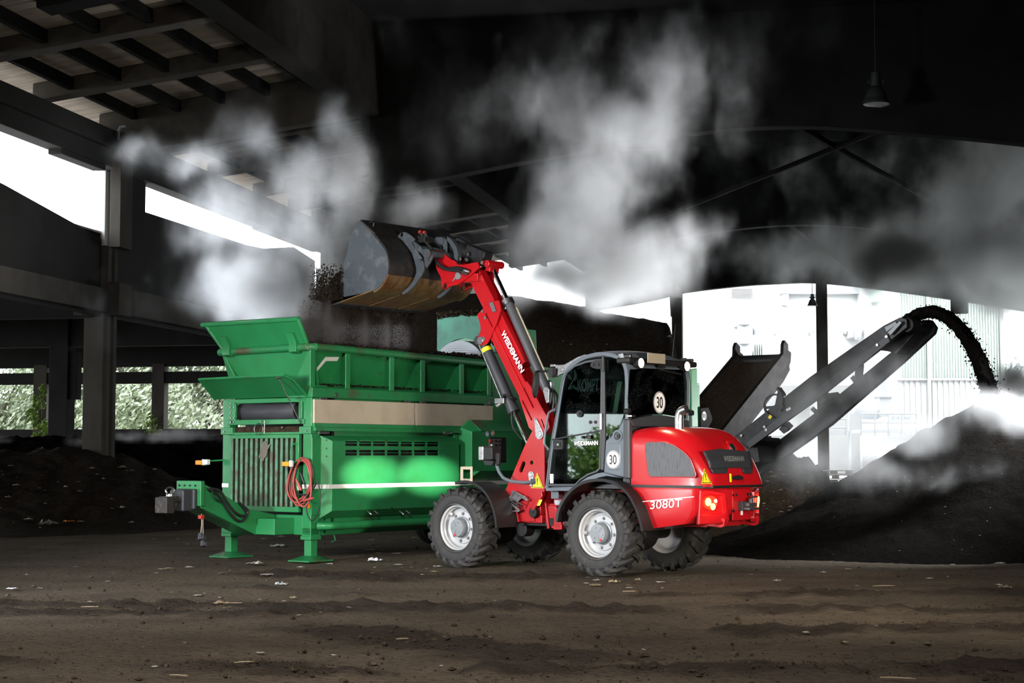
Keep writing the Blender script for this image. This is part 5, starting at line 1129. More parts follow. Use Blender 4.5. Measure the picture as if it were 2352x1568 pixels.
def rp(u, v, x=-1.445): q = LD.un(u, v, 0, x); return q
g = G()
for u, v, r_ in ((1684.5, 1136.6, .014), (1692, 1136.2, .014), (1718, 1134.6, .019), (1725, 1134, .019), (1685, 1173, .019)): q = rp(u, v); g.cyl((-1.447, q.y, q.z), (-1.438, q.y, q.z), r_, n=14)
g.obj('bolt_hole', BLK, cw)
g = G(); a, b = rp(1696, 1153), rp(1706, 1170); g.bx(-1.50, -1.44, b.y-.02, a.y, b.z-.01, a.z+.01); c, d = rp(1708, 1157, -1.5), rp(1731, 1170, -1.5); g.bx(-1.58, -1.44, d.y, c.y, d.z, d.z+.03); g.bx(-1.56, -1.44, d.y+.02, c.y-.02, c.z-.03, c.z+.012); g.cyl((-1.53, (c.y+d.y)/2, d.z), (-1.53, (c.y+d.y)/2, c.z+.06), .028)
e = rp(1730, 1141, -1.5); g.tube([(-1.53, (c.y+d.y)/2, c.z+.05), (-1.53, (c.y+d.y)/2-.02, e.z), (-1.53, e.y-.04, e.z+.005)], .012, 6); lab(g.obj('tow_hitch', DARKP, cw, .006), 'black pin hitch')
q = rp(1704, 1175); g = G(); g.bx(-1.446, -1.441, q.y-.02, q.y+.02, q.z-.035, q.z+.03); g.obj('type_plate', SIGNW, cw)
# ---- cab
cab = None
fr = [(1256, 1122), (1260, 1100), (1267, 1040), (1276, 990), (1284, 940), (1291, 895), (1298, 862), (1312, 842), (1335, 825), (1365, 815), (1398, 814), (1422, 822), (1437, 842), (1441, 880), (1440, 930), (1442, 985), (1443, 1096)]
side = [Vector(p) for p in LS(.60, *fr)]; sc_ = curve(side, 4)
sec = [(-.022, -.03), (.022, -.03), (.028, .0), (.022, .03), (-.022, .03), (-.028, 0)]
g = G()
for s in (1, -1): g.sect([(p.x, s*.585, p.y) for p in sc_], [(a, b) for a, b in sec])
top = [p for p in sc_]
for i_ in (32, 40, 48): pass
def crossbar(P, r=.035): g.tube([(P.x, -.58, P.y), (P.x, .58, P.y)], r, 8)
crossbar(side[6]); crossbar(side[12]); crossbar(side[0]+Vector((0, .03)))
cab = g.obj('cab', CABG, ld, 0, smooth=40); lab(cab, 'grey framed cab')
# roof: lofted between the frame tops
rt = curve(side[6:13], 3); g = G(); g.loft([[(p.x, y, p.y+.03+.035*(1-(y/.58)**2)) for p in rt]+[(p.x, y, p.y-.03) for p in reversed(rt)] for y in (-.58, -.4, -.2, 0, .2, .4, .58)]); g.obj('roof', CABG, cab, 0, smooth=40)
g = G(); g.bx(-.28, .88, -.58, .58, 1.0, 1.05); g.bx(-.3, -.2, -.56, .56, 1.0, 1.72); g.bx(.86, .92, -.58, .58, 1.0, 1.35); g.bx(-.2, .3, -.58, -.54, 1.0, 1.5); g.obj('cab_floor', DARKP, cab)
# door: outline from the frame inwards, split in two panes
dl = [zq(143, 1395), zq(160, 1280), zq(185, 985), zq(235, 720), zq(290, 430), zq(320, 370), zq(400, 305), zq(500, 268), zq(600, 252), zq(645, 250), zq(640, 700), zq(630, 1240), zq(600, 1270), zq(520, 1300), zq(450, 1345), zq(400, 1395)]
dpt = [Vector(p) for p in LS(.60, *dl)]
cen = sum(dpt, Vector((0, 0)))/len(dpt)
inner = [cen+(p-cen)*.965 for p in dpt]
g = G(); g.plate([tuple(p) for p in dpt], .598, .622, 'xz', [[tuple(p) for p in inner]]); door = g.obj('door', pm('door_frame', (.05, .056, .065), .4), cab, .004)
ms = LS(.60, zq(190, 978), zq(632, 898))
upper = [p for p in inner if p.y > ms[0][1]+(p.x-ms[0][0])/(ms[1][0]-ms[0][0])*(ms[1][1]-ms[0][1])]
lower = [p for p in inner if p not in upper]
li = inner.index(lower[0])
up_poly = [tuple(p) for p in upper]+[ms[1], ms[0]]
lo_ring = [inner[i] for i in range(len(inner)) if inner[i] in lower]
k0 = [i for i in range(len(inner)) if inner[i] in upper]; first, last_ = k0[0], k0[-1]
lo_poly = [tuple(inner[i]) for i in range(last_+1, len(inner))]+[tuple(inner[i]) for i in range(0, first)]+[ms[0], ms[1]]
g = G(); g.plate(up_poly, .606, .612); g.obj('window_pane', GLS, door)
g = G(); g.plate(lo_poly, .606, .612); g.obj('window_pane', GLS, door)
g = G(); g.tube([(ms[0][0], .612, ms[0][1]), (ms[1][0], .612, ms[1][1])], .010, 6); g.obj('pane_rail', DARKP, door)
c = LS(.62, zq(250, 1022))[0]; g = G(); g.plate(rrect(c[0]-.075, c[0]+.075, c[1]-.06, c[1]+.06, .02), .612, .645); g.bx(c[0]-.045, c[0]+.055, .645, .66, c[1]-.03, c[1]+.03); g.obj('door_handle', BLK, door, .006)
g = G(); g.cyl((c[0]-.02, .655, c[1]+.0), (c[0]-.02, .666, c[1]), .014, n=12); g.obj('lock', STEEL, door)
for u, v in ((605, 300), (585, 820)):
    c = LS(.62, zq(u, v))[0]; g = G(); g.plate([(c[0]+.13*cos(a)-.01, c[1]+.055*sin(a)) for a in [pi/2*-1+pi*k/8 for k in range(9)]]+[(c[0]-.09, c[1]+.055), (c[0]-.09, c[1]-.055)], .612, .625); g.cyl((c[0]-.08, .635, c[1]-.09), (c[0]-.08, .635, c[1]+.10), .018, n=10); hg = g.obj('hinge', BLK if u > 600 else HUBG, door, .003)
    g = G(); [g.cyl((c[0]+k, .62, c[1]), (c[0]+k, .637, c[1]), .02, n=12) for k in (.0, .075)]; g.obj('hinge_knob', BLK, hg)
c = LS(.62, zq(438, 745))[0]; g = G(); g.lathe([(.0, .64), (.015, .642), (.018, .63), (.04, .632), (.042, .612)], (c[0], 0, c[1]), 'y', 18); g.obj('door_stop', BLK, door)
c = LS(.62, zq(500, 955))[0]; g = G(); g.cyl((c[0], .61, c[1]), (c[0]-.06, .65, c[1]), .022, n=12); g.cyl((c[0]+.06, .612, c[1]), (c[0]+.06, .63, c[1]), .016, n=12); g.obj('latch', BLK, door)
q = LD.un(*zq(493, 1009), 1, .615); lettering('WEIDEMANN', WLET, door, (q.x, .6165, q.z), (-1, 0, .02), (0, 0, 1), .052, .36, 'lettering', .025)
q = LD.un(*zq(185, 1328), 1, .615); g = G(); g.plate(rrect(q.x-.025, q.x+.025, q.z-.055, q.z+.055, .006), .613, .616); g.obj('sticker', SIGNW, door)
# faint grey name and sprig set just behind the upper pane
FAINT = pm('faint_print', (.22, .27, .27), .6)
q = LD.un(*zq(515, 487), 1, .6); lettering('KOMPT', FAINT, door, (q.x, .603, q.z), (-1, 0, 0), (0, 0, 1), .15, .32, 'faint_lettering', .02)
g = G()
for u, v, a in ((345, 415, .9), (400, 420, 2.0), (365, 505, 2.6), (400, 515, .4), (395, 380, 1.4)):
    c = LS(.604, zq(u, v))[0]; g.plate([(c[0]+.055*t*cos(a)-w_*sin(a), c[1]+.055*t*sin(a)+w_*cos(a)) for t, w_ in ((-1, 0), (-.3, .018), (.4, .016), (1, 0), (.4, -.016), (-.3, -.018))], .603, .604)
g.tube([(x, .6035, z) for x, z in LS(.604, zq(335, 520), zq(375, 450), zq(405, 390))], .004, 5); g.obj('leaf_motif', FAINT, door)
# rear quarter pane and grey lower panel
qp = LS(.60, zq(668, 262), zq(730, 258), zq(790, 285), zq(828, 350), zq(840, 450), zq(835, 560), zq(832, 760), zq(800, 850), zq(720, 930), zq(670, 962))
g = G(); g.plate(qp, .596, .604); g.obj('quarter_window', GLS, cab)
g = G(); bp = [(p[0], p[1]) for p in LS(.60, zq(640, 255), zq(665, 255), zq(672, 960), zq(655, 1250), zq(632, 1250))]; g.plate(bp, .585, .616); g.obj('door_pillar', DARKP, cab, .004)
lp = LS(.60, zq(672, 985), zq(722, 945), zq(790, 870), zq(830, 790), zq(862, 770), zq(868, 1320), zq(830, 1320), zq(655, 1278), zq(660, 1200))
g = G(); g.plate(lp, .56, .612); lpn = g.obj('side_panel', CABG, cab, .02); lab(lpn, 'grey panel with speed sign')
g = G(); g.plate(rrect(*[f(t) for f, t in ((min, [p[0] for p in LS(.61, zq(690, 1010), zq(805, 1250))]), (max, [p[0] for p in LS(.61, zq(690, 1010), zq(805, 1250))]), (min, [p[1] for p in LS(.61, zq(690, 1010), zq(805, 1250))]), (max, [p[1] for p in LS(.61, zq(690, 1010), zq(805, 1250))]))], .03), .605, .617); g.obj('pressing', CABG, lpn, .012)
c = LS(.61, zq(780, 945))[0]; g = G(); g.lathe([(.075, .606), (.07, .622), (.05, .622), (.045, .612), (.02, .612), (.02, .63), (0, .63)], (c[0], 0, c[1]), 'y', 22); g.obj('lock_boss', CABG, lpn); g = G(); g.lathe([(.024, .61), (.024, .632), (0, .634)], (c[0]-.02, 0, c[1]), 'y', 14); g.obj('lock', BLK, lpn)
def speed_sign(parent, P, X, Z, rx, rz):
    X = Vector(X).normalized(); Z = Vector(Z).normalized(); N = X.cross(Z); P = Vector(P)
    def rg_(k, h): return [P+N*h+X*(rx*k*cos(t))+Z*(rz*k*sin(t)) for t in [2*pi*j/32 for j in range(32)]]
    g = G(); g.loft([rg_(1, 0), rg_(1, .003)]); s = g.obj('speed_sign', SIGNW, parent); lab(s, 'round white speed sign')
    g = G(); a, b = rg_(.97, .004), rg_(.91, .004); g.add(a+b, [(k, (k+1) % 32, 32+(k+1) % 32, 32+k) for k in range(32)]); g.obj('ring', INK, s, smooth=0)
    lettering('30', INK, s, P+N*.004, X, Z, rz*1.05, rx*1.05, 'digits', .014)
q = LD.un(*zq(739, 1157), 1, .618); speed_sign(lpn, (q.x, .619, q.z), (-1, 0, 0), (0, 0, 1), .10, .105)
# grey fender skirt of the cab above the rear wheel
sk = [Vector(p) for p in LS(.60, zq(390, 1400), zq(450, 1355), zq(520, 1310), zq(600, 1280), zq(660, 1270), zq(830, 1325), zq(690, 1305), zq(620, 1318), zq(540, 1350), zq(450, 1400), zq(400, 1440), zq(140, 1440), zq(140, 1412))]
g = G(); g.plate([tuple(p) for p in sk], .55, .62); g.obj('cab_sill', CABG, cab, .006)
# rear wall: window, cowl, wiper, work lamps
xr = -.325
def rw(u, v, x=xr-.012): q = LD.un(u, v, 0, x); return (q.y, q.z)
wn = [rw(*zq(a, b)) for a, b in ((893, 350), (1000, 335), (1385, 350), (1400, 450), (1405, 600), (1395, 790), (1290, 765), (1180, 748), (1060, 748), (960, 765), (885, 785), (875, 600))]
g = G(); g.plate(wn, xr-.012, xr-.004, 'yz'); rwn = g.obj('rear_window', GLSR, cab)
for s_, (a, b) in ((1, (880, 1)), (-1, (1408, 1))): pass
g = G(); y1r = rw(*zq(1408, 500))[0]
g.tube(curve([(xr, rw(*zq(a, b))[0], rw(*zq(a, b))[1]) for a, b in ((1395, 345), (1412, 450), (1412, 640), (1400, 840))], 4), .028, 8); lab(g.obj('rear_pillar', CABG, cab), 'rear right pillar')
cw_ = [rw(*zq(a, b)) for a, b in ((868, 800), (960, 778), (1060, 760), (1180, 760), (1290, 778), (1400, 805), (1408, 870), (900, 860), (868, 1330))]
g = G(); g.plate(cw_[:7]+[cw_[7]], xr-.05, xr+.05, 'yz'); lab(g.obj('rear_cowl', DARKP, cab, .015), 'dark curved cowl under the rear window')
g = G(); a, b = rw(*zq(870, 790)), rw(*zq(910, 1330)); g.bx(xr-.03, xr+.06, b[0], a[0], b[1], a[1]); lab(g.obj('corner_duct', DARKP, cab, .02), 'dark corner duct')
q = LD.un(*zq(1155, 643), 0, xr-.016); speed_sign(rwn, (xr-.016, q.y, q.z), (0, -1, 0), (0, 0, 1), .115, .128)
for u, v in ((868, 722), (1437, 737)):
    q = LD.un(*zq(u, v), 0, xr-.03); g = G(); g.cyl((xr-.06, q.y, q.z), (xr, q.y, q.z), .032, n=14); g.cyl((xr-.07, q.y, q.z), (xr-.06, q.y, q.z), .014, n=10); g.obj('window_latch', BLK, cab)
q = LD.un(*zq(885, 765), 0, xr-.05); g = G(); g.bx(xr-.1, xr-.03, q.y-.05, q.y+.03, q.z-.012, q.z+.012); g.obj('latch_tongue', ALU, cab, .004)
g = G(); a, b = rw(*zq(870, 250)), rw(*zq(1500, 330)); g.bx(xr-.03, xr+.16, b[0]+.03, a[0], b[1], a[1]+.02); g.obj('rear_roof_edge', BLK, cab, .02)
for u, v in ((990, 288), (1405, 318)):
    q = LD.un(*zq(u, v), 0, xr-.08); g = G(); g.lathe([(.0, xr+.0), (.05, xr+.0), (.062, xr-.05), (.064, xr-.085), (.056, xr-.085), (.05, xr-.07)], (0, q.y, q.z), 'x', 24); wl = g.obj('work_lamp', BLK, cab)
    g = G(); g.plate(circ(q.y, q.z, .052, 20), xr-.080, xr-.074, 'yz'); lab(g.obj('lens', LAMP, wl), 'glowing lens')
    P = LD.w(xr-.14, q.y, q.z); lamp('work_lamp_beam', 'SPOT', P, P+Vector(LD.ax[0])*-3+Vector((0, 0, -1.6)), 28, .05, None, (1, .82, .5), spot_size=radians(110), spot_blend=.6)
a, b = rw(*zq(1050, 195), xr-.1), rw(*zq(1210, 297), xr-.1); g = G(); g.bx(xr-.10, xr-.09, b[0], a[0], b[1], a[1]); lab(g.obj('rear_plate_holder', BEIGE, cab, .004), 'bare metal plate on the roof edge')
a = LD.un(*zq(1275, 240), 0, -.1); g = G(); g.tube([(-.1, a.y, a.z-.02), (-.1, a.y, a.z+.05), LD.un(*zq(1296, 0), 0, -.1), LD.un(*zq(1302, -70), 0, -.1)], [.012, .006, .004, .003], 6); g.obj('aerial', BLK, cab)
q = LD.un(*zq(1270, 250), 0, -.1); g = G(); g.lathe([(.06, 0), (.055, .03), (.02, .05), (0, .05)], (-.1, a.y, a.z-.04), 'z', 14); g.obj('aerial_base', BLK, cab)
g = G(); a, b = rw(*zq(1150, 345), xr-.03), rw(*zq(1345, 390), xr-.03); g.tube([(xr-.03, a[0], a[1]), (xr-.04, b[0], b[1])], .012, 6); c_ = rw(*zq(1180, 310), xr-.05); g.bx(xr-.06, xr-.01, c_[0]-.05, c_[0]+.05, c_[1]-.03, c_[1]+.04); g.obj('wiper', BLK, cab)
# roof brackets, front lamp arm
for s in (1, -1):
    Bk = LS(.58, zq(220, 305), zq(300, 300), zq(420, 232), zq(480, 210), zq(500, 215), zq(400, 285), zq(300, 375), zq(225, 415), zq(218, 350))
    g = G(); g.plate(Bk, s*.56, s*.585); fb = g.obj('roof_bracket', ALU, cab, .006); lab(fb, 'bright front roof bracket')
    g = G(); g.plate(LS(.58, zq(180, 300), zq(225, 298), zq(228, 320), zq(180, 325)), s*.54, s*.60); g.cyl((LS(.58, zq(287, 347))[0][0], s*.58, LS(.58, zq(287, 347))[0][1]), (LS(.58, zq(287, 347))[0][0], s*.60, LS(.58, zq(287, 347))[0][1]), .025); g.obj('bracket_pivot', ALU, fb, .004)
    g = G(); g.plate(LS(.58, zq(800, 210), zq(850, 200), zq(862, 235), zq(850, 265), zq(835, 260), zq(815, 235)), s*.59, s*.63); x_, z_ = LS(.6, zq(880, 225))[0]; g.cyl((x_+.06, s*.61, z_), (x_-.04, s*.61, z_), .022, n=10); g.obj('lamp_bracket', ALU, cab, .005)
    mp = [(p[0], p[1]) for p in LS(.66, zq(200, 358), zq(120, 362), zq(50, 363), zq(28, 372), zq(18, 400), zq(14, 450), zq(10, 480))]
    g = G(); g.tube(curve([(x, s*.64, z) for x, z in mp], 3), .014, 8); g.plate(LS(.62, zq(165, 340), zq(215, 335), zq(212, 415), zq(185, 418)), s*.60, s*.66); mi = g.obj('mirror', BLK, cab); lab(mi, 'black mirror on its arm')
    c0_ = LS(.68, zq(45, 480))[0]; g = G(); g.lathe([(.0, -.012), (.075, -.012), (.085, 0), (.075, .02), (0, .03)], (0, 0, 0), 'x', 20); mh = g.obj('mirror_head', BLK, mi); mh.location = (c0_[0], s*.68, c0_[1]); mh.scale = (1, 1, 2.0); mh.rotation_euler = (0, radians(-6), radians(20*s))
    hr = [(p[0], p[1]) for p in LS(.64, zq(215, 702), zq(160, 730), zq(145, 770), zq(112, 985), zq(125, 1030), zq(155, 1070))]
    g = G(); g.tube(curve([(x, s*.63, z) for x, z in hr], 3), .014, 8); g.obj('grab_rail', CABG, cab)
# inside the cab
g = G(); g.plate([(.10, 1.30), (.55, 1.34), (.56, 1.44), (.12, 1.42)], -.27, .23); g.plate([(.02, 1.40), (.16, 1.40), (.04, 2.02), (-.06, 2.02)], -.25, .21); g.plate([(-.04, 2.04), (.05, 2.04), (.02, 2.22), (-.06, 2.22)], -.14, .10); g.bx(.12, .5, -.2, .16, 1.05, 1.3); seat = g.obj('seat', SEATM, cab, .04, 3)
g = G(); g.tube([(.92, 0, 1.05), (.84, 0, 1.45), (.74, 0, 1.62)], [.08, .06, .03], 10); g.bx(.8, .92, -.3, .3, 1.35, 1.5); sw = g.obj('steering_column', DARKP, cab, .01)
g = G(); N = Vector((-.5, 0, .86)); A_ = Vector((0, 1, 0)); B_ = N.cross(A_); g.tube([Vector((.73, 0, 1.64))+A_*(.19*cos(t))+B_*(.19*sin(t)) for t in [2*pi*k/28 for k in range(29)]], .016, 8); [g.tube([(.73, 0, 1.64), Vector((.73, 0, 1.64))+A_*(.19*cos(t))+B_*(.19*sin(t))], .012, 6) for t in (1.57, 3.7, 5.7)]; g.obj('steering_wheel', BLK, cab)
g = G(); g.bx(.1, .6, -.5, -.33, 1.2, 1.5); g.tube([(.55, -.4, 1.5), (.58, -.4, 1.68)], [.015, .03], 8); g.obj('console', DARKP, cab, .03)
g = G(); g.plate([(.905, 1.35), (.92, 1.35), (.72, 2.36), (.70, 2.36)], -.52, .52); g.obj('windscreen', GLS, cab)
g = G(); g.plate([tuple(p) for p in inner if p.y > 1.05], -.604, -.598); g.obj('right_window', GLS, cab)
# ---- telescopic boom
Z = Vector((0, 1, 0)); pa, pb = Vector((1.40, 0, 1.72)), Vector((2.30, 0, 3.53)); bd = (Vector((2.262-1.774, 0, 2.866-2.110))).normalized(); bn = Vector((bd.z, 0, -bd.x))   # along, towards the front
def boxbeam(p, q, h0, h1, w):          # h0/h1: offsets along bn of the rear and front faces
    g = G(); g.loft([[c+bn*a+Z*b for a, b in ((h0, -w), (h1, -w), (h1, w), (h0, w))] for c in (p, q)]); return g
f0 = Vector((1.774, 0, 2.110)); o0 = Vector((1.683, 0, 2.312))
h_front = 0.0; h_rear = (o0-f0).dot(bn)
s0 = (Vector((1.36, 0, 1.70))-f0).dot(bd); s1 = (Vector((2.16, 0, 3.25))-f0).dot(bd)
g = boxbeam(f0+bd*s0, f0+bd*s1, h_rear, h_front, .12)
for s in (1, -1): g.loft([[f0+bd*t+bn*(h_rear*.5+k)+Z*(s*w_) for k, w_ in ((-.035, .12), (.035, .12), (.02, .135), (-.02, .135))] for t in (s0+.4, s1)])
boom = g.obj('boom', RED, ld, .012, smooth=25); lab(boom, 'red outer boom')
i0 = Vector((2.421, 0, 3.276)); i1 = Vector((2.616, 0, 3.641)); ir = (Vector((2.219, 0, 3.359))-i0).dot(bn)
ta, tb = -1.0, (Vector((2.58, 0, 3.72))-i0).dot(bd)
ib = boxbeam(i0+bd*ta, i0+bd*tb, ir, 0, .098).obj('inner_boom', RED, boom, .01, smooth=25)
cp_ = LS(.15, *[z7(*p) for p in [(405, 362), (420, 420), (395, 500), (350, 610), (330, 640), (305, 652), (280, 650), (265, 630), (272, 600), (290, 560), (288, 520), (268, 455), (300, 420), (355, 375)]])
g = G(); sl1 = [slot(*LS(.15, z7(a, b))[0], .22, .02, 4, atan2(bd.z, bd.x)) for a, b in ((345, 490),)]
for s in (1, -1): g.plate(cp_, s*.125, s*.15, 'xz', sl1)
g.obj('collar', RED, boom, .006, smooth=25)
g = G(); c = LS(.16, z7(288, 622))[0]; d = LS(.16, z7(312, 602))[0]; g.cyl((c[0], .15, c[1]), (c[0], .168, c[1]), .05, n=18); g.plate([(c[0]-.02, c[1]-.05), (d[0]-.02, d[1]-.02), (d[0], d[1]+.015), (c[0]+.03, c[1]+.05)], .15, .160); lab(g.obj('pin_plate', ALU, boom, .003), 'bright pin plate')
a, b = LS(.16, z7(357, 378))[0], LS(.16, z7(380, 434))[0]; g = G(); g.plate([(a[0]+.03, a[1]), (a[0]-.035, a[1]+.01), (b[0]-.035, b[1]), (b[0]+.03, b[1]-.01)], .15, .165); lab(g.obj('slide_cover', ALU, boom, .004), 'bright slide cover')
g = G(); [g.cyl((x, .15, z), (x, .166, z), .022, n=6) for x, z in LS(.16, z7(303, 433), z7(320, 475))]; g.obj('bolts', STEEL, boom)
gp2 = LS(.15, *[z7(*p) for p in [(585, 880), (610, 912), (655, 1000), (700, 1080), (720, 1110), (735, 1180), (700, 1230), (650, 1180), (620, 1200), (600, 1180), (537, 985)]])
g = G()
for s in (1, -1): g.plate(gp2, s*.122, s*.15, 'xz', [slot(*LS(.15, z7(600, 990))[0], .30, .022, 4, atan2(bd.z, bd.x)), slot(*LS(.15, z7(590, 1070))[0], .30, .022, 4, atan2(bd.z, bd.x))])
g.obj('gusset', RED, boom, .006, smooth=25)
c_a, c_b = z7(450, 585), z7(543, 800); qa, qb = LD.un(*c_a, 1, .137), LD.un(*c_b, 1, .137); m_ = (qa+qb)/2
lettering('WEIDEMANN', WLET, boom, (m_.x-.0, .1365, m_.z), -bd, Vector((-bd.x, 0, -bd.z)).cross(Vector((0, -1, 0)))*-1 if False else bn*-1, .075, .62, 'lettering', .03)
# lift cylinder
A1, A2, A3 = LD.un(*z7(305, 622), 1, 0), LD.un(*z7(505, 1075), 1, 0), LD.un(*z7(602, 1285), 1, 0)
g = G(); g.cyl((A1.x, 0, A1.z), (A2.x, 0, A2.z), .072, n=24); g.cyl((A1.x, -.1, A1.z), (A1.x, .1, A1.z), .06); dd = (A2-A1).normalized(); g.cyl(A2-dd*.06, A2+dd*.02, .08, n=24); lc = g.obj('lift_cylinder', DARKP, boom); lab(lc, 'dark lift cylinder')
g = G(); g.cyl(A2, A3+dd*.15, .036, n=20); lab(g.obj('rod', CHR, lc), 'chrome rod')
g = G(); p1, p2 = A1+dd*.12, A1+dd*.18; g.cyl(p1, p2, .0745, n=24); lab(g.obj('label_band', YEL, lc), 'yellow label band')
g = G(); off = Vector((.06, .06, .03)); g.tube([A1+dd*.1+off, A1.lerp(A2, .5)+off*1.1, A2-dd*.12+off*1.2], .012, 8); lab(g.obj('oil_line', STEEL, lc), 'steel oil line')
g = G(); B = A2-dd*.17; [g.cyl(B+Vector((a, b, c)), B+Vector((a+.05, b+.04, c-.06)), .022, n=8) for a, b, c in ((.05, .03, .02), (.09, .05, -.02), (.05, .08, -.03))]; g.bx(B.x-.02, B.x+.14, .02, .12, B.z-.05, B.z+.02); lab(g.obj('valve_block', STEEL, lc, .006), 'valve block and fittings')
g = G(); g.tube(curve([B+Vector((.05, .05, 0)), B+Vector((-.05, .14, .06)), B+Vector((-.14, .12, .02)), B+Vector((-.16, .03, .0))], 5), .014, 8); g.tube(curve([A2+Vector((.0, .05, 0)), A2.lerp(A3, .5)+Vector((.07, .08, .0)), A3+Vector((.02, .1, .05))], 5), .012, 8); g.obj('hose', HOSE, lc)
# telescope cylinder on the back of the boom
T1, T2, T3 = LD.un(*z7(372, 165), 1, 0), LD.un(*z7(472, 385), 1, 0), LD.un(*z7(715, 935), 1, 0)
g = G(); td = (T3-T2).normalized(); g.cyl(T2, T3, .058, n=24); g.cyl(T3-td*.04, T3+td*.05, .05); tc_ = g.obj('telescope_cylinder', pm('grey_cylinder', (.10, .105, .115), .35, .3), boom); lab(tc_, 'grey telescope cylinder')
g = G(); g.cyl(T1, T2+td*.03, .030, n=20); lab(g.obj('rod', CHR, tc_), 'chrome rod')
g = G(); g.lathe([(.06, -.035), (.078, -.035), (.078, .035), (.06, .035)], (0, 0, 0), 'z', 24); cl = g.obj('clamp_ring', STEEL, tc_); cl.location = T2-td*.02; cl.rotation_euler = td.to_track_quat('Z', 'Y').to_euler(); lab(cl, 'bright clamp ring')
g = G(); g.box(T2+bn*.08+Vector((0, .05, -.02)), (.16, .05, .03)); g.obj('clamp_bracket', STEEL, tc_, .006)
g = G(); o_ = bn*-.065+Vector((0, -.03, 0)); g.tube([T2+td*.1+o_, T3-td*.1+o_], .012, 8); lab(g.obj('oil_line', BEIGE, tc_), 'bare steel oil line')
P = LS(.16, z7(700, 945))[0]; g = G(); g.plate([(P[0]+.05*cos(a), P[1]+.05*sin(a)) for a in [pi*k/8 for k in range(9)]]+[(P[0]-.045, P[1]-.14), (P[0]+.0, P[1]-.15)], .10, .125); lab(g.obj('pin_plate', ALU, boom, .003), 'bright pin plate')
for k, (a, b) in enumerate((((735, 915), (755, 1060)), ((715, 900), (730, 1060)), ((745, 920), (762, 1100)))):
    g = G(); a_, b_ = LD.un(*z7(*a), 1, -.05), LD.un(*z7(*b), 1, -.05); g.tube(curve([a_, a_.lerp(b_, .4)+Vector((-.05-.02*k, 0, .0)), b_], 5), .014, 8); g.obj('hose', HOSE, boom)
g = G(); a_ = LD.un(*z7(745, 925), 1, -.05); g.cyl(a_, a_+Vector((0, 0, .07)), .022, n=8); g.cyl(a_+Vector((.08, 0, .03)), a_+Vector((.02, 0, .08)), .02, n=8); lab(g.obj('hose_fitting', STEEL, boom), 'bright fittings')
# boom head
hpz = [z6(*p) for p in [(1325, 445), (1350, 442), (1385, 460), (1440, 510), (1490, 545), (1530, 562), (1550, 600), (1620, 600), (1770, 570), (1795, 630), (1700, 712), (1600, 790), (1560, 818), (1480, 833), (1445, 855), (1420, 870), (1395, 855), (1380, 800), (1375, 740), (1330, 650), (1308, 570)]]
hp_ = LS(.19, *hpz)
g = G()
for s in (1, -1): g.plate(hp_, s*.16, s*.19, 'xz', [circ(*LS(.19, z6(1418, 830))[0], .038, 14)])
g.bx(2.45, 2.75, -.16, .16, 3.62, 3.72); hd = g.obj('boom_head', RED, ib, .006, smooth=25); lab(hd, 'red boom head plates')
c = LS(.19, z6(1845, 585))[0]; g = G(); g.cyl((c[0], -.15, c[1]), (c[0], .15, c[1]), .048, n=20); g.plate([(c[0]-.03, c[1]+.03), (c[0]+.05, c[1]+.02), (c[0]+.08, c[1]-.08), (c[0]-.0, c[1]-.10)], -.09, .09); g.obj('head_tube', RED, ib, .006)
g = G(); g.plate([(c[0]+.036*cos(a), c[1]+.036*sin(a)) for a in [pi/2+pi*k/8*-1 for k in range(9)]]+[(c[0]-.0, c[1]-.03), (c[0]+.07, c[1]-.0), (c[0]+.06, c[1]+.03)], .17, .19); lab(g.obj('pin_plate', ALU, ib, .003), 'bright pin plate')
c = LS(.2, z6(1562, 722))[0]; d = LS(.2, z6(1505, 768))[0]; g = G(); g.cyl((c[0], .19, c[1]), (c[0], .21, c[1]), .048, n=18); g.plate([(c[0]-.03, c[1]+.045), (c[0]+.045, c[1]-.03), (d[0]+.02, d[1]-.02), (d[0]-.015, d[1]+.02)][::-1], .19, .203); lab(g.obj('pin_plate', HUBG, hd, .003), 'grey pin plate')
# tilt link, tilt cylinder, quick hitch
def lks(ptsz, y0, y1, g, holes=()): g.plate(LS(max(abs(y0), abs(y1)), *[z6(*p) for p in ptsz]), y0, y1, 'xz', holes)
g = G()
for s in (1, -1):
    lks([(1265, 335), (1330, 300), (1400, 298), (1435, 330), (1438, 400), (1435, 470), (1410, 480), (1395, 395), (1350, 370), (1290, 352)], s*.10, s*.13, g)
    lks([(1440, 292), (1490, 330), (1540, 400), (1560, 480), (1555, 560), (1520, 540), (1510, 450), (1470, 380), (1440, 340)], s*.05, s*.13, g)
c = LS(.13, z6(1385, 343))[0]; g.cyl((c[0], -.15, c[1]), (c[0], .15, c[1]), .05); tlk = g.obj('tilt_link', BKT, hd, .006)
g = G(); a_, b_ = LD.un(*z6(1400, 350), 1, 0), LD.un(*z6(1860, 555), 1, 0); g.cyl(a_.lerp(b_, .25), b_, .085, n=18); g.cyl(a_, b_, .04, n=12); m_ = a_.lerp(b_, .85); g.box(m_+Vector((0, 0, .06)), (.35, .17, .12), Matrix.Rotation(atan2(-(b_-a_).z, (b_-a_).x), 3, 'Y')); g.obj('tilt_cylinder', BLKS, hd, .012)
g = G(); [g.cyl((x, .12, z), (x, .15, z+.03), .02, n=6) for x, z in LS(.14, z6(1460, 540), z6(1578, 545), z6(1648, 555), z6(1800, 560), z6(1660, 495))]; lab(g.obj('grease_fittings', STEEL, hd), 'bright fittings')
qh = [[(1190, 335), (1170, 290), (1100, 330), (1060, 340), (1090, 390), (1130, 440), (1175, 500), (1195, 545), (1230, 560), (1230, 640), (1260, 590), (1295, 500), (1275, 440), (1240, 420), (1215, 425)]]
g = G()
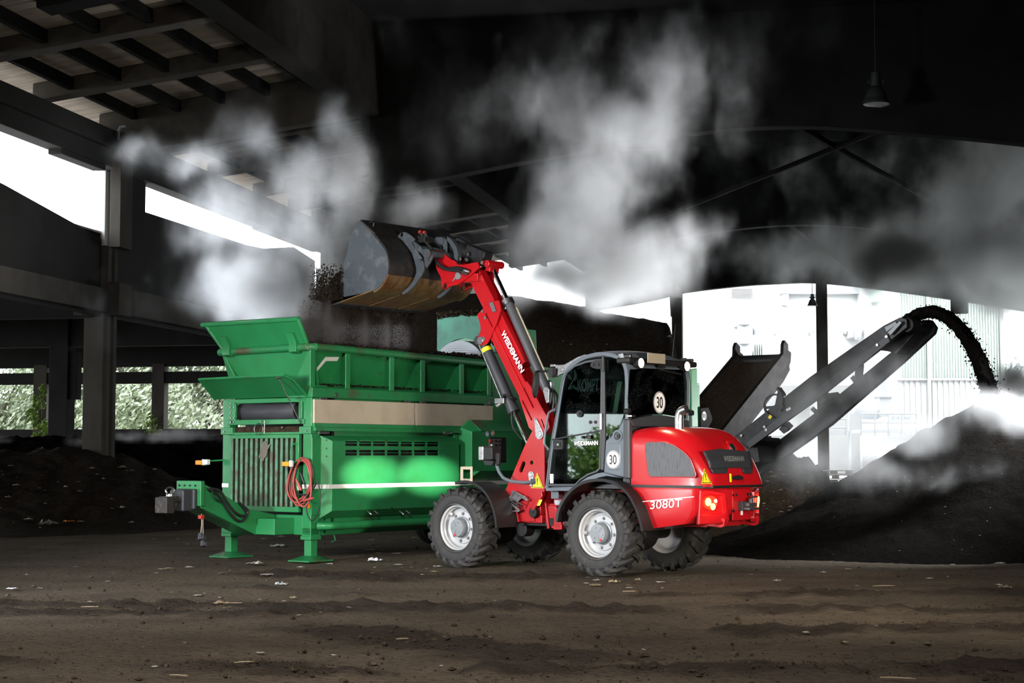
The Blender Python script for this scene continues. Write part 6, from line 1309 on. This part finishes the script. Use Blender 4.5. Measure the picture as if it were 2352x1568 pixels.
for y in (.42, -.12, -.50): g.plate([(x+.0, z) for x, z in LS(.42, *[z6(*p) for p in [(1060, 345), (1090, 350), (1140, 390), (1180, 430), (1230, 425), (1275, 450), (1290, 510), (1250, 590), (1215, 640), (1200, 600), (1190, 520), (1160, 480), (1110, 440)]])], y-.03, y)
c = LS(.42, z6(1252, 480))[0]; g.cyl((c[0], -.52, c[1]), (c[0], .44, c[1]), .045); d = LS(.42, z6(1130, 420))[0]; g.cyl((d[0], -.52, d[1]), (d[0], .42, d[1]), .035); qho = g.obj('quick_hitch', BKT, ld, .006)
g = G(); g.cyl((c[0], .44, c[1]), (c[0], .46, c[1]), .055); e = LS(.44, z6(1232, 545))[0]; g.cyl((e[0], .42, e[1]), (e[0], .445, e[1]), .02, n=10); e = LS(.44, z6(1155, 552))[0]; g.cyl((e[0], .42, e[1]), (e[0], .445, e[1]), .02, n=10); lab(g.obj('hitch_pins', STEEL, qho), 'pin heads')
g = G(); vb = LD.un(*z6(1200, 330), 1, .25); g.bx(vb.x-.09, vb.x+.09, .18, .34, vb.z-.05, vb.z+.04); g.obj('valve_block', BLK, qho, .01)
g = G()
for u, v, du, dv_ in ((1160, 265, 30, 40), (1205, 265, 20, 40), (1135, 295, 40, 30), (1200, 350, 40, 20)):
    a_, b_ = LD.un(*z6(u, v), 1, .30), LD.un(*z6(u+du, v+dv_), 1, .30); g.cyl(a_, b_, .018, n=8)
lab(g.obj('couplings', STEEL, qho), 'bright couplings')
g = G(); a_ = LD.un(*z6(1160, 258), 1, .3); g.cyl(a_, a_+Vector((.02, 0, .02)), .028); a_ = LD.un(*z6(1205, 262), 1, .3); g.cyl(a_, a_+Vector((.02, 0, .02)), .025); lab(g.obj('dust_caps', pm('red_cap', (.35, .03, .02), .5), qho), 'red caps')
for k, pz in enumerate(([(1215, 360), (1260, 420), (1290, 500), (1330, 570), (1380, 620), (1440, 648), (1520, 640), (1570, 640), (1650, 665)], [(1225, 370), (1275, 430), (1305, 520), (1350, 590), (1410, 640), (1500, 660), (1560, 660), (1620, 690)])):
    g = G(); g.tube(curve([LD.un(*z6(*p), 1, .24+.03*k) for p in pz], 5), .026-.004*k, 10); h_ = g.obj('hydraulic_hose', HOSE, hd)
    a_, b_ = LD.un(*z6(*pz[-1]), 1, .24+.03*k), LD.un(*z6(pz[-1][0]+35, pz[-1][1]+10), 1, .22); g = G(); g.cyl(a_.lerp(b_, -.6), b_, .02, n=10); lab(g.obj('hose_end', STEEL, h_), 'bright hose end')
# ---- bucket
BW = .83
bpz = [(470, 140), (500, 125), (560, 185), (640, 270), (700, 340), (740, 390), (770, 435), (790, 485), (803, 570), (805, 640), (795, 700), (770, 760), (735, 815), (700, 850), (670, 872), (640, 885), (500, 915), (330, 950), (285, 920), (283, 860), (290, 800), (300, 660), (340, 540), (365, 460), (370, 420), (385, 340), (430, 230)]
bpl = LS(BW, *[z6(*p) for p in bpz])
back = [Vector(p) for p in bpl[1:16]]; bot0 = back[-1]; lip = Vector((4.50, 3.375))
def shell(pts, th, y, g):
    rings = []; n = len(pts)
    for i, p in enumerate(pts):
        t = (pts[min(i+1, n-1)]-pts[max(i-1, 0)]).normalized(); N = Vector((-t.y, t.x))
        q = p+N*-th
        rings.append([(p.x, -y, p.y), (p.x, y, p.y), (q.x, y, q.y), (q.x, -y, q.y)])
    return g.loft(rings)
g = G(); shell(back[:10], .02, BW-.01, g); bk = g.obj('bucket', BKTD, ld, 0, smooth=40); lab(bk, 'dark backed loading bucket')
for s in (1, -1): g = G(); g.plate(bpl, s*(BW-.03), s*BW); lab(g.obj('side_plate', BKT, bk, .006, smooth=25), 'grey scratched side plate')
g = G(); shell(back[9:], .02, BW-.01, g); lab(g.obj('heel', RUST, bk, 0, smooth=40), 'worn rusty curved heel')
g = G(); d_ = (lip-bot0); n_ = Vector((-d_.y, d_.x)).normalized()*.02; g.loft([[(p.x, s*BW, p.y) for p, s in ((bot0, -1), (bot0, 1))]+[(bot0.x+n_.x, BW, bot0.y+n_.y), (bot0.x+n_.x, -BW, bot0.y+n_.y)], [(lip.x, -BW, lip.y), (lip.x, BW, lip.y), (lip.x-.02, BW, lip.y+.02), (lip.x-.02, -BW, lip.y+.02)]]); lab(g.obj('bottom_plate', RUST, bk, .004), 'rusty bottom plate')
g = G(); [g.loft([[(bot0.lerp(lip, t).x, y+dy, bot0.lerp(lip, t).y-h) for dy, h in ((-.012, 0), (.012, 0), (.006, .008), (-.006, .008))] for t in (0, .5, 1)]) for y in (-.28, .28)]; g.obj('weld_seam', RUST, bk)
g = G(); L2 = lip-d_.normalized()*.16; g.loft([[(L2.x, s*(BW+.01), L2.y-.012), (lip.x+.02, s*(BW+.01), lip.y-.005), (lip.x+.02, s*(BW+.01), lip.y+.006), (L2.x, s*(BW+.01), L2.y+.02)] for s in (-1, 1)]); lab(g.obj('cutting_edge', BKTD, bk, .003), 'dark cutting edge')
rb = LS(.42, *[z6(*p) for p in [(905, 300), (945, 248), (1000, 250), (1060, 290), (1090, 320), (1085, 345), (1055, 350), (1075, 390), (1120, 450), (1170, 530), (1195, 600), (1190, 660), (1150, 740), (1090, 830), (1020, 895), (970, 925), (950, 905), (1020, 850), (1080, 770), (1110, 690), (1110, 640), (1090, 560), (1060, 470), (1000, 390), (960, 340)]])
g = G()
rbh = [circ(*LS(.42, z6(950, 275))[0], .03, 12)]
for y in (.42, -.25): g.plate(rb, y-.025, y, 'xz', rbh)
g.obj('hook_rib', BKT, bk, .005, smooth=25)
tb0, tb1 = Vector(bpl[1]), Vector(bpl[3]); g = G(); g.plate([tuple(tb0), tuple(tb0+Vector((-.06, -.02))), tuple(tb1+Vector((-.06, .0))), tuple(tb1)], -BW, BW); g.plate(LS(.1, z6(820, 210), z6(870, 225), z6(930, 310), z6(880, 300)), -.02, .3); g.obj('spill_guard', BKTD, bk, .005)
hp3 = [LD.un(*z6(*p), 1, .72) for p in ((545, 165), (600, 150), (655, 132), (655, 150), (635, 230))]; g = G(); g.tube(hp3, .014, 6); g.obj('guard_bar', BLK, bk)
g = G(); q1 = LS(.1, z6(820, 655), z6(1110, 670), z6(1110, 725), z6(820, 700)); 
p5, p6 = Vector(bpl[10]), Vector(bpl[11]); g.loft([[(p.x+o_[0], s*(BW-.03), p.y+o_[1]) for p, o_ in ((p5, (-.012, 0)), (p6, (-.012, -.01)), (p6, (.02, 0)), (p5, (.02, 0)))] for s in (-1, 1)]); g.obj('wear_strip', BKTD, bk, .004)
# compost still in the bucket, pouring over the lip
def pile(nx=60, ny=30):
    g = G(); vs = []
    for j in range(ny+1):
        for i in range(nx+1):
            y = -.79+1.62*i/nx; t = j/ny
            x = 3.75+.95*t; zb_ = 3.56-.2*(x-3.75)+.42*sin(min(1, t*1.1)*pi)**.7*(1-.35*t)+.10*fbm(x, y, 2, 3, 4)
            if y > .45: zb_ += .02
            vs.append((x+.08*fbm(x, y, 8, 4, 3), y+.12*max(0, y-.5)*(t > .6)*t, zb_-.35*max(0, t-.86)/.14*.6))
    g.add(vs, [(j*(nx+1)+i, j*(nx+1)+i+1, (j+1)*(nx+1)+i+1, (j+1)*(nx+1)+i) for j in range(ny) for i in range(nx)]); return g
o = pile().obj('compost_load', COMP, None, smooth=80); o.location = LD.o; o.rotation_euler = (0, 0, LD.a); tag(o, 'dark compost slipping out of the tilted bucket', 'compost', None, 'stuff')
r = random.Random(21); pts = []
for k in range(24000):
    y = r.uniform(-.9, 1.05); n_ = noise.noise(Vector((y*7, 0, 3)))*.5+noise.noise(Vector((y*19, 0, 9)))*.35
    if r.random() > .5+.9*n_: continue
    f = r.random(); z = 3.45-.72*f; x = 4.46+.30*r.random()**1.4+.10*f+(.10*(y > .6))
    if y > .82: z = min(z, 3.7-.6*f)
    pts.append((*LD.w(x, y+.06*r.gauss(0, 1), z), r.uniform(.0025, .0075), r.uniform(1, 2.2)))
for k in range(3200): pts.append((*LD.w(4.25+.45*r.random(), .84+.22*r.random()**2, 3.45+.5*r.random()*r.random()), r.uniform(.004, .014), 1))
crumbs('falling_compost', 'curtain of compost falling from the bucket lip into the hopper', pts, COMP)
# ================================================================== pendant lamps
LSH = pm('lamp_enamel', (.02, .022, .022), .4); LGL = pm('lamp_glass', (.45, .45, .44), .3)
def pendant(u, v, Y, w, label, zc):
    p = at_depth(u, v, Y); k = w/.5
    t = thing('pendant_lamp', label, 'lamp', None, p)
    g = G(); g.lathe([(.26*k, .02*k), (.255*k, .05*k), (.22*k, .07*k), (.20*k, .18*k), (.15*k, .30*k), (.07*k, .37*k), (.0, .38*k)], axis='z', n=28); g.lathe([(.255*k, .05*k), (.19*k, .17*k), (.0, .3*k)], axis='z', n=28); g.obj('shade', LSH, t)
    g = G(); g.lathe([(.24*k, .03*k), (.0, -.0)], axis='z', n=28); lab(g.obj('glass', LGL, t), 'pale glass cover')
    g = G(); g.cyl((0, 0, .36*k), (0, 0, .62*k), .10*k, .085*k); g.bx(-.15*k, .15*k, -.03, .03, .42*k, .47*k); g.obj('ballast', LSH, t)
    g = G(); g.cyl((0, 0, .6*k), (0, 0, zc-p.z), .012, n=6); g.obj('cord', BLK, t)
pendant(2012, 243, 30, .50, 'dark bell lamp hanging high under the roof in the steam', 10.2)
pendant(1866, 703, 56.5, .34, 'small dark bell lamp hanging beside the slim post in the bright opening', 8.6)
# conduit on the left wall corner
g = G(); pp = [BD.un(u, v, 0, -.45) for u, v in ((288, 290), (276, 292), (272, 300), (272, 320))]; g.tube([BD.w(*p) for p in pp], .03, 8); tag(g.obj('conduit', HUBG), 'thin bent grey conduit at the top of the thick column', 'conduit')
# ================================================================== litter on the floor
FILM = pm('pale_film', (.50, .48, .45), .45, mix=(30, (.22, .19, .16), 5)); FILMG = pm('grey_film', (.24, .22, .20), .5, mix=(30, (.09, .075, .06), 5)); TAN = pm('tan_paper', (.34, .26, .16), .8, mix=(25, (.14, .10, .06), 5))
BLUEW = pm('blue_wrapper', (.16, .38, .55), .35, mix=(14, (.65, .30, .06), 2), mixmap=(.5, .54)); ORW = pm('orange_peel', (.65, .22, .03), .6); WTS = pm('white_tissue', (.66, .66, .70), .7); TWG = pm('twig_wood', (.26, .20, .13), .85); STN = pm('stone', (.055, .045, .036), .95)
scr = []
for k in range(8):
    g = scrap_mesh(k+20, 1, .62+.06*k, .35, 9); o = g.obj('scrap_source', FILM, None, smooth=70); scr.append(o.data); bpy.data.objects.remove(o)
vars_ = {}
def put(name, label, cat, u, v, wpx, mat, k, group=None, z=None, rz=None, flat=1):
    p = z if z is not None else ground(u, v)
    s = wpx*p.y/FPX; key = (k, mat.name)
    if key not in vars_: m = scr[k].copy(); m.materials.clear(); m.materials.append(mat); m.name = name; vars_[key] = m
    o = bpy.data.objects.new(name, vars_[key]); COL.objects.link(o)
    o.location = (p.x, p.y, p.z+(.004 if z is None else .01)); o.scale = (s, s*1.1, s*.8*flat); o.rotation_euler = (0, 0, R.uniform(0, 6) if rz is None else rz)
    return tag(o, label, cat, group)
put('plastic_bag', 'crumpled clear plastic bag lying between the green legs of the machine', 'plastic bag', 588, 1295, 36, FILM, 0, rz=0)
put('snack_wrapper', 'blue and orange torn snack wrapper lying in front of the green machine', 'wrapper', 645, 1343, 24, BLUEW, 1, rz=0, flat=1.6)
put('crumpled_tissue', 'white crumpled tissue lying beside the front loader tyre', 'tissue', 862, 1288, 30, WTS, 2, rz=0, flat=1.4)
put('crumpled_tissue', 'white crumpled tissue at the left picture edge on bare soil', 'tissue', 28, 1353, 20, WTS, 3, flat=1.5)
put('cardboard_scrap', 'tan crumpled cardboard scrap in the dark rut', 'scrap', 672, 1374, 18, TAN, 4, flat=1.5)
put('paper_scrap', 'yellowish torn paper scrap in the dark rut', 'scrap', 508, 1386, 34, TAN, 5, rz=0)
put('plastic_scrap', 'grey film scrap alone on open ground behind the loader', 'scrap', 1787, 1335, 20, FILMG, 6, flat=1.6)
put('plastic_scrap', 'grey film scrap near the right picture edge', 'scrap', 2308, 1350, 26, FILMG, 7, flat=1.5)
put('plastic_scrap', 'pale film strip lying flat at the foot of the near green leg', 'scrap', 615, 1320, 30, FILM, 3, rz=0, flat=.6)
put('plastic_scrap', 'biggest pale scrap lying in front of the rear loader tyre', 'scrap', 1412, 1337, 26, TAN, 2, rz=0)
put('plastic_scrap', 'torn pale sheet in front of the loader between its tyres', 'scrap', 1368, 1345, 26, TAN, 6, rz=.3)
put('plastic_film', 'pale plastic film lying under the drawbar end', 'scrap', 640, 1255, 34, FILM, 4, rz=0)
r = random.Random(77)
zones = [(340, 1000, 1225, 1320, 26), (1290, 1560, 1322, 1352, 12), (840, 1010, 1270, 1318, 10), (1640, 2330, 1268, 1372, 16), (0, 560, 1290, 1400, 10), (400, 900, 1360, 1400, 8), (100, 2200, 1400, 1555, 9)]
for u0, u1, v0, v1, n in zones:
    for k in range(n):
        u, v = r.uniform(u0, u1), r.uniform(v0, v1)
        put('litter_scrap', 'small pale scrap of plastic or paper on the dark soil', 'scrap', u, v, r.choice((7, 9, 11, 14, 18)), r.choice((FILM, FILM, FILMG, TAN)), r.randrange(8), 'small scraps littering the floor', flat=r.uniform(.5, 1.3))
def hit(u, v, zf, y0, y1):
    d = ray(u, v); y = y0
    while y < y1:
        P = CAMP+d*(y/d.y)
        if P.z <= zf(P.x, P.y)+.05: return P+Vector((0, -.06, .05))
        y += .06
for u, v, w, m, nm, lb in ((98, 1037, 16, FILMG, 'plastic_scrap', 'grey scrap near the crest of the heap, left of the thick column'), (184, 1135, 9, FILM, 'paper_scrap', 'white and orange scrap on the heap face below the thick column'), (282, 1080, 16, FILMG, 'plastic_scrap', 'grey film scrap on the heap just beside the foot of the thick column'), (160, 1205, 20, ORW, 'fruit_peel', 'orange fruit peel at the toe of the heap'), (112, 1212, 40, FILMG, 'plastic_sheet', 'crumpled grey plastic sheet at the toe of the heap'), (282, 1173, 18, FILM, 'plastic_scrap', 'pale film scrap low on the heap right of the column'), (68, 1200, 16, FILM, 'plastic_scrap', 'pale scrap low on the heap at its left end')):
    P = hit(u, v, z_left, 26, 37)
    if P: put(nm, lb, 'scrap', u, v, w, m, R.randrange(8), z=P, flat=1.5)
for zf, y0, y1, ua, ub, va, vb, n, lb, gr in ((z_waste, 24, 32, 1700, 1935, 1045, 1185, 46, 'glinting plastic scrap stuck in the waste heap under the conveyor', 'scraps in the waste heap'), (z_left, 26, 37, 0, 470, 1070, 1225, 34, 'small pale scrap on the dark heap face', 'scraps on the left heap'), (z_mound, 19, 30, 1900, 2340, 1080, 1290, 26, 'tiny pale speck of plastic on the black mound', 'specks on the black mound'), (z_wind, 30, 38, 1290, 1540, 780, 860, 14, 'pale scrap in the rough foot of the tall windrow', 'scraps in the tall windrow')):
    for k in range(n):
        u, v = r.uniform(ua, ub), r.uniform(va, vb); P = hit(u, v, zf, y0, y1)
        if P: put('litter_scrap', lb, 'scrap', u, v, r.choice((4, 5, 7, 9, 12)) if zf is not z_mound else r.choice((2, 3, 4)), r.choice((FILM, FILM, FILMG, TAN)), r.randrange(8), gr, z=P, flat=2)
twl = [(540, 1388, 44, .02, 'pale straight twig in the dark rut right of the paper scrap'), (208, 1397, 46, -.03, 'pale forked twig left in the dark rut'), (2030, 1348, 54, .05, 'long pale twig on open ground at the right'), (2062, 1562, 80, -.12, 'thick pale twig at the bottom picture edge'), (560, 1525, 46, .1, 'short thin twig in the lower foreground'), (1445, 1361, 30, 0, 'pale splinter in front of the rear loader tyre'), (1682, 1534, 26, .05, 'small flat splinter in the lower right foreground'), (924, 1471, 32, .08, 'pale twig lying in the churned soil'), (1478, 1496, 20, -.4, 'short tan splinter in the lower middle foreground'), (410, 1556, 50, -.15, 'dark bark strip at the lower left foreground')]
for u, v, w, tilt, lb in twl:
    p = ground(u, v); L = w*p.y/FPX; g = G(); g.tube([(-L/2, 0, 0), (-L*.1, .01*L, .003), (L*.2, -.02*L, .003), (L/2, .03*L, 0)], [.003, .0045, .004, .002], 6); g.tube([(L*.2, 0, .003), (L*.36, .10*L, .006)], [.003, .001], 5)
    o = g.obj('twig', TWG); o.location = p+Vector((0, 0, .014)); o.rotation_euler = (0, 0, tilt*3); tag(o, lb, 'twig')
for k in range(26):
    u, v = r.uniform(0, 2340), r.uniform(1290, 1550); p = ground(u, v); s = r.uniform(.012, .03); g = G()
    g.loft([[(s*q*(cos(a))*r.uniform(.8, 1.2), s*q*sin(a)*r.uniform(.8, 1.2), s*h) for a in [2*pi*j/7 for j in range(7)]] for q, h in ((.7, -.2), (1, .15), (.8, .5), (.3, .7))]); o = g.obj('stone', STN, smooth=60); o.location = p; tag(o, 'small dark stone or clod lying on the trodden soil', 'stone', 'stones on the floor')

# ================================================================== steam
def steam_mat(name, col, dens, aniso):
    m = bpy.data.materials.new(name); m.use_nodes = True; nt = m.node_tree; nt.nodes.clear()
    pv = nd(nt, 'ShaderNodeVolumePrincipled'); pv.inputs['Color'].default_value = (*col, 1); pv.inputs['Density'].default_value = dens; pv.inputs['Anisotropy'].default_value = aniso
    o = nd(nt, 'ShaderNodeOutputMaterial'); nt.links.new(pv.outputs[0], o.inputs['Volume']); return m
def plume(name, label, blobs, vox, mat, amp=.56, thr=.61, gain=2.6, sc=.5, warp=.6, stretch=(1, 1, .7), seed=0, margin=1.12, cat='steam', blobs3=None):
    B = blobs3 or []
    for u, v, Y, ru, rv, ry, wt in blobs:
        c = at_depth(u, v, Y); k = Y/FPX; B.append((c, (ru*k*1.3, ry*1.2, rv*k*1.3), wt))
    lo = Vector([min(c[i]-r_[i]*margin for c, r_, w in B) for i in range(3)]); hi = Vector([max(c[i]+r_[i]*margin for c, r_, w in B) for i in range(3)])
    nt = bpy.data.node_groups.new(name, 'GeometryNodeTree'); nt.interface.new_socket('Geometry', in_out='INPUT', socket_type='NodeSocketGeometry'); nt.interface.new_socket('Geometry', in_out='OUTPUT', socket_type='NodeSocketGeometry')
    lk = nt.links.new; N = nt.nodes.new
    def vm(op, a, b):
        n = N('ShaderNodeVectorMath'); n.operation = op
        for i, x in enumerate((a, b)):
            if x is None: continue
            if isinstance(x, bpy.types.NodeSocket): lk(x, n.inputs[i])
            else: n.inputs[i].default_value = x
        return n.outputs['Value'] if op in ('LENGTH',) else n.outputs['Vector']
    def mt(op, a, b=None, c=None, clamp=False):
        n = N('ShaderNodeMath'); n.operation = op; n.use_clamp = clamp
        for i, x in enumerate((a, b, c)):
            if x is None: continue
            if isinstance(x, bpy.types.NodeSocket): lk(x, n.inputs[i])
            else: n.inputs[i].default_value = x
        return n.outputs[0]
    pos = N('GeometryNodeInputPosition').outputs[0]
    def noise_(vec, scale, det, rough=.6):
        n = N('ShaderNodeTexNoise'); n.inputs['Scale'].default_value = scale; n.inputs['Detail'].default_value = det; n.inputs['Roughness'].default_value = rough
        lk(vec, n.inputs['Vector']); return n
    p1 = vm('ADD', vm('MULTIPLY', pos, stretch), (seed*3.1, seed*1.7, seed*2.3))
    w1 = noise_(p1, .9, 3)
    wv = vm('MULTIPLY', vm('SUBTRACT', w1.outputs['Color'], (.5, .5, .5)), (warp*2, warp*2, warp*2))
    pw = vm('ADD', pos, wv); p2 = vm('ADD', p1, wv)
    n2 = noise_(p2, sc*2, 6, .58).outputs[0]
    f = None
    for c, r_, wt in B:
        d = vm('LENGTH', vm('DIVIDE', vm('SUBTRACT', pw, tuple(c)), tuple(r_)), None)
        e = mt('MULTIPLY', mt('SUBTRACT', 1.0, d, clamp=True), wt)
        f = e if f is None else mt('SMOOTH_MAX', f, e, .15)
    n3 = noise_(vm('MULTIPLY', p2, (1, 1, .55)), sc*5.5, 4, .6).outputs[0]
    nn = mt('ADD', mt('MULTIPLY', n2, .66), mt('MULTIPLY', n3, .34))
    q = mt('SUBTRACT', nn, mt('SUBTRACT', thr, mt('MULTIPLY', f, amp)))
    q = mt('MULTIPLY', q, gain, clamp=True)
    q = mt('MULTIPLY', mt('MULTIPLY', q, q), mt('MULTIPLY', mt('POWER', f, 1.2), 2.0))
    vc = N('GeometryNodeVolumeCube'); lk(q, vc.inputs['Density']); vc.inputs['Background'].default_value = 0
    vc.inputs['Min'].default_value = lo; vc.inputs['Max'].default_value = hi
    for i, a in enumerate('XYZ'): vc.inputs['Resolution '+a].default_value = max(8, int((hi[i]-lo[i])/vox))
    sm = N('GeometryNodeSetMaterial'); sm.inputs['Material'].default_value = mat; lk(vc.outputs[0], sm.inputs[0])
    out = N('NodeGroupOutput'); lk(sm.outputs[0], out.inputs[0])
    me = bpy.data.meshes.new(name); me.materials.append(mat); o = bpy.data.objects.new(name, me); COL.objects.link(o)
    o.modifiers.new('steam', 'NODES').node_group = nt
    return tag(o, label, cat, None, 'stuff')
HAZE = steam_mat('steam_haze', (.97, .99, .99), 6, .5); STEAMB = steam_mat('steam_backlit', (.98, .985, 1), 5, .3); STEAM = steam_mat('steam', (.98, .985, 1), 4.2, .2); STEAMC = steam_mat('steam_thin', (.97, .985, .99), 2.4, .2)
plume('steam_plume', 'bluish white steam billowing up beside the bucket above the green hopper',
      [(600, 680, 25, 170, 120, 1.0, 1.0), (700, 570, 25, 130, 160, .9, .85), (560, 500, 25, 190, 130, .9, .75), (700, 420, 25, 160, 140, .9, .8), (790, 420, 25, 80, 180, .7, .75), (450, 370, 25, 170, 75, .7, .72), (330, 345, 25, 90, 60, .5, .65), (770, 290, 25, 80, 140, .6, .58), (590, 300, 25, 110, 120, .6, .58), (590, 215, 25, 80, 90, .5, .42), (960, 480, 25, 130, 100, .6, .58)], .05, STEAM, seed=1)
plume('steam_plume', 'tall grey white steam column rising behind the red boom up to the roof',
      [(1340, 640, 29, 250, 90, 1.6, 1.0), (1290, 540, 29, 220, 150, 1.5, .85), (1450, 590, 29, 200, 130, 1.4, .8), (1580, 560, 29, 100, 100, .9, .7), (1350, 420, 29, 230, 180, 1.4, .72), (1440, 300, 29, 260, 190, 1.4, .62), (1270, 230, 29, 240, 160, 1.3, .54), (1540, 190, 29, 250, 180, 1.3, .50), (1110, 270, 29, 110, 130, .9, .33), (1680, 280, 29, 150, 180, 1.0, .36), (1430, 80, 29, 240, 110, 1.1, .34)], .075, STEAM, seed=4, sc=.34, warp=.9)
plume('steam_haze', 'thin grey steam drifting under the dark arched beams on the right',
      [(2310, 280, 38, 160, 260, 2.0, .58), (2250, 470, 38, 190, 170, 2.0, .62), (2060, 590, 38, 300, 130, 2.6, .66), (2330, 620, 38, 190, 130, 2.4, .95), (1830, 600, 38, 190, 100, 2.0, .55), (1830, 360, 38, 220, 150, 1.4, .30), (2080, 370, 38, 220, 130, 1.4, .32), (2000, 180, 38, 250, 110, 1.2, .22)], .10, HAZE, seed=8, sc=.46, warp=1.0, amp=.66, thr=.60)
plume('steam_cloud', 'white steam rolling off the black mound around the falling compost stream',
      [(2330, 885, 25.5, 95, 65, .8, 1.0), (2290, 950, 23.2, 160, 70, .6, .95), (2090, 1000, 23.2, 160, 55, .6, .8), (1990, 1080, 23.2, 200, 65, .6, .75), (2180, 1110, 23.2, 180, 85, .6, .62), (1850, 900, 23.8, 160, 120, .6, .66), (1850, 1060, 23.8, 130, 95, .6, .7), (2010, 860, 23.6, 150, 120, .6, .58)], .05, STEAMB, seed=12, sc=.7, warp=.4)
plume('ground_steam', 'low white steam creeping over the crest of the black heap below the window band',
      [(390, 1000, 37, 130, 20, .5, 1.0), (300, 1002, 37, 70, 14, .4, .7), (205, 1008, 37, 55, 18, .4, .6), (20, 1012, 37, 50, 14, .4, .5), (470, 1005, 37, 60, 14, .4, .7)], .06, STEAM, seed=15, sc=.9, warp=.2)
DUST = steam_mat('falling_dust', (.40, .38, .39), 24, .2)
c_ = [LD.w(4.62, y, 3.02) for y in (-.62, -.2, .25, .7)]
plume('falling_dust', 'dark veil of dust falling with the compost below the bucket', [], .045, DUST, blobs3=[(c, (.42, .42, .62), .75) for c in c_]+[(LD.w(4.66, 1.0, 3.15), (.5, .5, .8), .9), (LD.w(4.6, 1.0, 3.6), (.35, .35, .4), .7)], seed=18, sc=2.2, warp=.03, stretch=(1, 1, .07), amp=.42, thr=.64, gain=4, cat='dust')
